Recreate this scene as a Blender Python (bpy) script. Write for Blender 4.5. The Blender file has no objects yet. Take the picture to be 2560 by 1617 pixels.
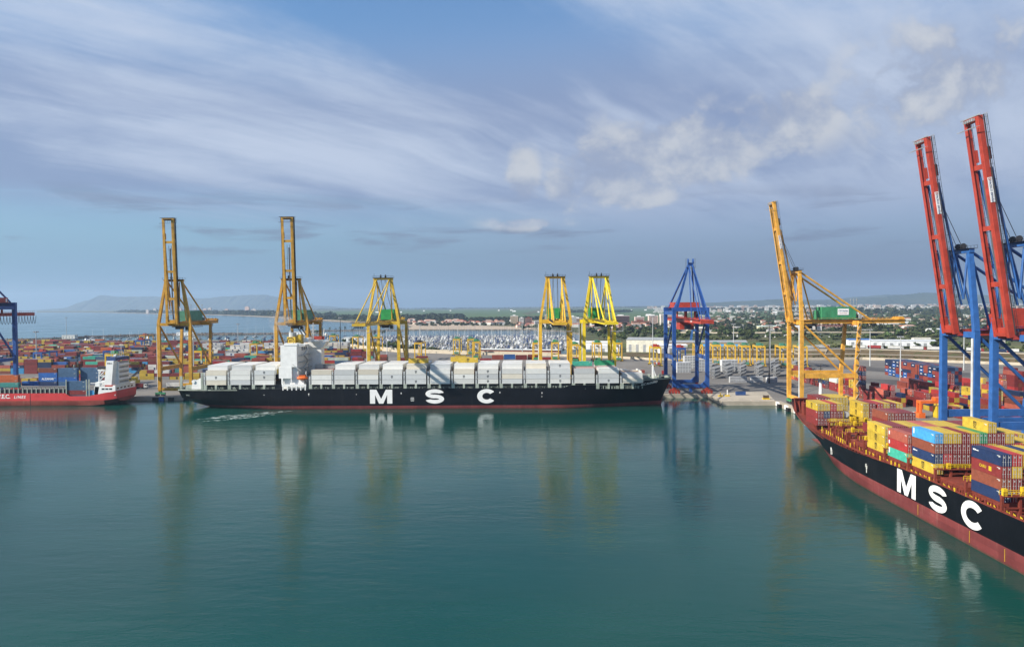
import bpy, bmesh, math, random
import numpy as np
from math import radians as R, sin, cos, pi
from mathutils import Vector, Matrix
from mathutils.geometry import tessellate_polygon
random.seed(11); np.random.seed(11)
sc = bpy.context.scene
COL = sc.collection

# ---------------------------------------------------------------- camera
CAM_H = 62.3
cd = bpy.data.cameras.new('camera'); cam = bpy.data.objects.new('camera', cd); COL.objects.link(cam)
cd.sensor_width = 36.0; cd.lens = 36.0*1850/2560; cd.clip_start = 0.5; cd.clip_end = 80000
_p, _y, _r = math.atan(46.8/1850), math.atan(41/1850), math.atan(0.0073)
fw = Vector((-sin(_y)*cos(_p), cos(_y)*cos(_p), -sin(_p)))
rt0 = Vector((cos(_y), sin(_y), 0)); up0 = rt0.cross(fw)
rt = rt0*cos(_r) - up0*sin(_r); up = up0*cos(_r) + rt0*sin(_r)
cam.matrix_world = Matrix(((rt.x, up.x, -fw.x, 0), (rt.y, up.y, -fw.y, 0), (rt.z, up.z, -fw.z, CAM_H), (0, 0, 0, 1)))
sc.camera = cam

# ---------------------------------------------------------------- sun, sky, exposure
LIGHT = Vector((0.742, 0.354, -0.569)).normalized()          # the way the light travels
SUN_EL = math.asin(-LIGHT.z); SUN_AZ = math.atan2(-LIGHT.x, -LIGHT.y)   # azimuth from +Y towards +X
sl = bpy.data.lights.new('sun', 'SUN'); sun = bpy.data.objects.new('sun', sl); COL.objects.link(sun)
sl.energy = 5.0; sl.angle = R(0.53); sl.color = (1.0, 0.93, 0.82)
sun.rotation_euler = LIGHT.to_track_quat('-Z', 'Y').to_euler(); sun.location = (-300, -150, 400)
sc.view_settings.view_transform = 'Standard'; sc.view_settings.look = 'None'
sc.view_settings.exposure = 0.65; sc.view_settings.gamma = 1.0
sc.view_settings.use_curve_mapping = False
sc.cycles.max_bounces = 6; sc.cycles.volume_bounces = 0; sc.cycles.transparent_max_bounces = 12
sc.cycles.caustics_reflective = False; sc.cycles.caustics_refractive = False
sc.cycles.use_denoising = True

class NT:
    def __init__(s, tree):
        s.t = tree; s.n = tree.nodes; s.l = tree.links
    def node(s, kind, **kw):
        n = s.n.new(kind)
        for k, v in kw.items():
            if k.startswith('i_'):
                n.inputs[int(k[2:]) if k[2:].isdigit() else k[2:]].default_value = v
            else: setattr(n, k, v)
        return n
    def link(s, a, b): s.l.new(a, b)
    def put(s, x, sock):
        if hasattr(x, 'is_output') or hasattr(x, 'links'): s.l.new(x, sock)
        else: sock.default_value = x
    def math(s, op, a, b=0.0, c=None, clamp=False):
        n = s.n.new('ShaderNodeMath'); n.operation = op; n.use_clamp = clamp
        s.put(a, n.inputs[0]); s.put(b, n.inputs[1])
        if c is not None: s.put(c, n.inputs[2])
        return n.outputs[0]
    def mix(s, f, a, b, blend='MIX'):
        n = s.n.new('ShaderNodeMix'); n.data_type = 'RGBA'; n.blend_type = blend; n.clamp_factor = True
        s.put(f, n.inputs[0]); s.put(a, n.inputs[6]); s.put(b, n.inputs[7])
        return n.outputs[2]
    def noise(s, vec, scale, detail=4, rough=.55, dist=0.0):
        n = s.n.new('ShaderNodeTexNoise'); n.inputs['Scale'].default_value = scale
        n.inputs['Detail'].default_value = detail; n.inputs['Roughness'].default_value = rough
        n.inputs['Distortion'].default_value = dist
        if vec is not None: s.l.new(vec, n.inputs['Vector'])
        return n.outputs['Fac']
    def ramp(s, x, lo, hi, a=0.0, b=1.0):
        n = s.n.new('ShaderNodeMapRange'); n.interpolation_type = 'SMOOTHSTEP'
        s.put(x, n.inputs[0]); n.inputs[1].default_value = lo; n.inputs[2].default_value = hi
        n.inputs[3].default_value = a; n.inputs[4].default_value = b
        return n.outputs[0]
    def mapping(s, vec, loc=(0, 0, 0), rot=(0, 0, 0), scale=(1, 1, 1)):
        n = s.n.new('ShaderNodeMapping'); n.inputs[1].default_value = loc
        n.inputs[2].default_value = rot; n.inputs[3].default_value = scale
        s.l.new(vec, n.inputs[0]); return n.outputs[0]
    def comb(s, x, y, z):
        n = s.n.new('ShaderNodeCombineXYZ')
        for i, v in enumerate((x, y, z)): s.put(v, n.inputs[i])
        return n.outputs[0]

world = bpy.data.worlds.new('World'); sc.world = world; world.use_nodes = True
w = NT(world.node_tree); w.n.clear()
wout = w.node('ShaderNodeOutputWorld'); wbg = w.node('ShaderNodeBackground')
wbg.inputs[1].default_value = 0.1
w.link(wbg.outputs[0], wout.inputs[0])
sky = w.node('ShaderNodeTexSky', sky_type='NISHITA'); sky.sun_disc = False
sky.sun_elevation = SUN_EL; sky.sun_rotation = SUN_AZ; sky.air_density = 1.1; sky.dust_density = 0.6; sky.ozone_density = 2.0
tc = w.node('ShaderNodeTexCoord'); dirv = tc.outputs['Generated']
sep = w.node('ShaderNodeSeparateXYZ'); w.link(dirv, sep.inputs[0])
dx, dy, dz = sep.outputs
zz = w.math('MAXIMUM', dz, 0.0)
den = w.math('ADD', zz, 0.11)
pu = w.math('DIVIDE', dx, den); pv = w.math('DIVIDE', dy, den)
pl = w.comb(pu, pv, 0.0)
# slightly warped, long cirrus streaks running away to the right
warp = w.node('ShaderNodeTexNoise'); warp.inputs['Scale'].default_value = 0.55; warp.inputs['Detail'].default_value = 3; w.link(pl, warp.inputs['Vector'])
wv = w.node('ShaderNodeVectorMath', operation='MULTIPLY_ADD'); w.link(warp.outputs['Color'], wv.inputs[0])
wv.inputs[1].default_value = (0.5, 0.5, 0); w.link(pl, wv.inputs[2])
plr = w.mapping(wv.outputs[0], rot=(0, 0, R(-51)))            # x now runs along the streaks
c1 = w.noise(w.mapping(plr, loc=(2.35, 0.62, 0), scale=(0.22, 0.72, 1)), 1.0, 5, .52, .1)
c2 = w.noise(w.mapping(plr, loc=(7.1, 4.2, 0), scale=(0.32, 2.6, 1)), 1.5, 8, .58, .35)
c3 = w.noise(w.mapping(plr, loc=(1.1, 2.2, 0), scale=(0.55, 1.0, 1)), 1.5, 8, .64, .3)
cir = w.math('ADD', w.math('ADD', w.math('MULTIPLY', c1, 0.60), w.math('MULTIPLY', c2, 0.15)), w.math('MULTIPLY', c3, 0.25))
cirm = w.ramp(cir, 0.415, 0.575)
elev_fade = w.ramp(dz, 0.07, 0.19)
cirm = w.math('MULTIPLY', w.math('MULTIPLY', cirm, elev_fade), 0.92)
az = w.math('DIVIDE', dx, w.math('MAXIMUM', dy, 0.05))
# grey-lavender sheet lower down, rippled, thinning out towards the horizon
st = w.noise(w.mapping(w.mapping(wv.outputs[0], rot=(0, 0, R(-20))), loc=(3.7, 8.4, 0), scale=(0.16, 0.50, 1)), 1.1, 8, .62, .4)
stm = w.ramp(st, 0.24, 0.46)
stm = w.math('MULTIPLY', stm, w.math('MULTIPLY', w.ramp(dz, 0.085, 0.15), w.ramp(dz, 0.36, 0.24)))
stm = w.math('MULTIPLY', stm, 0.9)
lowm = w.ramp(dz, 0.22, 0.02)
# fair-weather puffs, low in the sky
pn = w.noise(w.mapping(w.comb(az, w.math('MULTIPLY', dz, 1.35), dy), loc=(0.35, .15, 0)), 11.5, 8, .57, .15)
g = None
for (ca, ce, sa, se, k) in ((0.20, 0.195, 0.12, 0.05, 1.0), (0.10, 0.175, 0.06, 0.045, 1.0), (0.345, 0.225, 0.085, 0.04, .9), (-0.005, 0.165, 0.022, 0.04, 1.0), (0.05, 0.155, .03, .03, .9),
                            (0.0, 0.108, 0.06, 0.010, .75), (0.15, 0.143, 0.05, 0.018, 1.0), (0.55, 0.25, 0.14, 0.07, .8)):
    a = w.math('DIVIDE', w.math('SUBTRACT', az, ca), sa); e = w.math('DIVIDE', w.math('SUBTRACT', dz, ce), se)
    d2 = w.math('ADD', w.math('MULTIPLY', a, a), w.math('MULTIPLY', e, e))
    gi = w.math('MULTIPLY', w.math('EXPONENT', w.math('MULTIPLY', d2, -0.8)), k)
    g = gi if g is None else w.math('MAXIMUM', g, gi)
pufm = w.ramp(w.math('ADD', pn, w.math('MULTIPLY', g, 0.36)), 0.615, 0.75)
pufm = w.math('MULTIPLY', pufm, w.ramp(g, 0.08, 0.6))
K = 10.0/2**sc.view_settings.exposure
def kc(r, gg, b): return (r*K, gg*K, b*K, 1)
base = w.mix(1.0, sky.outputs[0], (0.66, .86, 1.02, 1), 'MULTIPLY')
lowcol = w.mix(w.ramp(az, -0.6, 0.35), kc(.215, .375, .54), kc(.165, .212, .335))
s1 = w.mix(lowm, base, lowcol)
veil = w.math('MULTIPLY', w.ramp(az, -.40, .22), w.math('MULTIPLY', w.ramp(dz, .02, .12), w.ramp(dz, .42, .26)))
s1 = w.mix(w.math('MULTIPLY', veil, .68), s1, kc(.275, .345, .525))
s2 = w.mix(stm, s1, kc(.262, .335, .525))
s3 = w.mix(cirm, s2, kc(.555, .635, .79))
bar = w.noise(w.comb(w.math('MULTIPLY', az, 1.6), w.math('MULTIPLY', dz, 13.0), 4.0), 2.6, 5, .55, .3)
barm = w.math('MULTIPLY', w.ramp(bar, .52, .66), w.math('MULTIPLY', w.ramp(dz, .05, .085), w.ramp(dz, .155, .11)))
s3 = w.mix(w.math('MULTIPLY', barm, .7), s3, kc(.175, .205, .31))
pufcol = w.mix(w.ramp(pn, .40, .66), kc(.33, .39, .54), kc(.62, .64, .68))
s4 = w.mix(w.math('MULTIPLY', pufm, .85), s3, pufcol)
w.link(s4, wbg.inputs[0])

# ---------------------------------------------------------------- mesh and object helpers
class MB:
    def __init__(s): s.v = []; s.f = []; s.m = []; s.mi = 0
    def add(s, vs, fs, mi=None):
        n = len(s.v); s.v += [tuple(p) for p in vs]; s.f += [tuple(i+n for i in f) for f in fs]
        s.m += [s.mi if mi is None else mi]*len(fs); return s
    def box(s, x0, x1, y0, y1, z0, z1):
        return s.add([(x0,y0,z0),(x1,y0,z0),(x1,y1,z0),(x0,y1,z0),(x0,y0,z1),(x1,y0,z1),(x1,y1,z1),(x0,y1,z1)],
                     [(3,2,1,0),(4,5,6,7),(0,1,5,4),(1,2,6,5),(2,3,7,6),(3,0,4,7)])
    def beam(s, p, q, w_, h, up=(0, 0, 1), w2=None, h2=None):
        p = Vector(p); q = Vector(q); d = (q-p).normalized(); up = Vector(up)
        a = d.cross(up)
        if a.length < 1e-4: a = d.cross(Vector((0, 1, 0)))
        a.normalize(); b = a.cross(d); vs = []
        for c, ww, hh in ((p, w_, h), (q, w2 or w_, h2 or h)):
            for sx, sy in ((-1,-1),(1,-1),(1,1),(-1,1)): vs.append(c + a*(sx*ww/2) + b*(sy*hh/2))
        return s.add(vs, [(3,2,1,0),(4,5,6,7),(0,1,5,4),(1,2,6,5),(2,3,7,6),(3,0,4,7)])
    def tube(s, p, q, r, n=8, r2=None, cap=True):
        p = Vector(p); q = Vector(q); d = (q-p).normalized()
        a = d.cross(Vector((0, 0, 1)))
        if a.length < 1e-4: a = Vector((1, 0, 0))
        a.normalize(); b = a.cross(d); vs = []
        for c, rr in ((p, r), (q, r if r2 is None else r2)):
            for k in range(n):
                t = 2*pi*k/n; vs.append(c + a*(cos(t)*rr) + b*(sin(t)*rr))
        fs = [(k, (k+1) % n, n+(k+1) % n, n+k) for k in range(n)]
        if cap: fs += [tuple(range(n-1, -1, -1)), tuple(range(n, 2*n))]
        return s.add(vs, fs)
    def path(s, pts, r, n=5):
        for a, b in zip(pts, pts[1:]): s.tube(a, b, r, n, cap=False)
        return s
    def quad(s, *p): return s.add(p, [tuple(range(len(p)))])
    def prism(s, pts, z0, z1):
        n = len(pts)
        return s.add([(x, y, z0) for x, y in pts]+[(x, y, z1) for x, y in pts],
                     [tuple(range(n-1, -1, -1)), tuple(range(n, 2*n))]+[(k, (k+1) % n, n+(k+1) % n, n+k) for k in range(n)])
    def ball(s, c, rx, ry, rz, n=10, m=6):
        vs = []; fs = []
        for j in range(m+1):
            t = -pi/2+pi*j/m
            for k in range(n): vs.append((c[0]+rx*cos(t)*cos(2*pi*k/n), c[1]+ry*cos(t)*sin(2*pi*k/n), c[2]+rz*sin(t)))
        for j in range(m):
            for k in range(n): fs.append((j*n+k, j*n+(k+1) % n, (j+1)*n+(k+1) % n, (j+1)*n+k))
        return s.add(vs, fs)
    def mesh(s, name, mats, org=(0, 0, 0), smooth=False):
        me = bpy.data.meshes.new(name)
        ox, oy, oz = org
        me.from_pydata([(x-ox, y-oy, z-oz) for x, y, z in s.v], [], s.f)
        for m in (mats if isinstance(mats, (list, tuple)) else [mats]): me.materials.append(m)
        me.polygons.foreach_set('material_index', s.m)
        if smooth: me.polygons.foreach_set('use_smooth', [True]*len(s.f))
        me.update(); return me
    def build(s, name, mats, parent=None, org=(0, 0, 0), loc=(0, 0, 0), smooth=False):
        return link(name, s.mesh(name, mats, org, smooth), parent, loc)

def link(name, me, parent=None, loc=(0, 0, 0), rz=0):
    o = bpy.data.objects.new(name, me); COL.objects.link(o)
    if parent: o.parent = parent
    o.location = loc; o.rotation_euler = (0, 0, rz); return o
def tag(o, label=None, cat=None, group=None, kind=None):
    for k, v in (('label', label), ('category', cat), ('group', group), ('kind', kind)):
        if v: o[k] = v
    return o
def thing(name, label, cat, loc=(0, 0, 0), rz=0, group=None):
    o = bpy.data.objects.new(name, None); COL.objects.link(o)
    o.location = loc; o.rotation_euler = (0, 0, rz); o.empty_display_size = 1
    return tag(o, label, cat, group)
def dup(root, loc, rz, label=None, group=None):
    def cp(o, par):
        c = o.copy(); COL.objects.link(c)
        if par: c.parent = par
        for ch in list(o.children): cp(ch, c)
        return c
    r = cp(root, None); r.location = loc; r.rotation_euler = (0, 0, rz)
    if label: r['label'] = label
    if group: r['group'] = group
    return r
def struct(name, mb, mats, **kw):
    return tag(mb.build(name, mats, **kw), kind='structure')

# ---------------------------------------------------------------- materials
def new_mat(name):
    m = bpy.data.materials.new(name); m.use_nodes = True
    t = NT(m.node_tree); b = t.n['Principled BSDF']; return m, t, b
def paint(name, col, rough=.5, var=.22, dirt=.35, dirtcol=(.16, .11, .07), scale=.35, streak=True, spec=.4, bump=0.0):
    m, t, b = new_mat(name)
    oc = t.node('ShaderNodeTexCoord').outputs['Object']
    n1 = t.noise(oc, scale, 5, .6)
    n2 = t.noise(t.mapping(oc, scale=(1, 1, .12) if streak else (1, 1, 1)), scale*4, 5, .65)
    c = tuple(col)+(1,)
    lo = tuple(max(0, x*(1-var)) for x in col)+(1,); hi = tuple(min(1, x*(1+var*.6)) for x in col)+(1,)
    base = t.mix(t.ramp(n1, .3, .7), lo, hi)
    fac = t.math('MULTIPLY', t.ramp(n2, .56, .78), dirt)
    t.link(t.mix(fac, base, tuple(dirtcol)+(1,)), b.inputs['Base Color'])
    b.inputs['Roughness'].default_value = rough; b.inputs['Specular IOR Level'].default_value = spec
    if bump:
        bn = t.node('ShaderNodeBump'); bn.inputs['Strength'].default_value = bump; bn.inputs['Distance'].default_value = .3
        t.link(n2, bn.inputs['Height']); t.link(bn.outputs[0], b.inputs['Normal'])
    return m
def objcol(name, rough=.5, dirt=.35, dirtcol=(.13, .085, .06), var=.25, scale=.5, attr=False):
    m, t, b = new_mat(name)
    oc = t.node('ShaderNodeTexCoord').outputs['Object']
    if attr:
        a = t.node('ShaderNodeVertexColor'); a.layer_name = 'Col'; col = a.outputs[0]; vec = oc
    else:
        oi = t.node('ShaderNodeObjectInfo'); col = oi.outputs['Color']
        vec = t.node('ShaderNodeVectorMath', operation='ADD')
        t.link(oc, vec.inputs[0]); t.link(t.math('MULTIPLY', oi.outputs['Random'], 300.0), vec.inputs[1]); vec = vec.outputs[0]
    n1 = t.noise(vec, scale, 4, .6)
    n2 = t.noise(t.mapping(vec, scale=(1, 1, .25)), scale*3.2, 5, .7)
    f = t.math('MULTIPLY_ADD', t.ramp(n1, .3, .7), var, 1-var*.6)
    cm = t.node('ShaderNodeVectorMath', operation='SCALE'); t.link(col, cm.inputs[0]); t.link(f, cm.inputs['Scale'])
    fac = t.math('MULTIPLY', t.ramp(n2, .55, .8), dirt)
    t.link(t.mix(fac, cm.outputs[0], tuple(dirtcol)+(1,)), b.inputs['Base Color'])
    b.inputs['Roughness'].default_value = rough; b.inputs['Specular IOR Level'].default_value = .35
    return m
M = {}
M['container'] = objcol('container_paint', var=.28, dirt=.34, dirtcol=(.11, .06, .045), scale=.7)
M['reefer'] = objcol('reefer_paint', var=.07, dirt=.10, dirtcol=(.45, .36, .26))
M['yard'] = objcol('yard_container_paint', attr=True, scale=.25)
M['plain'] = objcol('plain_paint', dirt=.15, rough=.45)
M['wallpaint'] = objcol('rendered_wall', dirt=.2, rough=.85, scale=.2)
M['ochre'] = paint('ochre_crane_paint', (.50, .265, .024), .48, .26, .55)
M['yellow'] = paint('yellow_crane_paint', (.60, .40, .035), .45, .26, .48)
M['gold'] = paint('golden_crane_paint', (.66, .40, .03), .45, .26, .48)
M['lemon'] = paint('lemon_crane_paint', (.74, .56, .02), .42, .15, .2)
M['amber'] = paint('amber_crane_paint', (.68, .35, .05), .42, .26, .48)
M['blue'] = paint('blue_crane_paint', (.03, .115, .34), .42, .22, .25, (.03, .05, .1))
M['deepblue'] = paint('deep_blue_crane_paint', (.017, .072, .27), .42, .22, .25, (.03, .05, .1))
M['red'] = paint('red_crane_paint', (.39, .050, .030), .5, .24, .4, (.22, .04, .03))
M['green'] = paint('green_house_paint', (.05, .24, .11), .5, .2, .3)
M['brightgreen'] = paint('bright_green_house_paint', (.025, .27, .075), .5, .2, .2)
M['teal'] = paint('teal_house_paint', (.07, .23, .155), .5, .2, .3)
M['cleanwhite'] = paint('clean_white_paint', (.84, .84, .82), .5, .05, .05, (.5, .45, .4))
M['white'] = paint('white_paint', (.82, .82, .80), .45, .08, .08, (.4, .33, .25))
M['offwhite'] = paint('off_white_paint', (.62, .62, .58), .5, .15, .3, (.35, .25, .16))
M['grey'] = paint('grey_steel', (.30, .31, .32), .5, .2, .3)
M['lightgrey'] = paint('light_grey_steel', (.48, .50, .50), .5, .2, .3)
M['sage'] = paint('grey_green_deck_paint', (.36, .40, .34), .55, .2, .4)
M['dark'] = paint('dark_steel', (.035, .035, .04), .5, .3, .2)
M['cable'] = paint('grey_cable', (.10, .10, .11), .5, .1, 0)
M['black'] = paint('black_print', (.012, .012, .014), .6, .1, 0)
M['redbrown'] = paint('red_brown_deck_paint', (.185, .036, .022), .6, .3, .5, (.12, .05, .03))
M['rail'] = paint('yellow_rail_paint', (.62, .42, .02), .5, .2, .3)
M['orange'] = paint('orange_paint', (.72, .14, .02), .4, .15, .15)
M['redship'] = paint('scarlet_hull_paint', (.55, .045, .045), .45, .15, .25, (.25, .06, .05), .12)
M['navy'] = paint('navy_paint', (.03, .06, .17), .5, .2, .2)
M['glass'] = paint('dark_window_glass', (.02, .028, .035), .12, .1, 0, spec=.7)
M['rubber'] = paint('black_rubber', (.015, .015, .015), .8, .2, .2)
M['wood'] = paint('bark', (.09, .06, .04), .9, .3, .2)
M['rust'] = paint('rust_red_sheet', (.30, .08, .05), .6, .3, .4)
def hull_mat(name, col, streakcol, amt, rough=.42):
    m, t, b = new_mat(name)
    oc = t.node('ShaderNodeTexCoord').outputs['Object']
    n1 = t.noise(oc, .09, 5, .6); n2 = t.noise(t.mapping(oc, scale=(1, 1, .1)), .9, 6, .7)
    n3 = t.noise(oc, 1.1, 5, .6)
    base = t.mix(t.ramp(n1, .35, .7), tuple(x*.8 for x in col)+(1,), tuple(x*1.2 for x in col)+(1,))
    f = t.math('MULTIPLY', t.ramp(n2, .52, .75), t.math('MULTIPLY', t.ramp(n1, .35, .6), amt))
    c = t.mix(f, base, streakcol+(1,))
    f2 = t.math('MULTIPLY', t.ramp(n3, .62, .74), amt*.6)
    c = t.mix(f2, c, streakcol+(1,))
    sx = t.node('ShaderNodeSeparateXYZ'); t.link(oc, sx.inputs[0])
    bk = t.node('ShaderNodeTexBrick'); bk.offset = .37
    t.link(t.comb(t.math('ADD', sx.outputs[0], sx.outputs[1]), sx.outputs[2], 0.0), bk.inputs['Vector'])
    for k_, v_ in (('Scale', 1.0), ('Mortar Size', .045), ('Brick Width', 9.0), ('Row Height', 2.3), ('Bias', 0.0)): bk.inputs[k_].default_value = v_
    bk.inputs['Color1'].default_value = (.86, .86, .86, 1); bk.inputs['Color2'].default_value = (1.14, 1.12, 1.1, 1); bk.inputs['Mortar'].default_value = (.8, .8, .8, 1)
    c = t.mix(1.0, c, bk.outputs['Color'], 'MULTIPLY')
    wl = t.math('ADD', sx.outputs[2], t.math('MULTIPLY', t.math('SUBTRACT', n2, .5), 1.6))
    c = t.mix(t.math('MULTIPLY', t.ramp(wl, .75, .15), .6), c, (.05, .048, .03, 1))
    t.link(c, b.inputs['Base Color'])
    b.inputs['Roughness'].default_value = rough; b.inputs['Specular IOR Level'].default_value = .2
    # faint plate seams and dents
    bn = t.node('ShaderNodeBump'); bn.inputs['Strength'].default_value = .12; bn.inputs['Distance'].default_value = .25
    br = t.node('ShaderNodeTexNoise'); br.inputs['Scale'].default_value = .45; t.link(oc, br.inputs['Vector'])
    t.link(br.outputs['Fac'], bn.inputs['Height']); t.link(bn.outputs[0], b.inputs['Normal'])
    return m
M['hullblack'] = hull_mat('black_hull_paint', (.0045, .0050, .0075), (.026, .024, .024), .5)
M['antifoul'] = hull_mat('red_antifouling', (.185, .044, .044), (.30, .14, .12), .6, .6)
M['antifoul2'] = hull_mat('brown_antifouling', (.24, .055, .04), (.30, .17, .12), .8, .6)

def ground_mat(name, cols, scales, rough=.9, bump=.2):
    m, t, b = new_mat(name)
    oc = t.node('ShaderNodeTexCoord').outputs['Object']
    c = tuple(cols[0])+(1,)
    for col, (s_, lo, hi) in zip(cols[1:], scales):
        c = t.mix(t.ramp(t.noise(oc, s_, 6, .6), lo, hi), c, tuple(col)+(1,))
    t.link(c, b.inputs['Base Color']); b.inputs['Roughness'].default_value = rough; b.inputs['Specular IOR Level'].default_value = .15
    return m
M['land'] = ground_mat('scrub_and_fields', [(.115, .108, .05), (.07, .08, .032), (.19, .16, .10), (.05, .062, .027)],
                       [(.004, .42, .58), (.011, .57, .66), (.02, .5, .62)])
def apron_mat():
    m, t, b = new_mat('weathered_asphalt')
    oc = t.node('ShaderNodeTexCoord').outputs['Object']
    c = (.150, .139, .128, 1)
    for col, vec, s_, lo, hi, k in (((.195, .182, .165), oc, .012, .4, .62, 1), ((.125, .118, .112), oc, .05, .56, .75, .9), ((.10, .095, .09), t.mapping(oc, scale=(1, .03, 1)), .32, .6, .74, .5), ((.10, .095, .09), t.mapping(oc, scale=(.03, 1, 1)), .32, .6, .74, .5), ((.075, .07, .066), oc, .35, .7, .8, .7), ((.27, .25, .22), oc, .09, .66, .76, .6)):
        c = t.mix(t.math('MULTIPLY', t.ramp(t.noise(vec, s_, 6, .6), lo, hi), k), c, tuple(col)+(1,))
    t.link(c, b.inputs['Base Color']); b.inputs['Roughness'].default_value = .9; b.inputs['Specular IOR Level'].default_value = .15
    return m
M['apron'] = apron_mat()
M['apron_plain'] = ground_mat('plain_asphalt', [(.185, .17, .16), (.235, .22, .20), (.14, .13, .125), (.26, .245, .22)],
                        [(.012, .4, .62), (.05, .58, .75), (.22, .62, .8)])
M['asphalt'] = ground_mat('dark_asphalt', [(.085, .08, .08), (.11, .105, .10), (.065, .062, .062)], [(.03, .4, .6), (.1, .55, .7)])
M['concrete'] = ground_mat('pale_concrete', [(.40, .35, .28), (.34, .30, .24), (.46, .41, .33), (.25, .22, .18)],
                           [(.06, .4, .6), (.2, .5, .7), (.5, .66, .8)])
M['quaywall'] = ground_mat('stained_quay_wall', [(.20, .175, .145), (.11, .098, .085), (.27, .24, .20)], [(.12, .4, .62), (.45, .52, .7)])
M['sand'] = ground_mat('beach_sand', [(.42, .335, .25), (.36, .285, .21), (.47, .38, .29)], [(.006, .4, .6), (.02, .5, .7)])
M['rock'] = ground_mat('breakwater_rock', [(.14, .115, .095), (.075, .065, .058), (.23, .19, .16)], [(.2, .4, .6), (.5, .5, .65)])
M['field'] = ground_mat('green_field', [(.075, .12, .045), (.06, .10, .035), (.10, .13, .05)], [(.002, .4, .6), (.006, .5, .65)])
M['drygrass'] = ground_mat('dry_grass_bank', [(.135, .098, .052), (.085, .062, .034), (.075, .082, .03)], [(.03, .4, .6), (.06, .56, .66)])
M['meadow'] = ground_mat('meadow', [(.13, .135, .05), (.075, .095, .03), (.17, .15, .075)], [(.012, .4, .6), (.03, .52, .66)])
M['cream'] = ground_mat('cream_wall_render', [(.50, .44, .34), (.42, .36, .27)], [(.2, .45, .65)])
M['hill'] = ground_mat('wooded_hill', [(.05, .06, .035), (.035, .045, .025), (.08, .08, .05)], [(.002, .4, .6), (.004, .55, .7)])
M['marinawater'] = None
def leaf_mat(name, a, b_, rnd=True):
    m, t, b = new_mat(name)
    oc = t.node('ShaderNodeTexCoord').outputs['Object']
    n = t.noise(oc, .35, 4, .65)
    c = t.mix(t.ramp(n, .32, .68), tuple(a)+(1,), tuple(b_)+(1,))
    oi = t.node('ShaderNodeObjectInfo')
    hs = t.node('ShaderNodeHueSaturation'); t.link(c, hs.inputs['Color'])
    t.link(t.math('MULTIPLY_ADD', oi.outputs['Random'], .7, .65), hs.inputs['Value'])
    t.link(t.math('MULTIPLY_ADD', oi.outputs['Random'], .05, .475), hs.inputs['Hue'])
    t.link(hs.outputs[0], b.inputs['Base Color']); b.inputs['Roughness'].default_value = .75; b.inputs['Specular IOR Level'].default_value = .15
    return m
M['leaf'] = leaf_mat('tree_foliage', (.032, .048, .017), (.075, .098, .034))
M['leaf2'] = leaf_mat('woodland_foliage', (.032, .048, .020), (.080, .098, .040))
M['scrub'] = leaf_mat('scrub_foliage', (.05, .06, .02), (.11, .115, .04))

# ---------------------------------------------------------------- water
def water_mat(name):
    m, t, b = new_mat(name)
    geo = t.node('ShaderNodeNewGeometry'); pos = geo.outputs['Position']
    big = t.noise(t.mapping(pos, rot=(0, 0, R(14)), scale=(.35, 1, 1)), .010, 4, .55)
    col = t.mix(t.ramp(big, .35, .68), (.0024, .042, .034, 1), (.0044, .056, .044, 1))
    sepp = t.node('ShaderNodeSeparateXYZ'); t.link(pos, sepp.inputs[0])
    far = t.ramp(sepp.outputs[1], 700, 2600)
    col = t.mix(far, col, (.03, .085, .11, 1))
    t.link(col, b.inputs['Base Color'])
    b.inputs['IOR'].default_value = 1.333; b.inputs['Specular IOR Level'].default_value = .35
    patch = t.noise(t.mapping(pos, rot=(0, 0, R(9)), scale=(.45, 1, 1)), .018, 4, .6)
    t.link(t.ramp(patch, .3, .7, .10, .18), b.inputs['Roughness'])
    h1 = t.noise(t.mapping(pos, rot=(0, 0, R(12)), scale=(.42, 1, 1)), .34, 3, .55, .2)
    h2 = t.noise(t.mapping(pos, rot=(0, 0, R(-8)), scale=(.5, 1, 1)), 1.1, 3, .55, .1)
    h3 = t.noise(t.mapping(pos, rot=(0, 0, R(20)), scale=(.35, 1, 1)), .13, 3, .5, .3)
    hh = t.math('ADD', t.math('ADD', t.math('MULTIPLY', h1, 1.0), t.math('MULTIPLY', h2, .3)), t.math('MULTIPLY', h3, 1.3))
    bn = t.node('ShaderNodeBump'); bn.inputs['Distance'].default_value = 1.0
    t.link(t.ramp(patch, .35, .7, .06, .16), bn.inputs['Strength'])
    t.link(hh, bn.inputs['Height']); t.link(bn.outputs[0], b.inputs['Normal'])
    return m
M['water'] = water_mat('harbour_water')
struct('water', MB().quad((-14000, -500, 0), (3000, -500, 0), (3000, 20000, 0), (-14000, 20000, 0)), M['water'])

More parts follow.
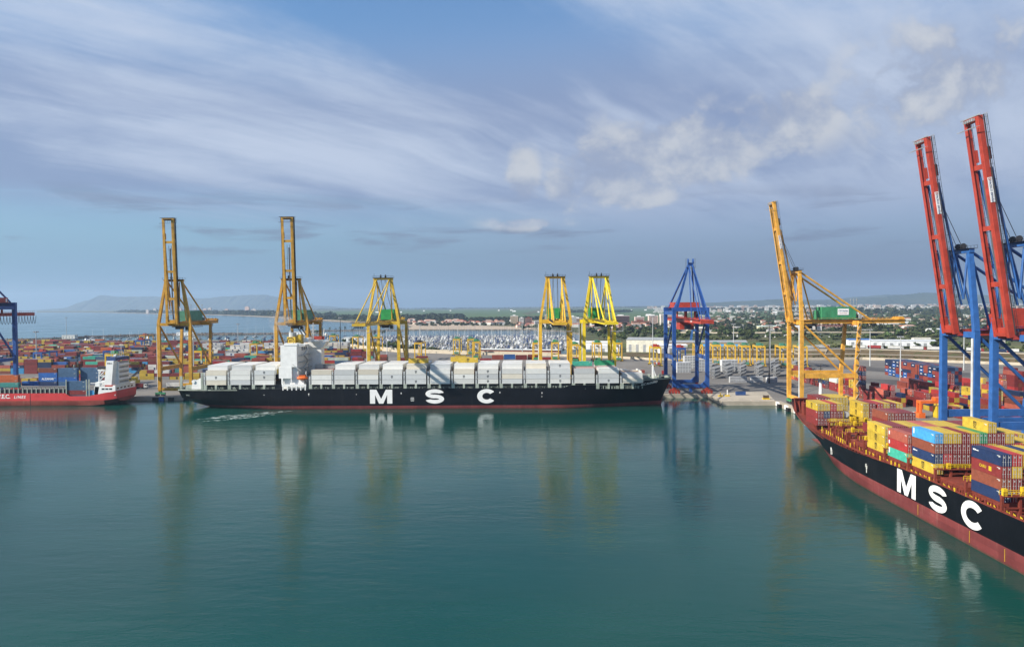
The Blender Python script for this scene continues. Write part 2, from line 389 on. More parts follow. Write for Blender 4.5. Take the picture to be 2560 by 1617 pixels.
# ---------------------------------------------------------------- land
def poly(name, pts, z, mat, skirt=None, kind='structure', zf=None):
    b = MB(); n = len(pts)
    tri = tessellate_polygon([[Vector((x, y, 0)) for x, y in pts]])
    vs = [(x, y, zf(x, y) if zf else z) for x, y in pts]
    fs = []
    for t in tri:
        a, c, d = [Vector(vs[i]) for i in t]
        fs.append(tuple(t) if (c-a).cross(d-a).z > 0 else tuple(reversed(t)))
    b.add(vs, fs, 0)
    if skirt is not None:
        for i in range(n):
            (x0, y0), (x1, y1) = pts[i], pts[(i+1) % n]
            b.add([(x0, y0, z), (x1, y1, z), (x1, y1, skirt), (x0, y0, skirt)], [(0, 1, 2, 3)], 1 if isinstance(mat, list) else 0)
    o = b.build(name, mat)
    return tag(o, kind=kind) if kind else o
G = 2.5
QY = 489.5
LAND = [(-1500, QY), (118, QY), (118, 452.5), (150, 452.5), (150, -450), (14000, -450), (14000, 20000), (-13470, 20000), (-7203, 10692), (-5432, 9270),
        (-3399, 6758), (-2328, 5467), (-1924, 4899), (-1331, 3938), (-784, 2938), (-603, 2635), (-442, 2386), (-385, 2300), (-330, 2105), (-318, 1950),
        (-296, 1845), (-218, 1830), (-118, 1810), (10, 1790), (75, 1700), (110, 1500), (95, 1200), (95, 950), (36, 885), (-59, 925), (-165, 985), (-234, 1065), (-322, 1185),
        (-400, 1260), (-600, 1335), (-1000, 1260), (-1500, 1200)]
def on_land(x, y):
    c = False; n = len(LAND)
    for i in range(n):
        (xa, ya), (xb, yb) = LAND[i], LAND[i-1]
        if (ya > y) != (yb > y) and x < (xb-xa)*(y-ya)/(yb-ya)+xa: c = not c
    return c
poly('ground', LAND, G, [M['land'], M['quaywall']], skirt=-3)
# port paving
APRON = [(-1500, QY+.02), (118.02, QY+.02), (118.02, 452.52), (150.02, 452.52), (150.02, -440), (700, -440), (620, 560), (470, 690), (393, 748), (347, 778), (242, 776), (135, 784), (104, 810),
         (36, 853), (-59, 889), (-165, 944), (-234, 1020), (-322, 1132), (-430, 1240), (-600, 1320), (-1000, 1250), (-1500, 1190)]
poly('port_paving', APRON, G+.03, M['apron'])
poly('pier_paving', [(118.1, 452.6), (149.9, 452.6), (160, 500), (118.1, 500)], G+.06, M['concrete'])
poly('quay_cope', [(150.05, 452.5), (153.2, 452.5), (153.2, -440), (150.05, -440)], G+.09, M['concrete'])
poly('crane_track', [(-1500, QY+.1), (118, QY+.1), (118, QY+3.6), (-1500, QY+3.6)], G+.06, M['concrete'])
b = MB(); b.box(-1500, 117.9, QY-.35, QY+.02, -3, G+.12); b.box(117.6, 118, 452, QY-.4, -3, G+.12); b.box(117.6, 150.3, 452.05, 452.48, -3, G+.12)
b.box(149.7, 150.02, -440, 452, -3, G+.12)
struct('quay_edge', b, M['concrete'])
poly('yard_road', [(196, 585), (290, 520), (420, 470), (560, 420), (560, 455), (420, 505), (300, 560), (205, 625)], G+.07, M['asphalt'])
poly('yard_road', [(262, 700), (330, 600), (420, 560), (420, 600), (345, 640), (280, 745)], G+.06, M['asphalt'])
poly('beach', [(-298, 1847), (-218, 1832), (-118, 1812), (8, 1794), (30, 1850), (-20, 1960), (-56, 2050), (-140, 2143), (-255, 2341), (-350, 2660), (-440, 2600), (-385, 2310), (-330, 2108), (-318, 1955)], G+.1, M['sand'])
poly('beach', [(-446, 2390), (-600, 2640), (-780, 2945), (-1328, 3945), (-1920, 4905), (-2325, 5475), (-3395, 6768), (-5430, 9280), (-5380, 9330), (-3310, 6790), (-2270, 5500), (-1880, 4920), (-1275, 3950), (-735, 2950), (-560, 2660), (-420, 2480)], G+.1, M['sand'])
poly('field', [(120, 2650), (800, 2300), (1900, 2500), (3000, 5200), (3800, 9500), (1200, 9800), (300, 8000), (0, 4600)], G+.2, M['field'])
poly('field', [(-1300, 4700), (-330, 2950), (60, 3000), (-40, 5000), (100, 8500), (-1500, 10200), (-2600, 8200)], G+.2, M['field'])
poly('lagoon', [(-3951, 19500), (-2750, 12600), (-1900, 11900), (-900, 12000), (-400, 12800), (-200, 19500)], G+.4, M['water'])
poly('dry_meadow', [(112, 815), (240, 800), (300, 830), (285, 900), (115, 905)], G+.06, M['drygrass'])
poly('dry_meadow', [(130, 1030), (330, 1010), (420, 1120), (300, 1230), (125, 1180)], G+.06, M['meadow'])
# marina basin walls and breakwaters of rock
def rubble(name, pts, w_, h, n_per=9.0, label=None):
    b = MB(); rnd = random.Random(5)
    for (x0, y0), (x1, y1) in zip(pts, pts[1:]):
        L = math.hypot(x1-x0, y1-y0); n = max(1, int(L/n_per*10))
        nx_, ny_ = -(y1-y0)/L, (x1-x0)/L
        b.add([(x0-nx_*w_, y0-ny_*w_, -1), (x1-nx_*w_, y1-ny_*w_, -1), (x1-nx_*w_*.25, y1-ny_*w_*.25, h*.72), (x0-nx_*w_*.25, y0-ny_*w_*.25, h*.72), (x0+nx_*w_, y0+ny_*w_, -1), (x1+nx_*w_, y1+ny_*w_, -1), (x1+nx_*w_*.25, y1+ny_*w_*.25, h*.72), (x0+nx_*w_*.25, y0+ny_*w_*.25, h*.72)], [(0, 1, 2, 3), (5, 4, 7, 6), (3, 2, 6, 7)])
        for i in range(n):
            t = rnd.random(); o = rnd.uniform(-w_, w_); s = rnd.uniform(1.2, 2.6)
            x = x0+(x1-x0)*t-(y1-y0)/L*o; y = y0+(y1-y0)*t+(x1-x0)/L*o
            zt = h*(1-abs(o)/w_*.8)*rnd.uniform(.7, 1.1)
            a = rnd.random()*6.28; vs = []
            for k in range(5): vs.append((x+s*cos(a+k*1.257)*rnd.uniform(.7, 1), y+s*sin(a+k*1.257)*rnd.uniform(.7, 1), -1))
            top = [(x+(px-x)*.55, y+(py-y)*.55, zt) for px, py, _ in vs]
            b.add(vs+top, [(5, 6, 7, 8, 9)]+[(k, (k+1) % 5, 5+(k+1) % 5, 5+k) for k in range(5)])
    return tag(b.build(name, M['rock']), label, 'breakwater', None, 'stuff')
rubble('breakwater', [(-1500, 1330), (-988, 1390), (-931, 1425), (-911, 1505), (-851, 1580), (-808, 1620), (-640, 1640)], 9, 6, label='long rock breakwater sheltering the marina behind the container yard')
rubble('breakwater', [(-640, 1640), (-560, 1655), (-470, 1668)], 7, 4.5, label='short dark rock mole in line with the palms behind the moored yachts')
rubble('breakwater', [(-560, 1835), (-461, 1842), (-357, 1822), (-296, 1835)], 5, 3.2, label='low thin rock jetty reaching out to sea from the beach')
# ---------------------------------------------------------------- lettering
_tc = {}
def text_mesh(s, size=1.0, offset=0.0, shear=0.0, space=1.0, mat='black', align='CENTER'):
    key = (s, size, offset, shear, space, mat, align)
    if key in _tc: return _tc[key]
    cu = bpy.data.curves.new('lettering', 'FONT'); cu.body = s; cu.size = size; cu.offset = offset; cu.shear = shear
    cu.space_character = space; cu.align_x = align; cu.align_y = 'CENTER'; cu.resolution_u = 3; cu.extrude = .01*size
    o = bpy.data.objects.new('lettering', cu); COL.objects.link(o)
    dg = bpy.context.evaluated_depsgraph_get()
    me = bpy.data.meshes.new_from_object(o.evaluated_get(dg)); bpy.data.objects.remove(o); bpy.data.curves.remove(cu)
    me.materials.clear(); me.materials.append(M[mat]); _tc[key] = me; return me
def place_text(name, me, parent, loc, xdir, ydir):
    o = bpy.data.objects.new(name, me); COL.objects.link(o); o.parent = parent
    x = Vector(xdir).normalized(); y = Vector(ydir).normalized(); z = x.cross(y)
    o.matrix_local = Matrix(((x.x, y.x, z.x, loc[0]), (x.y, y.y, z.y, loc[1]), (x.z, y.z, z.z, loc[2]), (0, 0, 0, 1)))
    return o
def letter_M(w_, h, t):
    return [[(0, 0), (0, h), (t*1.25, h), (w_/2, h*.34), (w_-t*1.25, h), (w_, h), (w_, 0), (w_-t, 0), (w_-t, h*.62), (w_/2+t*.42, 0), (w_/2-t*.42, 0), (t, h*.62), (t, 0)]]
def strip(pts, tx, ty):
    out = []; q = []
    for i, (x, y) in enumerate(pts):
        a = pts[max(0, i-1)]; c = pts[min(len(pts)-1, i+1)]
        d = Vector((c[0]-a[0], c[1]-a[1])).normalized(); n = Vector((-d.y*tx, d.x*ty))
        q.append(((x+n.x/2, y+n.y/2), (x-n.x/2, y-n.y/2)))
    for (a, b_), (c, d) in zip(q, q[1:]): out.append([a, c, d, b_])
    return out
def arc(cx_, cy_, rx, ry, tx, ty, a0, a1, n):
    """outer and inner points of an elliptical stroke"""
    out = []
    for k in range(n+1):
        t = R(a0+(a1-a0)*k/n); out.append(((cx_+(rx+tx/2)*cos(t), cy_+(ry+ty/2)*sin(t)), (cx_+(rx-tx/2)*cos(t), cy_+(ry-ty/2)*sin(t))))
    return out
def letter_S(w_, h, tx, ty):
    rx = (w_-tx)/2; ry = (h-ty)/4
    u = arc(w_/2, h*.5+ry, rx, ry, tx, ty, 14, 270, 24); l = [(q, p) for p, q in arc(w_/2, h*.5-ry, rx, ry, tx, ty, 90, -166, 24)]
    p = u+l[1:]
    return [[a_, c_, d_, b_] for (a_, b_), (c_, d_) in zip(p, p[1:])]
def letter_C(w_, h, tx, ty):
    p = arc(w_/2, h/2, (w_-tx)/2, (h-ty)/2, tx, ty, 38, 322, 34)
    return [[a_, c_, d_, b_] for (a_, b_), (c_, d_) in zip(p, p[1:])]
def letter_obj(polys, mapf, org, parent, mat='cleanwhite'):
    b = MB()
    for p in polys: b.add([mapf(u, v) for u, v in p], [tuple(range(len(p)))])
    return b.build('letter', M[mat], parent, org)

# ---------------------------------------------------------------- containers
CC = {'yellow': (.50, .35, .04), 'maroon': (.20, .030, .028), 'red': (.36, .036, .034), 'salmon': (.41, .105, .07), 'brown': (.21, .06, .035),
      'navy blue': (.017, .034, .095), 'sky blue': (.06, .30, .58), 'turquoise': (.06, .42, .30), 'green': (.02, .22, .10), 'white': (.66, .66, .63),
      'cream': (.66, .61, .51), 'pale grey': (.54, .555, .555), 'grey': (.30, .31, .31), 'orange': (.48, .11, .03), 'teal': (.05, .22, .20), 'blue': (.03, .12, .38),
      'rust red': (.30, .065, .04), 'slate blue': (.06, .12, .21), 'pink': (.60, .20, .30), 'pale green': (.50, .58, .50)}
def corrugated(L, W, H, pitch, depth=.036):
    b = MB(); e = .10
    # frame: corner posts, top and bottom rails
    for sx in (0, 1):
        for sy in (-1, 1):
            b.box(sx*(L-e), sx*(L-e)+e, sy*W/2-(e if sy > 0 else 0), sy*W/2+(0 if sy > 0 else e), 0, H)
    for sy in (-1, 1):
        y0, y1 = (W/2-e, W/2) if sy > 0 else (-W/2, -W/2+e)
        b.box(e, L-e, y0, y1, 0, .16); b.box(e, L-e, y0, y1, H-.08, H)
    for x0 in (0, L-e):
        b.box(x0, x0+e, -W/2+e, W/2-e, 0, .13); b.box(x0, x0+e, -W/2+e, W/2-e, H-.1, H)
    # corrugated side walls
    for sy in (-1, 1):
        n = int((L-2*e)/pitch); p = (L-2*e)/n; pts = []
        for k in range(n):
            x = e+k*p
            for fx, fy in ((0, .012), (.30, .012), (.5, depth+.012), (.80, depth+.012)): pts.append((x+fx*p, sy*(W/2-fy)))
        pts.append((L-e, sy*(W/2-.012)))
        for (xa, ya), (xb, yb) in zip(pts, pts[1:]):
            q = [(xa, ya, .16), (xb, yb, .16), (xb, yb, H-.08), (xa, ya, H-.08)]
            b.quad(*(q if sy < 0 else q[::-1]))
    b.quad((e*.3, -W/2+.02, H-.02), (L-e*.3, -W/2+.02, H-.02), (L-e*.3, W/2-.02, H-.02), (e*.3, W/2-.02, H-.02))
    b.mi = 1
    for sy in (-1, 1):
        y = sy*(W/2+.004); xa = L-1.9 if sy < 0 else .55
        for z_, l_ in ((H-.52, 1.25), (H-.74, .7)):
            q = [(xa, y, z_), (xa+l_, y, z_), (xa+l_, y, z_+.14), (xa, y, z_+.14)]; b.quad(*(q if sy < 0 else q[::-1]))
    b.mi = 0
    b.quad((L-.02, -W/2+.05, .1), (L-.02, W/2-.05, .1), (L-.02, W/2-.05, H-.05), (L-.02, -W/2+.05, H-.05))
    b.quad((.07, W/2-.05, .1), (.07, -W/2+.05, .1), (.07, -W/2+.05, H-.05), (.07, W/2-.05, H-.05))
    return b
CW = 2.44
def door_mesh(H):
    b = MB()
    b.box(.015, .05, -CW/2+.11, -.012, .15, H-.12)
    b.mi = 1
    for y in (-.95, -.36): b.tube((.0, y, .1), (.0, y, H-.1), .035, 5)
    b.box(-.02, .02, -1.02, -.72, 1.0, 1.12); b.box(-.02, .02, -.5, -.2, 1.0, 1.12)
    b.box(.004, .018, -.72, -.46, H*.70, H*.84)
    return b.mesh('container_door', [M['container'], M['lightgrey']])
def smooth_box(L, H):
    b = MB(); b.box(0, L, -CW/2, CW/2, 0, H)
    for sy in (-1, 1):
        y = sy*(CW/2+.01)
        b.box(0, .12, y-.03, y+.03, 0, H); b.box(L-.12, L, y-.03, y+.03, 0, H)
        b.box(.12, L-.12, y-.03, y+.03, 0, .14); b.box(.12, L-.12, y-.03, y+.03, H-.12, H)
    return b
TH = 2.9
ME = {}
ME['c40'] = corrugated(12.19, CW, TH-.03, .42).mesh('container_40', [M['container'], M['offwhite']])
ME['c20'] = corrugated(6.06, CW, TH-.33, .42).mesh('container_20', [M['container'], M['offwhite']])
ME['reefer'] = smooth_box(12.19, 2.84).mesh('reefer_container', M['reefer'])
ME['door'] = door_mesh(TH-.03); ME['door20'] = door_mesh(TH-.33)
def emblem(mat='black'):
    """an m standing over the letters sc, as stencilled on the container sides"""
    b = MB(); b.box(0, 0, 0, 0, 0, 0); b.v = []; b.f = []; b.m = []
    def pl(pts): b.add([(x, y, 0) for x, y in pts], [tuple(range(len(pts)))])
    pl([(-.75, .05), (-.45, .05), (-.45, .75), (-.75, .75)]); pl([(-.15, .05), (.15, .05), (.15, .75), (-.15, .75)]); pl([(.45, .05), (.75, .05), (.75, .75), (.45, .75)])
    pl([(-.75, .751), (.55, .751), (.75, .92), (.55, 1.0), (-.75, 1.0)])
    for s in strip([(-.1, -.15), (-.35, -.1), (-.6, -.2), (-.62, -.38), (-.38, -.5), (-.14, -.62), (-.16, -.82), (-.4, -.92), (-.68, -.86)], .2, .2): pl(s[::-1])
    for s in strip([(.68, -.2), (.45, -.1), (.2, -.25), (.12, -.5), (.2, -.78), (.45, -.92), (.68, -.82)], .2, .2): pl(s[::-1])
    return b.mesh('container_emblem', M[mat])
ME['emblem'] = emblem()
ME['emblem_small'] = emblem(); ME['emblem_small'].transform(Matrix.Scale(.72, 4)); ME['emblem_small'].materials[0] = M['dark']
n_cont = [0]
def container(x, y, z, rz, col, label, kind='c40', group=None, doors=True, logo=False, mark=None, logoside=(-1, 1)):
    L, H = {'c40': (12.19, TH-.03), 'c20': (6.06, TH-.33), 'reefer': (12.19, 2.84)}[kind]
    o = link('container', ME[kind], None, (x, y, z), rz)
    c = CC[col]; j = random.uniform(.86, 1.12); o.color = (c[0]*j, c[1]*j, c[2]*j, 1)
    tag(o, label, 'container', group)
    if doors:
        for sy in (1, -1):
            d = link('door', ME['door20' if kind == 'c20' else 'door'], o, (-.035, 0, 0)); d.color = o.color
            if sy < 0: d.location = (-.035, CW/2-.005, 0)
    if logo:
        for sy in logoside:
            place_text('logo', ME['emblem_small' if kind == 'reefer' else 'emblem'], o, (L/2, sy*(CW/2+.012+(.04 if kind == 'reefer' else 0)), H*.5), (-sy, 0, 0), (0, 0, 1))
    if mark:
        txt, ms, off = mark
        for sy in logoside:
            place_text('lettering', text_mesh(txt, ms, ms*.03, mat='white'), o, (off if sy < 0 else L-off, sy*(CW/2+.02), H*.6), (-sy, 0, 0), (0, 0, 1))
    n_cont[0] += 1
    return o
# the pale print patch a few container sides carry
def side_patch(o, x0, x1, z0, z1, mat='white', sy=1):
    y = sy*(CW/2+.012); b = MB(); b.box(x0, x1, min(y, y-sy*.01), max(y, y-sy*.01), z0, z1); return b.build('placard', M[mat], o)

class Yard:
    """many boxes in one mesh with a colour per face, for the stacks too far off to pick apart"""
    def __init__(s): s.v = []; s.f = []; s.c = []
    def box(s, x0, y0, z0, L, W, H, col, logo=None):
        n = len(s.v); x1, y1, z1 = x0+L, y0+W, z0+H
        s.v += [(x0,y0,z0),(x1,y0,z0),(x1,y1,z0),(x0,y1,z0),(x0,y0,z1),(x1,y0,z1),(x1,y1,z1),(x0,y1,z1)]
        s.f += [(n+4,n+5,n+6,n+7),(n,n+1,n+5,n+4),(n+1,n+2,n+6,n+5),(n+2,n+3,n+7,n+6),(n+3,n,n+4,n+7)]
        s.c += [col]*5
        if logo:
            m = len(s.v); cx = x0+L/2
            lw, lh = logo[0], logo[1]
            s.v += [(cx-lw/2, y0-.02, z0+H/2-lh/2), (cx+lw/2, y0-.02, z0+H/2-lh/2), (cx+lw/2, y0-.02, z0+H/2+lh/2), (cx-lw/2, y0-.02, z0+H/2+lh/2)]
            s.f.append((m, m+1, m+2, m+3)); s.c.append(logo[2])
    def build(s, name, mat):
        me = bpy.data.meshes.new(name); me.from_pydata(s.v, [], s.f); me.materials.append(mat)
        ca = me.color_attributes.new('Col', 'FLOAT_COLOR', 'CORNER')
        arr = np.array([list(c)+[1] for c in s.c], dtype=np.float32)
        ln = np.array([len(f) for f in s.f]); arr = np.repeat(arr, ln, axis=0)
        ca.data.foreach_set('color', arr.ravel()); me.update()
        return link(name, me)
yard = Yard()
_ones = ['', 'first', 'second', 'third', 'fourth', 'fifth', 'sixth', 'seventh', 'eighth', 'ninth', 'tenth', 'eleventh', 'twelfth', 'thirteenth', 'fourteenth', 'fifteenth', 'sixteenth', 'seventeenth', 'eighteenth', 'nineteenth']
_tens = ['', '', 'twenty', 'thirty', 'forty', 'fifty', 'sixty', 'seventy', 'eighty', 'ninety']
def ordinal(n):
    if n < 20: return _ones[n]
    if n % 10: return _tens[n//10]+'-'+_ones[n % 10]
    return _tens[n//10][:-1]+'ieth'
ORD = [ordinal(k) for k in range(100)]
def from_left(objs, tail='from the left'):
    """adds each member's place in its row as seen from the quay opposite"""
    for k, o in enumerate(sorted(objs, key=lambda o: o.location.x/max(1, o.location.y))): o['label'] = o['label']+f', {ordinal(k+1) if k < 99 else str(k+1)+"th"} {tail}'
def jit(c, a=.15):
    j = random.uniform(1-a, 1+a)*.74; return (c[0]*j, c[1]*j, c[2]*j)

# ---------------------------------------------------------------- hulls
def loft(mb, st, nlev, mat_of, ax='x', ctr=0.0, cap_start=True, cap_end=True, deck=None):
    """st: [(s, [(half breadth, z), ...])]; builds both sides, a flat deck and the ends"""
    def P(s, o, z): return (s, ctr+o, z) if ax == 'x' else (ctr-o, s, z)
    for (s0, a), (s1, c) in zip(st, st[1:]):
        for k in range(nlev-1):
            for sd in (1, -1):
                q = [P(s0, sd*a[k][0], a[k][1]), P(s1, sd*c[k][0], c[k][1]), P(s1, sd*c[k+1][0], c[k+1][1]), P(s0, sd*a[k+1][0], a[k+1][1])]
                mb.mi = mat_of(k); mb.quad(*(q[::-1] if sd > 0 else q))
        if deck is not None:
            mb.mi = deck
            dz_ = -.9
            mb.quad(P(s0, -a[-1][0]+.15, a[-1][1]+dz_), P(s1, -c[-1][0]+.15, c[-1][1]+dz_), P(s1, c[-1][0]-.15, c[-1][1]+dz_), P(s0, a[-1][0]-.15, a[-1][1]+dz_))
            for sd in (1, -1):   # inner face of the bulwark
                q = [P(s0, sd*(a[-1][0]-.15), a[-1][1]+dz_), P(s1, sd*(c[-1][0]-.15), c[-1][1]+dz_), P(s1, sd*(c[-1][0]-.15), c[-1][1]), P(s0, sd*(a[-1][0]-.15), a[-1][1])]
                mb.quad(*(q if sd > 0 else q[::-1]))
                q = [P(s0, sd*a[-1][0], a[-1][1]), P(s1, sd*c[-1][0], c[-1][1]), P(s1, sd*(c[-1][0]-.15), c[-1][1]+.002), P(s0, sd*(a[-1][0]-.15), a[-1][1]+.002)]
                mb.quad(*(q[::-1] if sd > 0 else q))
    for cap, (s, a), fl in ((cap_start, st[0], 0), (cap_end, st[-1], 1)):
        if cap:
            for k in range(nlev-1):
                mb.mi = mat_of(k)
                q = [P(s, -a[k][0], a[k][1]), P(s, a[k][0], a[k][1]), P(s, a[k+1][0], a[k+1][1]), P(s, -a[k+1][0], a[k+1][1])]
                mb.quad(*(q if fl else q[::-1]))
def smooth_hull(o, ang=32):
    bm = bmesh.new(); bm.from_mesh(o.data); bmesh.ops.remove_doubles(bm, verts=bm.verts, dist=.004); bmesh.ops.dissolve_degenerate(bm, edges=bm.edges, dist=.001)
    for f in bm.faces: f.smooth = f.material_index != 2
    bm.to_mesh(o.data); bm.free(); o.data.set_sharp_from_angle(angle=R(ang)); return o
def lerp_st(st, zs):
    return [(s, list(zip(h, z))) for s, h, z in st]
# ================================================================ the black container ship across the basin
AX, AY = -62.0, 458.0
ship = thing('container_ship', 'long black container ship with white stacks and a white bridge, lying across the basin', 'ship', (AX, AY, 0), 0, 'container ships with big white hull letters')
S1 = ship; O1 = (AX, AY, 0)
HB = 16.0
def alev(hb, top, zb=2.2): return (hb, [-2, 0, zb, 6, top])
stn = [(-213.5, [.05, .05, .05, 8.2, 13.6], [5.2, 5.3, 5.4, 6.6, 12.6]), (-210, [.05, .05, .05, 9.5, 14.5], [2.8, 2.9, 3.0, 6, 12.6]), (-202, [.05, .05, 5, 12, 15.3], [.6, .7, 2.2, 6, 12.6]),
       (-192, [.05, 6, 9.5, 14, 15.9], [-2, 0, 2.2, 6, 12.6]), (-175, [8, 12, 14, 15.6, HB], [-2, 0, 2.2, 6, 12.6])]
for x in (-150, -90, -30, 10, 20.9): stn.append((x, [15, 15.9, HB, HB, HB], [-2, 0, 2.2, 6, 12.6]))
stn += [(25, [14.4, 15.3, 15.6, 15.9, HB], [-2, 0, 2.2, 6, 14.1]), (40, [11.6, 13.2, 14, 15, 15.7], [-2, 0, 2.3, 6, 14.0]), (55, [7.2, 9, 10.2, 12.4, 14.6], [-2, 0, 2.5, 6, 14.4]),
        (65, [4, 5.5, 6.8, 9.4, 12.8], [-2, 0, 2.6, 6, 15.1]), (70.5, [2.2, 3.2, 4.4, 7, 11.2], [-2, 0, 2.6, 6, 17.2]), (76, [.8, 1.5, 2.5, 4.8, 8.8], [-2, 0, 2.7, 6, 17.1]),
        (81.2, [.05, .12, .7, 2.4, 6.0], [-2, 0, 2.7, 6, 17.1]), (83, [.04, .04, .04, .3, 4.6], [5.9, 6.0, 6.1, 6.6, 17.1]), (85, [.03, .03, .04, .05, 3.2], [10.4, 10.5, 10.6, 10.8, 17.1]), (88, [.02, .02, .02, .03, .3], [16.4, 16.5, 16.6, 16.8, 17.2])]
b = MB(); loft(b, lerp_st(stn, None), 5, lambda k: 1 if k < 2 else 0, 'x', AY, deck=2)
smooth_hull(b.build('hull', [M['hullblack'], M['antifoul'], M['sage']], ship, O1))
W1 = AY-HB-.05
mapA = lambda x0, z0: (lambda u, v: (x0+u, W1, z0+v))
letter_obj(letter_M(13.5, 8.4, 3.1), mapA(-95.6, 3.5), O1, ship)
letter_obj(letter_S(11.2, 8.6, 3.0, 2.25), mapA(-62.1, 3.4), O1, ship)
letter_obj(letter_C(11.4, 8.6, 3.1, 2.25), mapA(-31.0, 3.4), O1, ship)
# small white marks on the hull side: draught and tug marks, a loading mark in a frame, anchor pocket
def hull_mark(x, z, w_, h): b = MB(); b.quad((x, W1, z), (x+w_, W1, z), (x+w_, W1, z+h), (x, W1, z+h)); b.build('hull_mark', M['white'], ship, O1)
for x, z, w_, h in ((-77, 9.2, .5, .9), (-17.6, 9.4, .45, .9), (-133, 9.3, .7, .5), (-132.8, 8.4, .3, .9), (7.6, 9.0, .45, .9), (7.5, 7.1, .5, .4), (-160, 8.8, .4, .4), (-104, 8.9, .4, .4), (-52, 9.6, .3, .3)): hull_mark(x, z, w_, h)
b = MB()
for z in (4.9, 5.9, 6.9): b.box(-70.9, -69.1, W1-.02, W1+.03, z, z+.16)
for x in (-70.9, -70.1, -69.27): b.box(x, x+.17, W1-.02, W1+.03, 5.06, 5.9); b.box(x, x+.17, W1-.02, W1+.03, 6.06, 6.9)
b.build('loading_mark', M['white'], ship, O1)
# name on the bow
tm = text_mesh('MSC ALGHERO', 1.75, .02, .35, 1.0, 'white')
place_text('name_lettering', tm, ship, (72.6-AX, 448.05-AY-.55, 14.3), (1, .42, .16), (0, -.28, 1))
tm = text_mesh('MSC', 1.3, .02, .0, 1.0, 'sage')
place_text('stern_lettering', tm, ship, (-206.2-AX, 442.9-AY-.75, 9.0), (1, -.09, 0), (0, -.3, 1))
# coaming: dark hatch sides, grey-green pedestals, lashing bridges
BX = [-195.3, -180.6, -165.9, -131.2] + [-117.3+14.45*k for k in range(13)]
TIER = [4, 4, 4, 3] + [4]*10 + [3, 3, 2]
b = MB()
b.box(-197, -150, AY-13, AY+13, 11.7, 15.0); b.box(-131.5, 66, AY-12.6, AY+12.6, 11.7, 15.0)
b.build('hatch_coaming', M['dark'], ship, O1)
for i, x in enumerate(BX):
    z1 = 15.05
    for xx in ([x-1.0, x+6.1-.6] if i else [x+6.1-.6, x-1.0]):
        dxx = 1.9 if xx < x else 1.2
        for sy in (-1, 1):
            b = MB(); b.box(xx-(.35 if xx < x else 0), xx-(.35 if xx < x else 0)+dxx, AY+sy*(HB-1.1)-.9, AY+sy*(HB-1.1)+.9, 11.72, z1); b.build('pedestal', M['sage'], ship, O1)
    # lashing bridge aft of each bay: two posts, ladders and a cross walkway
    b = MB(); top = 15+2.95*min(2.6, max(1.6, TIER[i]-1.3))
    for sy in (-1, 1):
        yc = AY+sy*(HB-.9)
        b.box(x-1.42, x-.52, yc-.35, yc+.35, 15.05, top)
        for zz_ in (17.6, 20.4):
            if zz_ < top: b.mi = 1; b.box(x-1.15, x-.8, yc-.37, yc+.37, zz_, zz_+.5); b.mi = 0
    b.box(x-1.3, x-.65, AY-HB+1.2, AY+HB-1.2, top-2.6, top-2.3); b.box(x-1.3, x-.65, AY-HB+1.2, AY+HB-1.2, 17.7, 17.9)
    b.build('lashing_bridge', [M['lightgrey'], M['dark']], ship, O1)
    # deck clutter under the boxes
    b = MB(); rnd = random.Random(i)
    for k in range(14):
        xx = x+rnd.uniform(0, 12); hh = rnd.uniform(.4, 1.4); b.box(xx, xx+rnd.uniform(.1, .5), AY-HB+.7, AY-HB+1.1, 11.73, 12.4+hh)
    b.box(x, x+12, AY-HB+.35, AY-HB+.42, 13.35, 13.42)
    b.build('deck_fitting', M['sage'], ship, O1)
# bridge house
b = MB()
b.box(-149.6, -139.7, AY-15.6, AY+15.6, 25.8, 38.6); b.box(-150.7, -142.9, AY-15.7, AY+15.7, 18.9, 25.8); b.box(-149.3, -136, AY-14, AY+14, 11.72, 18.9)
b.box(-142.9, -139.9, AY-14.2, AY+15.6, 18.9, 25.79)
b.box(-139.7, -131.6, AY+8.5, AY+15.6, 18.9, 36.2)
b.add([(-139.7, AY+7.6, 36.2), (-130.6, AY+7.6, 36.2), (-130.6, AY+16, 36.2), (-139.7, AY+16, 36.2), (-139.7, AY+7, 40.2), (-127.6, AY+7, 40.2), (-127.6, AY+16, 40.2), (-139.7, AY+16, 40.2)],
      [(3,2,1,0),(4,5,6,7),(0,1,5,4),(1,2,6,5),(2,3,7,6),(3,0,4,7)])
house = b.build('bridge_house', M['white'], ship, O1)
b = MB(); b.box(-147.4, -139.2, AY-15.8, AY-9, 38.6, 39.9); b.build('bridge_wing', M['white'], ship, O1)
place_text('lettering', text_mesh('ALGHERO', .9, .01, 0, 1.1, 'grey'), ship, (-137.2-AX, -15.45, 39.0), (1, 0, 0), (0, 0, 1))
b = MB(); b.box(-139.66, -134.6, AY-15.4, AY-15.0, 38.4, 39.7); b.build('name_board', M['white'], ship, O1)
for k in range(4):
    z = 20.6+3.9*k; b = MB(); b.box(-139.6, -137.4, AY-13.6, AY+8.3, z, z+.22)
    for yy in range(-13, 9, 3): b.box(-137.5, -137.42, AY+yy, AY+yy+.08, z+.22, z+1.2)
    b.box(-137.5, -137.42, AY-13.6, AY+8.3, z+1.12, z+1.2); b.build('outside_deck', M['lightgrey'], ship, O1)
    b = MB(); s0 = -1 if k % 2 else 1
    b.beam((-138.3, AY-2+s0*4, z+.2), (-138.3, AY-2-s0*4, z+3.9), .9, .25); b.build('stairway', M['lightgrey'], ship, O1)
for k in range(3):
    b = MB(); b.box(-139.66, -139.6, AY-6+4*k, AY-3.8+4*k, 35.2, 37.4); b.build('window', M['glass'], house, O1)
b = MB(); b.box(-147.5, -142.5, AY-9.6, AY-3, 38.6, 43.6); b.box(-142.4, -139.8, AY-7, AY-1, 38.6, 44.8)
fun = b.build('funnel', M['yellow'], ship, O1)
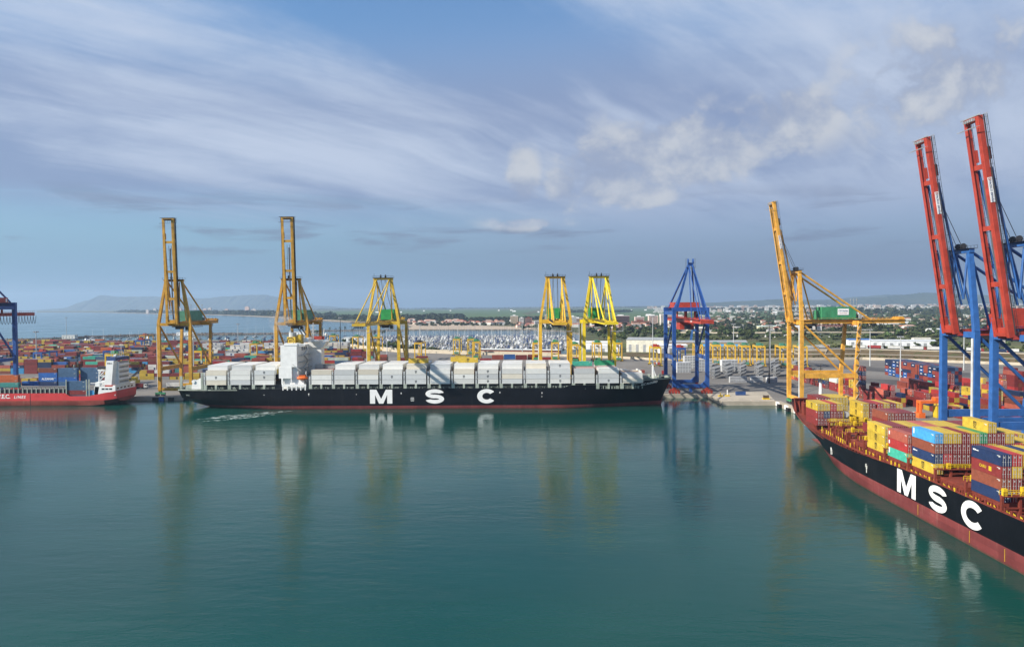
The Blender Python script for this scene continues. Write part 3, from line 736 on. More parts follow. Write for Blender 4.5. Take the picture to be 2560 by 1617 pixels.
b = MB(); b.tube((-145, AY-6.3, 43.6), (-145, AY-6.3, 46.2), 2.2, 16); b.tube((-146.2, AY-6, 46.2), (-146.4, AY-6, 47.6), .5, 8); b.build('exhaust_stack', M['lightgrey'], fun, O1)
b = MB()
for s_ in strip([(-145.2+2.05*cos(R(k*15)), 41.1+2.05*sin(R(k*15))) for k in range(25)], .42, .42): b.add([(x, AY-9.64, z) for x, z in s_], [(0, 1, 2, 3)])
for x in (-146.2, -145.4, -144.6): b.quad((x, AY-9.64, 40.3), (x+.4, AY-9.64, 40.3), (x+.4, AY-9.64, 42), (x, AY-9.64, 42))
b.build('funnel_emblem', M['black'], fun, O1)
b = MB(); b.box(-138.5, -132, AY+2, AY+15, 40.2, 41.2); b.box(-139, -136, AY-4, AY+6, 40, 42.6); b.build('wheelhouse_top', M['white'], ship, O1)
b = MB(); b.box(-136.5, -129, AY+6.5, AY+7.1, 41.2, 43.4); b.build('rail_screen', M['red'], ship, O1)
b = MB(); b.tube((-135.2, AY+4, 41), (-135.2, AY+4, 52), .35, 8, .2)
for z in (45, 47.5, 50): b.box(-136.8, -133.6, AY+3.85, AY+4.15, z, z+.25)
b.beam((-137, AY+3, 41), (-135.3, AY+4, 47), .2, .2); b.tube((-130.6, AY+9, 41), (-129.6, AY+9, 48), .25, 6); b.ball((-128.6, AY+9, 44.2), .9, .9, 1.1)
b.build('radar_mast', M['offwhite'], ship, O1)
b = MB(); b.beam((-139.9, AY-3, 45), (-142.5, AY-3, 48.6), 1.4, .3); b.beam((-137.7, AY-3, 44.6), (-139.9, AY-3, 47.9), 1.6, .35); b.build('exhaust_uptake', M['dark'], ship, O1)
# lifeboat with davit, white deck rail
b = MB(); b.ball((-136.6, AY-15.2, 19.0), 3.5, 1.4, 1.25, 12, 8); b.box(-138.4, -134.6, AY-16.1, AY-14.3, 19.7, 20.7); b.build('lifeboat', M['orange'], ship, O1, smooth=False)
b = MB()
for x in (-139.3, -134.4): b.beam((x, AY-13.5, 17), (x, AY-14.6, 23), .4, .5); b.beam((x, AY-14.6, 23), (x, AY-16, 21.4), .35, .4)
b.beam((-142.3, AY-15.7, 27.4), (-137.2, AY-15.7, 23.4), .4, .4); b.build('davit', M['lightgrey'], ship, O1)
b = MB(); b.box(-148.9, -134.2, AY-16.02, AY-15.3, 14.0, 15.4)
for k in range(6): b.box(-148.6+2.7*k, -147.9+2.7*k, AY-16.02, AY-15.4, 11.72, 14)
b.build('boat_deck', M['white'], ship, O1)
b = MB(); b.box(-149.2, -148.3, AY-15.8, AY-14.6, 15.4, 18.9); b.box(-143.6, -143, AY-15.6, AY-15, 15.4, 18.9); b.build('deck_house', M['white'], ship, O1)
# after deck: white mooring house, ramp sides, flag staff
b = MB(); b.add([(-205, AY-13.8, 11.72), (-198.6, AY-13.8, 11.72), (-198.6, AY+6, 11.72), (-205, AY+6, 11.72), (-204.3, AY-13.8, 16.6), (-198.6, AY-13.8, 19.6), (-198.6, AY+6, 19.6), (-204.3, AY+6, 16.6)],
      [(3,2,1,0),(4,5,6,7),(0,1,5,4),(1,2,6,5),(2,3,7,6),(3,0,4,7)]); b.tube((-203.6, AY-14.3, 17.1), (-203.6, AY-11.5, 17.1), 1.0, 10); b.build('mooring_house', M['white'], ship, O1)
b = MB()
for k in range(12): b.box(-211.5+k*1.2, -211.4+k*1.2, AY-13.2, AY-13.1, 11.72, 13.9+(k % 3)*.4)
b.box(-212, -198, AY-13.2, AY-13.1, 13.5, 13.6)
for k in range(9): b.box(-210+rnd.uniform(0, 9), -209.4+rnd.uniform(0, 9), AY-12+k, AY-11+k, 11.72, 12.6+rnd.random()*3)
for k in range(10): b.tube((-197.8, AY-12+2.6*k, 11.72), (-197.8, AY-12+2.6*k, 22.4), .22, 5)
b.build('mooring_gear', M['sage'], ship, O1)
b = MB(); b.box(-212.6, -211.2, AY-12.9, AY-11.9, 11.72, 20.2); b.box(-198.6, -197.4, AY-15.2, AY-13.6, 11.72, 22.5); b.build('post', M['sage'], ship, O1)
# foremast and windlasses on the forecastle
b = MB(); b.beam((76.6, AY, 16.2), (76.6, AY, 27.4), 1.0, 1.2, (0, 1, 0), .8, .9); b.beam((78.8, AY, 16.2), (76.9, AY, 22), .7, .7, (0, 1, 0)); b.box(75.6, 79.4, AY-.6, AY+.6, 24.6, 24.9); b.box(78.6, 79.3, AY-.5, AY+.5, 24.9, 26.2)
b.build('foremast', M['white'], ship, O1)
b = MB(); b.tube((76.6, AY, 27.4), (76.6, AY, 37.4), .16, 6); b.build('mast_pole', M['grey'], ship, O1)
b = MB(); rnd = random.Random(4)
for k in range(34):
    x = rnd.uniform(69, 86); hb = max(.5, (88-x)*.5); y = AY+rnd.uniform(-hb, hb); b.box(x, x+rnd.uniform(.4, 1.4), y, y+rnd.uniform(.4, 1.2), 16.2, 17.2+rnd.uniform(.2, 1.5))
b.build('windlass_gear', M['sage'], ship, O1)
b = MB(); b.box(67.6, 68.4, AY-9.5, AY+9.5, 14.2, 21.6); b.build('breakwater_wall', M['offwhite'], ship, O1)
# its containers: the outer row one by one, the rest of the pile as a mass
W_SHADES = ['white', 'pale grey', 'cream', 'white', 'pale grey', 'white']
rnd = random.Random(23)
TN = ['lowest', 'second', 'third', 'top']
for i, x in enumerate(BX):
    nt = TIER[i]
    where = (f'{ORD[3-i]} bay behind the bridge' if i < 3 else f'{ORD[i-2]} bay ahead of the bridge')
    for t in range(nt):
        inner = 1 if (t == 3 and i != 3) else 0
        for r in range(12):
            y = AY-15.3+2.55*r
            if r < inner or (r == 0 and i == 16 and t == 1): continue
            if i == 16 and r > 8: continue
            colr = rnd.choice(W_SHADES); z = 15.06+2.95*t
            if r == inner or (r == 1 and i == 16 and t == 1):
                lg = rnd.random() < .3
                tn = 'top' if t == nt-1 else TN[t]
                container(x, y+CW/2, z, 0, colr, f'{colr} {"stencilled " if lg else ""}container, {tn} tier, {where} of the black ship', 'reefer',
                          'white containers on the far black ship', doors=False, logo=lg, logoside=(-1,))
            elif t == nt-1 or t == 3 or r == 11 or (t >= nt-2):
                c_ = rnd.choice(W_SHADES+(['maroon', 'rust red', 'yellow'] if t < 3 else []))
                yard.box(x, y, z, 12.19, CW, 2.84, tuple(q*1.3 for q in jit(CC[c_], .06)))
    # maroon ends seen in the gaps between the bays
    if i > 3 and i < 13:
        for t in range(4):
            for r in range(2, 11, 1):
                pass
for (i, r, t, c_) in ((7, 4, 4, 'yellow'), (9, 5, 4, 'yellow'), (9, 8, 4, 'yellow'), (3, 3, 3, 'grey'), (14, 7, 3, 'turquoise'), (15, 9, 3, 'green'), (15, 10, 3, 'green')):
    container(BX[i]+(.0 if i != 9 else (1.5 if r == 5 else -4)), AY-15.3+2.55*r+CW/2, 15.06+2.95*t, 0, c_, f'{c_} container on the white stacks, {ORD[max(i-2, 1)]} bay ahead of the bridge, {ORD[r+1]} row in', 'c40',
              None, doors=False, logo=(c_ in ('yellow', 'grey')), logoside=(-1,))

# ================================================================ the red feeder ship at the left
RY = 475.2
feeder = thing('container_ship', 'red feeder ship with white stern tower and slanted deckhouse, cut off by the picture edge', 'ship', (-330, RY, 0), 0)
OF = (-330, RY, 0)
st = []
for x, hb, top in ((-262.0, [.05, 7.5, 11.4, 12.2], 9.6), (-264.5, [.05, 9, 11.9, 12.2], 9.0), (-270, [6, 11.2, 12.2, 12.2], 8.2), (-277.9, [9, 12.2, 12.2, 12.2], 6.6), (-279, [10, 12.2, 12.2, 12.2], 6.2), (-292, [11, 12.2, 12.2, 12.2], 6.3), (-295, [11, 12.2, 12.2, 12.2], 8.2), (-420, [11, 12.2, 12.2, 12.2], 8.2)):
    zb = [2.0, 2.8, 4.6] if x > -263 else ([1.4, 2.2, 4.2] if x > -266 else ([.2, 1.0, 3.6] if x > -271 else [-2, 0.2, 3.4]))
    st.append((x, list(zip(hb, zb+[top]))))
st = st[::-1]
b = MB(); loft(b, st, 4, lambda k: 1 if k < 2 else 0, 'x', RY, deck=2); smooth_hull(b.build('hull', [M['redship'], M['antifoul2'], M['dark']], feeder, OF))
FW = RY-12.25
tm = text_mesh('W.E.C.', 3.6, .09, 0, .95, 'white', 'RIGHT'); place_text('lettering', tm, feeder, (-330.2+330, FW-RY, 6.1), (1, 0, 0), (0, 0, 1))
tm = text_mesh('LINES', 2.5, .05, .22, 1.25, 'white', 'LEFT'); place_text('lettering', tm, feeder, (-328.0+330, FW-RY, 5.75), (1, 0, 0), (0, 0, 1))
b = MB(); b.box(-317.6, -317.3, FW, FW+.1, 0.5, 8.0); b.build('ladder_mark', M['black'], feeder, OF)
for k in range(22):
    b = MB(); x = -296.4-2.9*k; b.box(x-.25, x+.25, RY-11.8, RY-11.3, 7.3, 11.7); b.build('bulwark_stay', M['sage'], feeder, OF)
b = MB(); b.box(-420, -295.2, RY-11.25, RY-11.1, 7.3, 10.3); b.box(-420, -295.2, RY-11.9, RY-11.0, 11.7, 12.1); b.build('hatch_side', M['dark'], feeder, OF)
b = MB()
for x in (-294.6, -281.6, -279.9): b.box(x, x+.5, RY-11.9, RY-11.4, 5.3, 16.8)
b.build('cell_guide', M['sage'], feeder, OF)
b = MB(); b.box(-276.2, -262.6, RY-12, RY+12, 6.5, 12.2)
b.add([(-276.4, RY-12, 6.4), (-274, RY-12, 6.4), (-274, RY+12, 6.4), (-276.4, RY+12, 6.4), (-275.4, RY-12, 15), (-272.5, RY-12, 15), (-272.5, RY+12, 15), (-275.4, RY+12, 15)],
      [(3,2,1,0),(4,5,6,7),(0,1,5,4),(1,2,6,5),(2,3,7,6),(3,0,4,7)])
b.box(-264.2, -262.6, RY-12, RY+12, 12.2, 13.1)
dh = b.build('deckhouse', M['white'], feeder, OF)
for k in range(3):
    b = MB(); b.box(-271.4+2.4*k, -269.5+2.4*k, RY-12.04, RY-11.98, 10.2, 11.2); b.build('window', M['glass'], dh, OF)
for k in range(5):
    b = MB(); b.box(-262.62, -262.55, RY-10.5+4.2*k, RY-7.8+4.2*k, 10.4, 11.4); b.build('window', M['glass'], dh, OF)
b = MB()
b.add([(-270, RY-11.6, 12.2), (-265.4, RY-11.6, 12.2), (-265.4, RY-7, 12.2), (-270, RY-7, 12.2), (-268.3, RY-11.6, 28.5), (-263.6, RY-11.6, 28.5), (-263.6, RY-7, 28.5), (-268.3, RY-7, 28.5)],
      [(3,2,1,0),(4,5,6,7),(0,1,5,4),(1,2,6,5),(2,3,7,6),(3,0,4,7)])
b.build('funnel_tower', M['white'], feeder, OF)
place_text('lettering', text_mesh('W.E.C.', 1.2, .03, 0, 1, 'black'), feeder, (-266.1+330, -11.66, 26.9), (1, 0, 0), (0, 0, 1))
b = MB()
for k in range(5): b.box(-266.4, -261.9, RY-6.8, RY+6, 13+3.1*k, 13.25+3.1*k)
b.box(-266.2, -263.2, RY-6.9, RY+5.5, 12.2, 27.6); b.build('accommodation_deck', M['white'], feeder, OF)
b = MB()
for k in range(5): b.box(-263.15, -263.1, RY-6, RY+5, 14+3.1*k, 15.3+3.1*k)
b.build('window_band', M['grey'], feeder, OF)
b = MB(); b.box(-268.6, -263, RY-10.5, RY+6, 28.5, 30.6); b.build('wheelhouse', M['navy'], feeder, OF)
b = MB(); b.box(-274, -268.6, RY-11.6, RY-8, 23.4, 24.9); b.build('bridge_wing', M['dark'], feeder, OF)
b = MB()
b.beam((-273.6, RY-11.3, 12.2), (-273.2, RY-11.3, 22), .5, .5); b.beam((-273.3, RY-11.3, 20), (-271, RY-11.3, 23.4), .5, .5); b.box(-274, -269.5, RY-11.6, RY-9.5, 22.2, 23)
for k in range(3): b.beam((-273.2, RY-11.3, 13+3*k), (-269.6, RY-11.3, 16+3*k), .35, .35); b.beam((-273.2, RY-11.3, 16+3*k), (-269.6, RY-11.3, 16+3*k), .3, .3)
b.build('stair_frame', M['white'], feeder, OF)
b = MB(); rnd = random.Random(2)
for k in range(7): x = -268.2+.75*k; b.tube((x, RY-6+k, 30.6), (x, RY-6+k, 32+rnd.random()*3), .14, 5)
b.ball((-264, RY-8, 31.6), .8, .8, 1); b.ball((-266, RY-6, 31.4), .6, .6, .8); b.tube((-265, RY, 30.6), (-265, RY, 39), .14, 5); b.build('radar_mast', M['offwhite'], feeder, OF)
b = MB(); b.box(-269.5, -263, RY-11.9, RY-9, 12.2, 13.2); b.build('rescue_boat', M['red'], feeder, OF)
b = MB()
for k in range(20): b.box(-262.7, -262.6, RY-12+1.26*k, RY-11.9+1.26*k, 13.1, 14.1+.6*(k % 4 == 0))
b.box(-262.7, -262.6, RY-12, RY+12, 14.0, 14.1); b.build('deck_rail', M['lightgrey'], feeder, OF)
def fc(x, y, z, c_, lab, mark=None, kind='c40', **k): container(x, y, z, 0, c_, lab, kind, None, doors=False, mark=mark, logoside=(-1,), **k)
fc(-294.3, 465.2, 7.0, 'maroon', 'maroon container at deck level beside the white stern tower of the red ship')
fc(-294.3, 465.2, 9.9, 'slate blue', 'slate blue container upon a maroon one in the red ship, nearest its stern')
fc(-294.3, 465.2, 12.8, 'slate blue', 'topmost slate blue container of the three-high stack nearest the stern of the red ship')
fc(-281.2, 465.2, 7.0, 'sky blue', 'sky blue short container tucked against the white tower of the red ship', kind='c20')
fc(-330.8+12.4, 474, 14.6, 'blue', 'blue container with white lettering in the middle of the red ship', ('ALZAMAR', 1.75, 6.1))
fc(-330.8+12.4, 474, 17.5, 'blue', 'dark blue container with one faint white line, upon the lettered one')
fc(-330.8+12.4, 474, 20.4, 'brown', 'brown container topping the lettered blue stack on the red ship')
fc(-330.8+12.4, 474, 11.7, 'navy blue', 'navy container under the white lettered one on the red ship')
fc(-305.4, 474, 11.7, 'slate blue', 'slate blue container in the third tier down, middle stack of the red ship')
fc(-305.4, 474, 14.6, 'blue', 'deep blue container right of the white lettering on the red ship')
fc(-305.4, 474, 17.5, 'slate blue', 'faded blue container second from top beside the lettered stack on the red ship')
fc(-305.4, 474, 20.4, 'slate blue', 'faded blue container on top beside the lettered stack on the red ship')
fc(-292.4, 476.6, 17.5, 'slate blue', 'grey blue container second from top behind the white stern tower of the red ship')
fc(-292.4, 476.6, 20.4, 'slate blue', 'grey blue container on top behind the white stern tower of the red ship')
fc(-292.4, 476.6, 14.6, 'slate blue', 'grey blue container third from top behind the white stern tower of the red ship')
fc(-341.5, 470, 16.4, 'orange', 'upper orange container by the picture edge on the red ship')
fc(-341.5, 470, 13.5, 'orange', 'lower orange container by the picture edge on the red ship')
fc(-338.4, 466, 11.9, 'teal', 'teal container in front of the orange ones on the red ship')
fc(-331, 476, 11.7, 'blue', 'royal blue container low behind the teal one on the red ship')

# ================================================================ the black and red container ship at the right
NX = 130.0
near = thing('container_ship', 'black and red container ship with colourful boxes, moored by the blue and red cranes', 'ship', (NX, 200, 0), 0, 'container ships with big white hull letters')
ON = (NX, 200, 0); NB = 17.7
sn = [(60, [9, 13, 16, NB, NB], 12.1)] + [(y, [17, NB, NB, NB, NB], 12.1) for y in (85, 150, 200, 226)] + [
    (240, [16.9, NB, NB, NB, NB], 11.4), (256, [16, 17.4, NB, NB, NB], 10.7), (270, [13.6, 15.9, 16.8, 17.4, 17.6], 10.5), (286, [9.6, 12.9, 14.8, 16.2, 16.6], 10.4), (298, [7, 9.6, 12.2, 14.2, 15.1], 10.4),
    (310, [4.4, 5.8, 8.8, 11.8, 13.3], 10.5), (323, [.4, 1.2, 4.9, 8.8, 11.3], 11.0), (335, [.1, .1, 1.9, 6.0, 9.2], 11.9), (345, [.05, .05, .2, 3.0, 7.1], 12.9), (356, [.04, .04, .05, .5, 4.2], 14.0), (367, [.03, .03, .03, .05, .4], 15.2)]
st = [(y, list(zip(h, [max(q, (y-327)/40*14.9-.35+.03*i_) for i_, q in enumerate([-2, 0, 4.25, 7.6])]+[top]))) for y, h, top in sn]
b = MB(); loft(b, st, 5, lambda k: 1 if k < 2 else 0, 'y', NX, deck=2)
smooth_hull(b.build('hull', [M['hullblack'], M['antifoul'], M['redbrown']], near, ON))
b = MB(); b.ball((NX, 328, -1.5), 2.5, 16.2, 2.6, 14, 10); b.build('bulbous_bow', M['antifoul'], near, ON, smooth=True)
WN = NX-NB-.06
mapN = lambda y0, z0: (lambda u, v: (WN, y0-u, z0+v))
letter_obj(letter_M(10.8, 7.0, 2.25), mapN(227.2, 4.65), ON, near)
letter_obj(letter_S(9.0, 7.1, 2.0, 1.75), mapN(209.4, 4.5), ON, near)
letter_obj(letter_C(9.8, 7.1, 2.1, 1.75), mapN(193.8, 4.6), ON, near)
def nmark(y, z, w_, h, m='rail'): b = MB(); b.box(WN-.03, WN+.02, y, y+w_, z, z+h); return b
b = nmark(247.2, 7.0, .9, 1.0); v_ = nmark(247.4, 5.6, .45, 1.4); b.add(v_.v, v_.f); b.box(WN-.35, WN, 247.5, 247.8, 7.6, 8.6); b.build('bollard_recess', M['offwhite'], near, ON)
b = MB(); b.box(NX-16.8, NX-16.3, 278.4, 279.4, 6.7, 8.0); b.box(NX-16.85, NX-16.35, 278.6, 279.1, 5.4, 6.7); b.build('bollard_recess', M['offwhite'], near, ON)
for k, y in enumerate((215, 190, 176)):
    b = nmark(y, .8, .12, 3.0); b.build('draught_mark', M['rail'], near, ON)
# breakwater on the forecastle with brackets
b = MB(); b.box(NX-7.0, NX+7.0, 345, 345.4, 11.9, 18.2)
for k in range(8): x = NX-6.8+1.94*k; b.add([(x-.12, 345, 18), (x+.12, 345, 18), (x+.12, 345, 12), (x-.12, 345, 12), (x-.12, 342.4, 12), (x+.12, 342.4, 12)], [(0, 3, 4), (1, 5, 2), (0, 4, 5, 1)])
b.box(NX-7.0, NX+7.0, 344.3, 345, 17.8, 18.2)
b.build('breakwater_wall', M['redbrown'], near, ON)
b = MB(); b.box(NX-5.2, NX-1.5, 338, 341, 10.9, 16.6); b.build('deck_store', M['redbrown'], near, ON)
b = MB(); b.tube((NX+9.5, 318, 10), (NX+9.5, 318, 16), .5, 8); b.build('vent_pipe', M['redbrown'], near, ON)
# hatch coamings and cover edges per bay, cell posts at the ship side
BAYS = {'first': 180.3, 'second': 195.0, 'third': 209.8, 'fourth': 224.6, 'fifth': 238.9, 'sixth': 253.8, 'seventh': 268.6, 'eighth': 281.4, 'ninth': 294.0, 'tenth': 313.0}
half = lambda y: NB-.6 if y < 262 else max(4, NB-.6-(y-262)*.155)
b = MB()
for k, y in BAYS.items():
    hw = half(y+12)-1.4
    b.box(NX-hw, NX+hw, y+.15, y+12.1, 9.6, 13.1)
b.build('hatch_coaming', M['redbrown'], near, ON)
for k, y in BAYS.items():
    hw = half(y+12)-1.2
    for q in range(4):
        b = MB(); wq = 2*hw/4; b.box(NX-hw+wq*q+.06, NX-hw+wq*(q+1)-.06, y+.2, y+12.0, 13.1, 13.66); b.build('hatch_cover', M['redbrown'], near, ON)
ly = [178.6, 193.2, 207.7, 222.3, 236.9, 251.6, 266.4, 280.5, 292.0]
rnd = random.Random(9)
for k, y in enumerate(ly):
    hw = half(y); b = MB()
    n = 9
    for q in range(n):
        x = NX-hw+.2+(2*hw-.4)*q/(n-1); b.box(x-.28, x+.28, y-.35, y+.35, 9.7, 15.6 if k < 8 else 15.2)
    b.box(NX-hw, NX+hw, y-.8, y+.8, 15.6 if k < 8 else 15.2, 15.85 if k < 8 else 15.45)
    b.box(NX-hw, NX+hw, y-.3, y+.3, 12.6, 12.9)
    lb = b.build('lashing_bridge', M['redbrown'], near, ON)
    b = MB(); z0 = 15.85 if k < 8 else 15.45
    for yy in (y-.75, y+.75):
        b.box(NX-hw, NX+hw, yy-.05, yy+.05, z0+1.0, z0+1.12); b.box(NX-hw, NX+hw, yy-.04, yy+.04, z0+.5, z0+.58)
        for q in range(18): x = NX-hw+(2*hw)*q/17; b.box(x-.05, x+.05, yy-.05, yy+.05, z0, z0+1.1)
    for q in range(5): x = NX-hw+rnd.uniform(0, 2*hw-1); b.box(x, x+.9, y-.6, y+.3, z0, z0+rnd.uniform(1.2, 2.2))
    b.build('safety_rail', M['rail'], lb, ON)
# side passage: posts, lockers and yellow ladders under the stacks along the ship side
b = MB(); b2 = MB()
y = 165.0
while y < 318:
    hw = half(y) if y < 262 else (NB-.5-(max(0, y-262))*.10-max(0, y-292)*.12)
    x = NX-hw
    b.box(x, x+.35, y, y+.35, 9.8, 13.2); b.box(x, x+.12, y+.35, y+2.4, 11.0+.6*(y < 235), 11.7+.6*(y < 235))
    if rnd.random() < .55: xx = x+.8; b.box(xx, xx+1.1, y+.5, y+1.6, 9.7, 11.2+rnd.random()*1.7)
    if rnd.random() < .6: b2.beam((x+.5, y+.4, 10.8), (x+.6, y+1.5+rnd.random(), 12.4), .14, .14); b2.beam((x+.5, y+1.9, 11.2), (x+.5, y+2.5, 12.6), .14, .14)
    if rnd.random() < .2: b2.box(x-.06, x+.06, y+.8, y+1.4, 11.4, 12.9)
    y += 2.45
b.build('side_passage', M['redbrown'], near, ON); tag(b2.build('ladders', M['rail'], near, ON), kind='stuff')
b = MB()
for k in range(26):
    y = rnd.uniform(258, 292); x = NX-rnd.uniform(6, 15.5); s_ = rnd.uniform(.4, 1.5); b.box(x, x+s_, y, y+s_, 9.6, 13.2+rnd.uniform(.4, 2.2))
b.build('deck_machinery', M['redbrown'], near, ON)
b = MB()
for k in range(16):
    y = rnd.uniform(256, 292); x = NX-rnd.uniform(9, 16); b.beam((x, y, 11.5), (x+rnd.uniform(-.5, .5), y+rnd.uniform(-1.2, 1.2), 13.6+rnd.random()*1.5), .16, .16)
b.build('yellow_ladder', M['rail'], near, ON)
# containers: bay -> column -> colours from the lowest tier up
Y_, MA, RE, SA, NV, BR, TQ, SB, GR, WH = 'yellow', 'maroon', 'red', 'salmon', 'navy blue', 'brown', 'turquoise', 'sky blue', 'green', 'white'
NEAR = {
 'first': [[NV, BR, MA, NV], [MA, MA, Y_, RE], [MA, BR, MA, Y_], [MA, MA, MA, NV], [MA, RE, MA, Y_], [MA, MA, MA, RE], [0, 0, MA, Y_], [0, 0, MA, MA]],
 'third': [[Y_, NV, BR, SB], [0, RE, MA, Y_], [0, MA, MA, Y_], [0, MA, MA, MA], [0, 0, MA, Y_], [0, 0, MA, GR], [0, 0, Y_, MA, Y_], [0, 0, MA, MA], [0, 0, MA, Y_], [0, RE, RE], [0, RE, Y_], [0, RE, Y_]],
 'fourth': [[TQ, RE, SA], [0, MA, MA], [0, 0, MA], [0, 0, MA], [0, 0, MA], [0, 0, SA], [0, 0, Y_], [0, 0, Y_], [0, 0, MA], [0, 0, MA], [0, 0, MA], [0, 0, Y_], [0, MA, SA], [0, MA, Y_]],
 'fifth': [[Y_, Y_, Y_], [MA, MA, MA], [0, MA, MA], [0, MA, Y_], [0, MA, Y_], [0, SA, SA], [0, 0, SA], [0, 0, Y_], [0, 0, Y_], [0, 0, Y_], [0, 0, MA], [0, 0, MA], [0, MA, MA]],
 'sixth': [[], [], [0, MA], [0, MA], [0, Y_], [0, Y_], [MA, MA], [0, MA]],
 'seventh': [[], [], [], [], [], [], [MA, MA, BR], [MA, MA, MA], [0, MA, MA], [0, MA, MA]],
 'ninth': [[MA, MA, Y_], [MA, NV, Y_], [Y_, MA, RE], [MA, MA, Y_], [NV, 0], [Y_, 0], [], [Y_, Y_, Y_], [0, MA, MA], [0, RE, RE], [0, MA, Y_], [0, MA, MA], [0, Y_, Y_]],
 'tenth': [[], [], [], [MA, MA, MA], [0, MA, MA], [0, Y_, Y_], [0, Y_, Y_], [0, Y_, Y_]],
}
TW = ['bottom', 'second', 'third', 'fourth', 'fifth']
for bay, cols in NEAR.items():
    y = BAYS[bay]
    for c_, stack in enumerate(cols):
        for t, col in enumerate(stack):
            if not col or (bay in ('first', 'fourth', 'fifth') and c_ > 1 and t < len(stack)-1): continue
            x = NX-16.0+2.53*c_
            if bay == 'third' and c_ > 4: x = NX-16.0+2.46*c_
            if bay == 'ninth' and c_ > 8: x += .5
            lg = col == Y_
            lab = f'{col} container, {TW[t]} tier, {ORD[c_+1]} stack from the water, {bay} bay of the near ship'
            o = container(x+CW/2, y, 13.7+TH*t, pi/2, col, lab, 'c40', 'containers on the near ship', True, lg and (c_ == 0 or (c_ == 6 and t == 4) or (bay == 'ninth' and c_ == 7)), logoside=(1,))
            if c_ == 0 and col in (RE, SA, TQ, SB): side_patch(o, 10.9, 11.6, 1.1, 2.2 if col in (RE, SA) else 2.7)
            if c_ == 0 and col == NV and t > 0: side_patch(o, 10.3, 11.5, 1.95, 2.3); side_patch(o, 9.2, 10.2, 1.95, 2.15)
            if bay == 'first' and c_ == 0 and t == 2: place_text('lettering', text_mesh('CARU', 1.0, .03, .0, 1.1, 'rail'), o, (7.4, CW/2+.02, 1.5), (-1, 0, 0), (0, 0, 1)); side_patch(o, 3.9, 5.0, .9, 2.0, 'rail')
# a silver tank container lying between the ninth-bay stacks
tank = thing('tank_container', 'silver round tank in a frame beside yellow boxes near the bow of the near ship', 'tank container', (NX-4.6, 294, 16.62))
b = MB(); b.tube((0, .4, 1.35), (0, 5.8, 1.35), 1.12, 14); b.build('tank', M['lightgrey'], tank)
b = MB()
for x in (-1.15, 1.15):
    for yy in (0, 6): b.box(x-.07, x+.07, yy-.07, yy+.07, 0, 2.6)
    b.box(x-.07, x+.07, .07, 5.93, 0, .14); b.box(x-.07, x+.07, .07, 5.93, 2.46, 2.6)
b.build('tank_frame', M['rail'], tank)
# ================================================================ quay cranes
def bogie(par, u, v, mat):
    b = MB(); b.box(u-3.4, u+3.4, v-.55, v+.55, 1.5, 2.5); b.box(u-.9, u+.9, v-.7, v+.7, 2.5, 3.6)
    b.mi = 1
    for k in (-2.9, -1.9, -.95, .95, 1.9, 2.9): b.tube((u+k, v-.35, .62), (u+k, v+.35, .62), .5, 9); b.box(u+k-.42, u+k+.42, v-.45, v+.45, .7, 1.5)
    b.build('bogie', [M[mat], M['dark'] if mat != 'red' else M[mat]], par)
def walkway(b, p, q, off, mat=None):
    """thin slab with a two-bar handrail along p-q (horizontal)"""
    p = Vector(p); q = Vector(q); d = (q-p).normalized(); n = int((q-p).length/2.4)
    b.beam(p, q, .8, .08)
    s = d.cross(Vector((0, 0, 1)))*off
    for hgt in (.55, 1.1): b.beam(p+s+Vector((0, 0, hgt)), q+s+Vector((0, 0, hgt)), .07, .07)
    for k in range(n+1): c = p+(q-p)*(k/max(1, n))+s; b.beam(c, c+Vector((0, 0, 1.1)), .08, .08, (1, 0, 0))
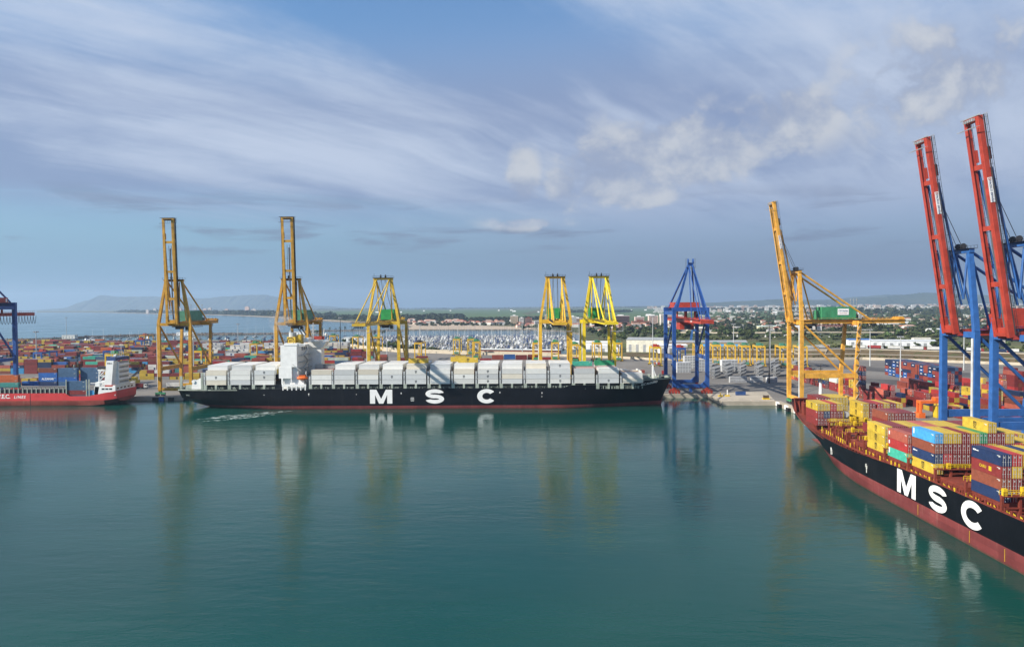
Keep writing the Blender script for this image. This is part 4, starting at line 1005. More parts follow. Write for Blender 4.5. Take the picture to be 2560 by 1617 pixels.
def sts_crane(name, label, loc, rz, C, B, HOUSE, raised, group, sign=None, girder=None, sp=10.0, house_sign=False, bog='green', detail=True, tilt=81.3):
    """ship-to-shore crane; local x along the quay, local y inland, z up from the paving"""
    girder = girder or C
    t = thing('quay_crane', label, 'crane', loc, rz, group)
    for u in (-sp, sp):
        s = 1 if u > 0 else -1
        b = MB(); b.beam((u, 0, 3.6), (u, 0, 17), 1.9, 2.0, (0, 1, 0), 2.1, 2.2); b.beam((u, 0, 17), (u, 0, 49.4), 2.1, 2.2, (0, 1, 0), 1.9, 1.9)
        b.build('leg', M[C], t)
        b = MB(); b.beam((u, 30.5, 3.6), (u, 30.5, 18), 1.9, 1.9, (0, 1, 0)); b.beam((u, 30.5, 18), (u*.97, 32.8, 49), 1.9, 1.9, (0, 1, 0), 1.6, 1.7); b.build('leg', M[C], t)
        for v in (0, 30.5): bogie(t, u*.98, v, bog)
        b = MB(); b.box(u-.7, u+.7, 1.15, 29.5, 17.0, 19.6); b.build('portal_beam', M[C], t)
        b = MB(); b.beam((u, .9, 47.6), (u, 29.7, 19.5), .95, .95); b.build('brace', M[C], t)
        # upper frame
        b = MB(); b.beam((u, 0, 49.4), (s*5.4, .4, 77.6), 1.7, 1.9, (0, 1, 0), 1.5, 1.6); b.build('frame_leg', M[C], t)
        b = MB(); b.tube((s*5.0, .8, 77.4), (s*4.4, 41.5, 49.6), .55, 8); b.build('backstay', M[C], t)
        b = MB(); b.tube((s*4.6, 1.2, 77), (s*4.2, 8.5, 50.3), .42, 6); b.build('frame_post', M[C], t)
        # trolley girder and back reach
        b = MB(); b.box(s*3.25-.65, s*3.25+.65, -2.6, 61, 47.7, 49.9); b.mi = 1
        b.box(s*4.3-.4, s*4.3+.4, 2, 60.5, 49.6, 49.7)
        for hgt in (50.25, 50.8): b.box(s*4.66-.04, s*4.66+.04, 2, 60.5, hgt, hgt+.07)
        for k in range(25): b.box(s*4.66-.04, s*4.66+.04, 2+2.4*k, 2.08+2.4*k, 49.7, 50.8)
        b.build('trolley_girder', [M[girder], M[C]], t)
    for v in (0, 31.8):
        b = MB(); b.box(-sp+1.0, sp-1.0, v-.8, v+.8, 46.9 if v else 47.2, 49.2); b.build('cross_beam', M[C], t)
    for v in (0, 30.5):
        b = MB(); b.box(-sp+.95, sp-.95, v-.75, v+.75, 3.7, 5.6); b.build('sill_beam', M[C], t)
    b = MB(); b.box(-6.6, 6.6, -.5, 1.3, 76.9, 78.3); b.build('apex_beam', M[C], t)
    b = MB(); b.box(-6.9, 6.9, -1.5, 2.2, 78.3, 78.42)
    for u in (-1.6, 1.6): b.tube((u-.3, .3, 79.4), (u+.3, .3, 79.4), 1.05, 12); b.box(u-.5, u+.5, -.1, .7, 78.42, 79.4)
    for yy in (-1.45, 2.15):
        b.box(-6.9, 6.9, yy-.04, yy+.04, 79.45, 79.53)
        for k in range(8): b.box(-6.9+1.97*k-.04, -6.86+1.97*k, yy-.04, yy+.04, 78.42, 79.5)
    b.tube((-6.2, 1, 78.4), (-6.2, 1, 81.6), .08, 4); b.build('sheave_platform', M['dark'], t)
    b = MB(); b.box(-5.2, 5.2, 11.5, 35, 50.2, 50.5); b.box(-4.5, 4.5, 13.5, 33, 50.5, 57.2); b.box(-3.2, 3.2, 11.6, 13.5, 50.5, 55.2)
    for k in range(9): b.box(-4.56, 4.56, 13.9+2.35*k, 14.05+2.35*k, 50.6, 57.1)
    h = b.build('machinery_house', M[HOUSE], t)
    if house_sign:
        b = MB(); b.box(4.58, 4.66, 22.5, 28.8, 52.6, 56.2); b.build('sign_board', M['white'], h)
        place_text('lettering', text_mesh('CSP Iberian', 1.15, .025, 0, 1, 'navy'), h, (4.68, 25.6, 54.9), (0, 1, 0), (0, 0, 1))
        place_text('lettering', text_mesh('Valencia Terminal', .62, .01, .2, 1, 'red'), h, (4.68, 25.6, 53.6), (0, 1, 0), (0, 0, 1))
    b = MB()
    for u in (-4, 0, 4): b.tube((u, 33.5, 50), (u, 33.5, 62), .1, 4); b.box(u-.5, u+.5, 33.2, 33.8, 61, 61.3)
    b.box(-5, 5, 34.6, 36, 50.3, 52.4); b.build('antenna_rack', M['grey'], t)
    # trolley, cab and hanging cables
    b = MB(); b.box(-4.2, 4.2, 5, 10.5, 46.2, 47.6); b.box(-2.4, 2.4, 6, 9, 44.8, 46.2); b.build('trolley', M['dark'], t)
    b = MB(); b.box(2.2, 4.4, 10.8, 13.6, 43.6, 46.4); b.mi = 1; b.box(2.3, 4.3, 10.74, 10.79, 44.2, 46); b.build('operator_cab', [M['offwhite'], M['glass']], t)
    b = MB()
    for k in range(18): v = 14+2.3*k; b.path([(-5.2, v+2.3*q/6, 47.4-2.4*sin(pi*q/6)) for q in range(7)], .12, 4)
    b.build('festoon_cable', M['dark'], t)
    b = MB(); b.box(-4.4, 4.4, 57, 61.3, 49.95, 50.1)
    for k in range(7): b.box(-4.2+1.3*k, -3.6+1.3*k, 57.5, 60.5, 50.1, 51.0+.4*(k % 2))
    b.build('winch_deck', M[C], t)
    # stair tower on one landward leg
    b = MB()
    for k in range(11):
        z0 = 5+3.9*k; a = 1.2 if k % 2 else -1.2; x = sp*.985+1.7
        b.beam((x-.4, 31.2+.06*k+a, z0), (x-.4, 31.2+.06*k-a, z0+3.9), .45, .1); b.box(x-.9, x+.1, 29.9, 32.4, z0+3.84, z0+3.92)
    b.build('stairway', M['grey'], t)
    b = MB(); b.tube((-sp-1.3, -.2, 6), (-sp-1.3, -.2, 47), .38, 8) if not sign else b.tube((sp+.2, -1.3, 6), (sp+.2, -1.3, 47), .45, 8); b.build('cable_duct', M['lightgrey'], t)
    # boom
    L = 70.0; ang = R(tilt if raised else 0.2)
    hy, hz = -2.9, 48.6
    ey = Vector((0, -cos(ang), sin(ang))); en = Vector((0, sin(ang), cos(ang)))     # along the boom, and its upper side
    def bp(s_, u, n): return Vector((u, hy, hz))+ey*s_+en*n
    def bbox(mb, s0, s1, u0, u1, n0, n1):
        vs = [bp(s_, u, n) for n in (n0, n1) for s_, u in ((s0, u0), (s0, u1), (s1, u1), (s1, u0))]
        mb.add(vs, [(3,2,1,0),(4,5,6,7),(0,1,5,4),(1,2,6,5),(2,3,7,6),(3,0,4,7)])
    bm = MB(); bm.box(0, 0, 0, 0, 0, 0); bm = MB()
    for s in (-1, 1):
        b = MB(); bbox(b, 0, L, s*3.25-.62, s*3.25+.62, -.76, .70); bbox(b, -.2, 5.5, s*3.25-.68, s*3.25+.68, -1.05, 1.05); bbox(b, L-14, L-10, s*3.25-.71, s*3.25+.71, .85, 1.6)
        bbox(b, 1, L-1, s*3.25-1.0*(s > 0), s*3.25+1.0*(s < 0), -.85, -.76)
        bg = b.build('boom_girder', M[B], t)
        b = MB()
        for k in range(29):
            s_ = .5+2.45*k; bbox(b, s_, s_+.09, s*4.25-.05, s*4.25+.05, .85, 1.95)
            if detail and k % 2 == 0: bbox(b, s_, s_+.12, s*3.9, s*4.6, .75, .85)
        bbox(b, .5, L, s*4.25-.05, s*4.25+.05, 1.85, 1.95); bbox(b, .5, L, s*4.25-.04, s*4.25+.04, 1.35, 1.42); bbox(b, .5, L, s*3.92, s*4.6, .75, .81)
        b.build('boom_walkway', M['dark'], bg)
        if sign and s > 0:
            b = MB(); bbox(b, 42.6, 50.4, 3.92, 3.95, -.72, .62); sg = b.build('sign_board', M['white'], t)
            xd = -ey; o = place_text('lettering', text_mesh(sign, .86, .022, 0, 1.02, 'navy'), sg, bp(45.95, 3.97, -.05), (xd.x, xd.y, xd.z), (en.x, en.y, en.z))
            b = MB(); bbox(b, 49.5, 50.2, 3.96, 3.98, -.42, .38); b.mi = 1; bbox(b, 49.7, 50.0, 3.985, 3.99, -.2, .18); b.build('sign_emblem', [M['red'], M['white']], sg)
    for s_ in (1.2, 16, 34, 53.5):
        b = MB(); bbox(b, s_, s_+1.5, -2.58, 2.58, -.5, .6); b.build('boom_tie', M[B], t)
    b = MB(); bbox(b, L-1.6, L, -2.58, 2.58, -.8, .8); b.build('boom_tip', M[B], t)
    b = MB(); bbox(b, L, L+.3, -5.2, 5.2, -.9, -.7)
    for k in range(9): bbox(b, L-3+.0, L+.3, -4.9+1.22*k, -4.8+1.22*k, 1.2, 1.3); bbox(b, L-3.5, L-3.4, -4.9+1.22*k, -4.8+1.22*k, -2.6, -1.2)
    bbox(b, L+.2, L+.3, -5.2, 5.2, 1.6, 1.7); bbox(b, L-3.6, L-3.4, -5, 5, -2.7, -2.5)
    for k in range(5): bbox(b, L-1.3, L-.5, -2.5+1.1*k, -1.9+1.1*k, -1.9, -1.0)
    b.build('tip_platform', M['dark'] if not sign else M['grey'], t)
    if raised:
        for s in (-1, 1):
            b = MB(); b.tube(bp(53.5, s*3.3, 1.4), bp(11.5, s*3.3, 4.2), .42, 6); b.tube(bp(11.5, s*3.3, 4.2), (s*3.6, .6, 76.6), .4, 6); b.tube(bp(30, s*3.3, 1.1), bp(9.5, s*3.1, 3.4), .36, 6)
            b.build('forestay', M[C], t)
        b = MB()
        for k in range(9): s_ = 6+4.6*k; b.beam(bp(s_, -2.6, .2), bp(s_, 2.6, .2), .12, .12)
        b.tube(bp(3, .6, 0), bp(50, .5, 0), .26, 5); b.tube(bp(3, 1.0, 0), bp(50, .9, 0), .2, 5)
        for u in (-.5, .3): b.tube(bp(52, u*2.0, 1.4), (u*4, .2, 79), .12, 4)
        b.build('hoist_rope', M['cable'], t)
        b = MB(); bbox(b, .2, 1.3, -2.6, 2.6, -1.2, -.6); b.build('hinge_block', M[B], t)
    else:
        for s in (-1, 1):
            for s_ in (64, 33): b = MB(); b.tube(bp(s_, s*3.25, .85), (s*4.2, 0, 77.2), .45, 6); b.build('forestay', M[C], t)
        b = MB()
        for u in (-1.4, 1.4): b.path([(u, .3, 79), (u*1.1, 8, 66), (u*1.6, 17, 57)], .16, 4); b.path([(u, .3, 79), bp(24, u, 2)], .1, 4)
        b.build('hoist_rope', M['cable'], t)
        b = MB(); bbox(b, L-3, L+1, 0, 6.5, -4.4, -4.2)
        for k in range(5): bbox(b, L-3+k, L-2.92+k, 6.4, 6.5, -4.2, -1.1)
        b.build('tip_basket', M['grey'], t)
    return t

sts_crane('quay_crane', 'ochre crane with raised boom, between the red ship and the black stern', (-237.6, 491.6, G), 0, 'ochre', 'ochre', 'teal', True, 'yellow quay cranes across the basin', sp=10.6, tilt=87.4)
sts_crane('quay_crane', 'ochre crane with raised boom, half hidden behind the white bridge of the black ship', (-158.4, 491.6, G), 0, 'ochre', 'ochre', 'teal', True, 'yellow quay cranes across the basin', sp=10.4, tilt=87.4)
sts_crane('quay_crane', 'yellow crane with lowered boom standing alone behind the big white letter M', (-96.6, 491.6, G), 0, 'yellow', 'yellow', 'brightgreen', False, 'yellow quay cranes across the basin')
sts_crane('quay_crane', 'golden crane with lowered boom, beside a brighter lemon one behind the black ship', (18.0, 491.6, G), 0, 'gold', 'gold', 'brightgreen', False, 'yellow quay cranes across the basin')
sts_crane('quay_crane', 'bright lemon crane with lowered boom, behind the bow of the far black ship', (46.9, 491.6, G), 0, 'lemon', 'lemon', 'brightgreen', False, 'yellow quay cranes across the basin')
sts_crane('quay_crane', 'amber crane with raised boom and green engine house, side on at the pier corner', (154.6, 432.3, G), -pi/2, 'amber', 'amber', 'green', True, 'cranes on the right quay', sign='PACECO ESPAÑA', house_sign=True)
sts_crane('quay_crane', 'blue crane with raised red boom, the one farther from the camera', (154.6, 269.0, G), -pi/2, 'blue', 'red', 'red', True, 'cranes on the right quay', sign='PACECO ESPAÑA', girder='red', bog='red')
sts_crane('quay_crane', 'blue crane with raised red boom, the taller one cut by the picture edge', (154.6, 239.0, G), -pi/2, 'blue', 'red', 'red', True, 'cranes on the right quay', sign='PACECO ESPAÑA', girder='red', bog='red')

def blue_crane(label, loc, up, group):
    """blue portal crane with one pointed frame and a red girder"""
    t = thing('quay_crane', label, 'crane', loc, 0, group); C = 'deepblue'; s0 = 10.9
    for u in (-s0, s0):
        s = 1 if u > 0 else -1
        for v in (0, 30):
            b = MB(); b.beam((u, v, 4.5), (u, v, 54.6+up), 2.3, 2.4, (0, 1, 0)); b.build('leg', M[C], t)
            b = MB()
            for k in (-3.0, -1.0, 1.0, 3.0):
                b.tube((u*.98+k, v-.5, .65), (u*.98+k, v+.5, .65), .62, 9); b.box(u*.98+k-.8, u*.98+k+.8, v-.7, v+.7, .9, 2.3)
            b.box(u*.98-2.8, u*.98+2.8, v-.6, v+.6, 2.2, 3.2); b.box(u*.98-1, u*.98+1, v-.8, v+.8, 3.2, 4.5); b.build('bogie', M['red'], t)
        b = MB(); b.box(u-.9, u+.9, 1.25, 28.75, 22.5, 24.9); b.box(u-.9, u+.9, 1.25, 28.75, 54.6+up-2.4, 54.6+up); b.build('portal_beam', M[C], t)
        b = MB(); b.beam((u, 1.3, 51.6+up), (u, 28.7, 25.6), 1.0, 1.0); b.build('brace', M[C], t)
        b = MB(); b.beam((s*8.8, 0, 57.2+up), (s*1.0, .2, 86.0+up), 1.6, 1.7, (0, 1, 0), 1.1, 1.2); b.build('frame_leg', M[C], t)
        b = MB(); b.beam((s*1.2, .8, 85.4+up), (s*8.8, 29, 57.2+up), .9, .9); b.build('backstay', M[C], t)
        b = MB(); b.beam((s*9.9, 3, 57.2+up), (s*6.4, .2, 66+up), .9, .9); b.build('knee_brace', M[C], t)
        b = MB(); b.tube((s*1.6-.25, 0, 87.4+up), (s*1.6+.25, 0, 87.4+up), 1.9, 14); b.build('sheave', M['deepblue'], t)
    for v in (0, 30):
        b = MB(); b.box(-s0+1.2, s0-1.2, v-.95, v+.95, 4.1, 6.3)
        for s in (-1, 1): b.add([(s*(s0-1.2), v-.9, 6.3), (s*(s0-4), v-.9, 6.3), (s*(s0-1.2), v-.9, 9), (s*(s0-1.2), v+.9, 6.3), (s*(s0-4), v+.9, 6.3), (s*(s0-1.2), v+.9, 9)], [(0, 1, 2), (3, 5, 4), (1, 4, 5, 2)])
        b.box(-.9, .9, v-.8, v+.8, 1.2, 4.1); b.build('sill_beam', M[C], t)
        b = MB(); b.box(-s0-1.3, s0+1.3, v-1.0, v+1.0, 54.6+up, 57.2+up); b.build('cross_beam', M[C], t)
    b = MB(); b.box(-1.6, 1.6, -.8, .9, 84.4+up, 86.6+up); b.build('apex_head', M[C], t)
    b = MB(); b.box(-3, 3, -1.6, 1.6, 83.2+up, 83.3+up); b.box(-3, -2.9, -1.6, 1.6, 84.2+up, 84.3+up); b.box(2.9, 3, -1.6, 1.6, 84.2+up, 84.3+up)
    for x in (-3, 2.92):
        for yy in (-1.6, 1.5): b.box(x, x+.08, yy, yy+.08, 83.3+up, 89.6+up)
    b.build('sheave_platform', M['dark'], t)
    b = MB(); b.box(-8.6, 8.6, 11, 27, 57.3+up, 60.6+up); b.box(-9.4, 9.4, 9.5, 28, 57.0+up, 57.3+up)
    for k in range(7): b.box(-8.65, 8.65, 11.6+2.4*k, 11.75+2.4*k, 57.4+up, 60.5+up)
    h = b.build('machinery_house', M['red'], t)
    b = MB(); b.box(8.66, 8.7, 24.5, 26, 57.5+up, 60+up); b.build('door', M['white'], h)
    for s in (-1, 1):
        b = MB(); b.box(s*3.2-.7, s*3.2+.7, -46, 62, 47.4+up, 49.8+up); g = b.build('boom_girder', M['red'], t)
        if s > 0: place_text('lettering', text_mesh('Ja Na T', 1.7, .05, 0, 1.15, 'white'), g, (s*3.2+.72, -20, 48.6+up), (0, 1, 0), (0, 0, 1))
        else: place_text('lettering', text_mesh('Ja Na T', 1.7, .05, 0, 1.15, 'white'), g, (s*3.2-.72, -20, 48.6+up), (0, -1, 0), (0, 0, 1))
        b = MB(); b.box(s*4.4-.5, s*4.4+.5, -45, 61, 49.7+up, 49.8+up)
        for k in range(44): b.box(s*4.8-.04, s*4.8+.04, -45+2.4*k, -44.92+2.4*k, 49.8+up, 50.9+up)
        b.box(s*4.8-.04, s*4.8+.04, -45, 61, 50.8+up, 50.9+up); b.build('boom_walkway', M['red'], g)
        for v in (2, 28): b = MB(); b.box(s*3.2-.5, s*3.2+.5, v-.5, v+.5, 49.8+up, 54.6+up); b.build('hanger', M['red'], t)
        for v in (-40, -18): b = MB(); b.tube((s*3.2, v, 49.8+up), (s*1.2, -.4, 85.2+up), .3, 6); b.build('forestay', M[C], t)
    b = MB(); b.box(-2.5, 2.5, -46, -44.4, 47.6+up, 49.6+up); b.box(-2.5, 2.5, 60.4, 62, 47.6+up, 49.6+up); b.build('end_tie', M['red'], t)
    b = MB(); b.box(-4.6, 4.6, 12, 24, 42.2+up, 47.3+up); b.build('trolley', M['red'], t)
    b = MB(); b.box(-2, 2, 9, 11.4, 42.5+up, 45.5+up); b.build('operator_cab', [M['glass']], t)
    b = MB()
    for k in range(15):
        v = 14+3.15*k; b.path([(5.4, v+3.15*q/8, 47.4+up-5.8*sin(pi*q/8)**.8) for q in range(9)], .17, 4)
    b.build('festoon_cable', M['dark'], t)
    b = MB(); b.box(s0-.4, s0+.9, 4, 7, 22, 25.5); b.box(-s0-.5, -s0+1.5, -1.6, -1.25, 22.6, 24.4); b.build('cable_reel_box', M['lightgrey'], t)
    return t
blue_crane('blue crane with red girder and pointed frame, at the corner of the concrete pier', (107.2, 491.6, G), 0, 'blue cranes across the basin')
blue_crane('blue crane with hanging cable loops, cut off at the picture edge beyond the red ship', (-378.5, 491.6, G), 6.8, 'blue cranes across the basin')

# ================================================================ yard gantry cranes
def rtg(name, loc, rz, C, TOP, label, group, h=20.5, span=23.5, wb=7.2):
    t = thing('yard_gantry_crane', label, 'gantry crane', loc, rz, group)
    for y in (0, span):
        for x in (-wb/2, wb/2):
            b = MB(); b.beam((x, y, 1.4), (x, y, h-1.6), 1.0, 1.15, (0, 1, 0)); b.build('leg', M[C], t)
            b = MB()
            for k in (-.9, .9): b.tube((x+k, y-.35, .75), (x+k, y+.35, .75), .75, 10)
            b.build('wheel', M['rubber'], t)
        b = MB(); b.box(-wb/2-1.4, wb/2+1.4, y-.5, y+.5, .9, 1.8); b.build('sill_beam', M[C], t)
        b = MB(); b.box(-wb/2-.5, wb/2+.5, y-.58, y+.58, h-1.6, h-.1); b.build('end_beam', M[C], t)
    for x in (-wb/2, wb/2):
        b = MB(); b.box(x-.5, x+.5, .7, span-.7, h-1.5, h); b.box(x-.7 if x < 0 else x+.5, x-.5 if x < 0 else x+.7, .5, span-.5, h+.9, h+1.0); b.build('girder', M[C], t)
    b = MB(); ty = span*.35
    b.box(-wb/2-.3, wb/2+.3, ty-2.6, ty+2.6, h+.05, h+.5); b.box(-2.6, 1.2, ty-2, ty+2, h+.5, h+2.6); b.box(1.5, 3.2, ty-1.5, ty+1.7, h+.5, h+1.9)
    for k in range(5): b.box(-3.8+1.8*k, -3.7+1.8*k, ty-2.6, ty-2.5, h+.5, h+1.8)
    b.build('trolley', M[TOP], t)
    b = MB(); b.box(-1.2, 1.2, ty-2.2, ty-.2, h-5, h-2.6); b.build('operator_cab', M['offwhite'], t)
    b = MB(); b.box(-3, 3, ty-.9, ty+1.1, h*.32, h*.32+1.0)
    for x in (-1.6, 1.6): b.tube((x, ty, h*.32+1), (x, ty, h), .08, 4)
    b.build('spreader', M['rail'], t)
    b = MB(); b.box(-wb/2+1, wb/2-1, -1.2, .1, 2, 4.2); b.build('power_unit', M[TOP], t)
    b = MB(); b.beam((wb/2+.75, 0, 2), (wb/2+.75, 1.5, h-2), .5, .1); b.build('ladder', M['grey'], t)
    return t
proto = {}
def place_rtg(C, TOP, x, y, rz, label, group, h=20.5):
    k = (C, TOP, h)
    if k not in proto: proto[k] = rtg('yard_gantry_crane', (x, y, G), rz, C, TOP, label, group, h); return proto[k]
    return dup(proto[k], (x, y, G), rz, label, group)
GR1 = 'yellow gantry cranes parked in a row'
for k, (x, y) in enumerate([(166, 735), (181.5, 728), (193.5, 720), (205, 712), (216.5, 704), (236, 698), (252, 695)]):
    place_rtg('gold', 'teal', x, y-10, R(-8), f'{"" if k else "leftmost "}yellow gantry crane with green top, {ORD[k+1]} in the parked row behind the grey racks', GR1, 19.6)
for x, y, C, T, lab in [(-461, 684, 'blue', 'red', 'blue yard gantry crane nearest the blue quay crane at the picture edge'), (-404, 700, 'deepblue', 'red', 'dark blue yard gantry crane beside the tall lamp mast among stacked boxes'),
                        (-372, 648, 'yellow', 'green', 'yellow yard gantry crane with green spreader behind the red ship'), (-312, 690, 'gold', 'green', 'golden yard gantry crane just left of the first ochre quay crane'),
                        (-480, 900, 'blue', 'red', 'blue yard gantry crane with red top far back in the left stacks'), (-300, 800, 'gold', 'green', 'yellow yard gantry crane seen through the legs of the first ochre crane'),
                        (-268, 1005, 'gold', 'teal', 'yellow gantry crane left of the white stacks near the marina hedge'), (-226, 960, 'gold', 'teal', 'first yellow gantry crane beside the hedge, behind the white bridge'), (-198, 950, 'gold', 'teal', 'second yellow gantry crane beside the hedge, behind the white bridge'),
                        (-560, 1060, 'ochre', 'rust', 'old ochre gantry frame near the sea at the left'), (-86, 880, 'yellow', 'teal', 'yellow gantry crane before the marina, left one of a pair'), (-69, 876, 'yellow', 'teal', 'yellow gantry crane before the marina, right one of a pair'),
                        (-120, 800, 'gold', 'dark', 'squat yellow gantry crane left of the marina pair'), (-58, 812, 'gold', 'green', 'squat yellow gantry crane right of the marina pair'),
                        (8, 780, 'gold', 'green', 'yellow gantry crane between the legs of the golden quay crane'), (28, 785, 'gold', 'green', 'yellow gantry crane just right of the golden quay crane'), (48, 760, 'gold', 'green', 'yellow gantry crane between golden and lemon quay cranes'),
                        (72, 770, 'gold', 'green', 'yellow gantry crane seen between the legs of the lemon quay crane'), (93, 768, 'gold', 'teal', 'yellow gantry crane just right of the lemon quay crane'), (122, 705, 'rail', 'red', 'yellow gantry crane with red top seen through the blue pier crane'),
                        (142, 690, 'deepblue', 'red', 'blue and red gantry crane right of the blue pier crane')]:
    place_rtg(C, T, x, y, R(random.uniform(-4, 4)), lab, 'gantry cranes in the container yard', 19.5 if y > 760 else 18.5)
# ================================================================ container yards
ycol = ['maroon']*12+['brown', 'rust red']*4+['yellow']*8+['red']*2+['salmon']*2+['navy blue']*3+['slate blue']*2+['blue', 'grey', 'teal', 'turquoise', 'orange', 'white', 'cream', 'pale green', 'sky blue']
yr = random.Random(77)
def yard_block(x0, x1, y0, rows, hmax, hmin=2, L=12.19, palette=None, fill=.95, lim=None):
    nx = int((x1-x0)/(L+.42))
    for i in range(nx):
        x = x0+i*(L+.42); base = yr.randint(hmin, hmax)
        for r in range(rows):
            y = y0+r*2.62
            if yr.random() > fill: continue
            if lim and not lim(x, y): continue
            h = max(0, min(hmax, base+yr.choice([-1, 0, 0, 0, 1])))
            c_ = None
            for t in range(h):
                if c_ is None or yr.random() > .42: c_ = yr.choice(palette or ycol)
                front = r < 2 or t >= h-2
                if not front and r > 1 and t < h-1: 
                    if yr.random() < .7: continue
                lg = None
                if L > 8 and c_ in ('yellow', 'cream', 'white') and yr.random() < .8: lg = (1.7, 1.8, CC['navy blue'] if c_ != 'yellow' else (.04, .035, .02))
                elif c_ in ('blue', 'navy blue', 'slate blue') and yr.random() < .35: lg = (4, .8, (.6, .6, .6))
                if lg is None and yr.random() < .12 and L > 8: # a pair of short boxes
                    c2 = yr.choice(ycol)
                    yard.box(x, y, G+.05+2.62*t, 6.0, CW, 2.58, jit(CC[c_])); yard.box(x+6.12, y, G+.05+2.62*t, 6.0, CW, 2.58, jit(CC[c2]))
                else: yard.box(x+yr.uniform(-.1, .1), y+yr.uniform(-.1, .1), G+.05+2.62*t, L, CW, 2.58, jit(CC[c_]), lg)
limL = lambda x, y: x < -.235*y+ (18 if y > 800 else -2) and x > -.77*y and not (-330 < x < -240 and 640 < y < 655)
for (y0, rows, hmx) in ((640, 2, 3), (664, 5, 5), (698, 6, 5), (734, 6, 5), (772, 6, 5), (812, 6, 5), (852, 6, 5), (894, 6, 5), (938, 6, 5), (984, 6, 5), (1030, 6, 5), (1078, 5, 5)):
    xa = -.72*y0; gapx = []
    j_ = [yr.uniform(-.04, .04) for _ in range(3)]; segs = [(-.75*y0, (-.60+j_[0])*y0), ((-.592+j_[0])*y0, (-.485+j_[1])*y0), ((-.478+j_[1])*y0, (-.375+j_[2])*y0), ((-.368+j_[2])*y0, -.24*y0)]
    for sa, sb in segs:
        if y0 > 1000 and sb > -.3*y0: sb = -.33*y0
        if y0 == 640: 
            if sa > -.5*y0: yard_block(sa, sb, y0, rows, 3, 1, fill=.8)
            continue
        white = ['white', 'cream', 'white', 'pale grey'] if (880 < y0 < 950 and -.485*y0 < sa < -.37*y0) else None
        hm = max(2, hmx-(1 if yr.random() < .5 else 0)); hm = hm if sa < -.37*y0 else min(hm, 4)
        yard_block(sa, sb, y0, rows, hm, max(1, hm-2), palette=white, lim=limL)
# thinner stacks right of the white bridge and low ones behind the long ship
yard_block(-410, -330, 598, 3, 3, 1, fill=.9); yard_block(-322, -226, 604, 4, 4, 2, fill=.95); yard_block(-212, -150, 612, 4, 4, 2, fill=.9)
yard_block(-420, -300, 566, 2, 2, 1, fill=.6); yard_block(-205, -150, 566, 3, 3, 1, fill=.8)
yard_block(-188, -150, 780, 4, 3, 1, fill=.8); yard_block(-215, -176, 838, 4, 4, 2, fill=.9); yard_block(-178, -150, 700, 2, 2, 1, fill=.7)
for x, y, c_, n in ((-136, 770, 'maroon', 2), (-121, 795, 'maroon', 2), (-40, 805, 'rust red', 2), (-27, 812, 'blue', 2), (-14, 802, 'maroon', 2), (-1, 806, 'maroon', 2), (12, 800, 'red', 1), (40, 760, 'maroon', 2), (-52, 790, 'red', 1), (88, 640, 'rust red', 1), (-80, 800, 'yellow', 2)):
    for t in range(n): yard.box(x, y, G+.05+2.62*t, 12.19, CW, 2.58, jit(CC[c_]))
# white trucks' trailers, reefers and sheds on the apron behind the red ship are things of their own (below)

# the right-hand yard, stacks lie along the quay: near ones box by box
rr = random.Random(31)
spots = []
def rstack(x, y, cols, kind, where, doors=True):
    for t, c_ in enumerate(cols):
        H = TH-.03 if kind == 'c40' else TH-.33
        tn = 'topmost' if t == len(cols)-1 else ['lowest', 'second', 'third', 'fourth', 'fifth', 'sixth', 'seventh'][t]
        container(x+CW/2, y, G+.06+H*t, pi/2, c_, f'{c_} container, {tn} in {where}', kind, 'containers in the yard behind the right quay', doors, c_ == 'yellow' and rr.random() < .8, logoside=(1,))
pal = [MA, MA, MA, MA, BR, 'rust red', Y_, Y_, RE, SA, NV, MA]
row_names = ['yard row nearest the quay', 'second yard row from the quay', 'third yard row from the quay', 'fourth yard row from the quay']
A = [(206, [(586, ['pink', Y_], 'c20'), (578, ['orange', Y_], 'c20'), (569, [MA, Y_], 'c20'), (553, [MA, MA, Y_, MA], 'c20'), (539, [MA, MA, MA, MA], 'c20'), (531.5, [MA, BR, RE, RE], 'c20'), (518, [MA, NV, Y_, MA], 'c40'), (499, [MA, MA, 'pale green'], 'c40'), (486, [RE, MA], 'c40'), (474, [MA, MA, Y_, Y_], 'c20'),
            (461, [BR, MA, MA, NV, MA, NV, SA], 'c40'), (447, [MA, MA], 'c40'), (432, [RE, MA, SA], 'c40')]),
     (209, [(561, [MA, Y_], 'c20'), (545, [MA, RE, MA], 'c40'), (531.5, [Y_, MA, MA], 'c20'), (505, [MA, RE, BR], 'c40'), (468, [MA, BR, MA], 'c40'), (446, [MA, BR, MA], 'c40'), (431, [MA, MA, MA, RE], 'c40')]),
     (222, [(404, [Y_, Y_], 'c20'), (411, [MA, Y_], 'c20'), (418, [MA, MA, MA], 'c40'), (391, [NV, Y_], 'c20'), (384, [Y_], 'c20'), (433, [MA, BR, SA], 'c40'), (375, [SA], 'c20')]),
     (224.7, [(404, [Y_, MA, MA], 'c40'), (418, [MA, SA], 'c40'), (391, [Y_, Y_], 'c20')])]
for ri, (x, st_) in enumerate(A):
    for k, (y, cols, kind) in enumerate(st_): rstack(x, y, cols, kind, f'{ORD[k+1]} stack of the {row_names[ri]}')
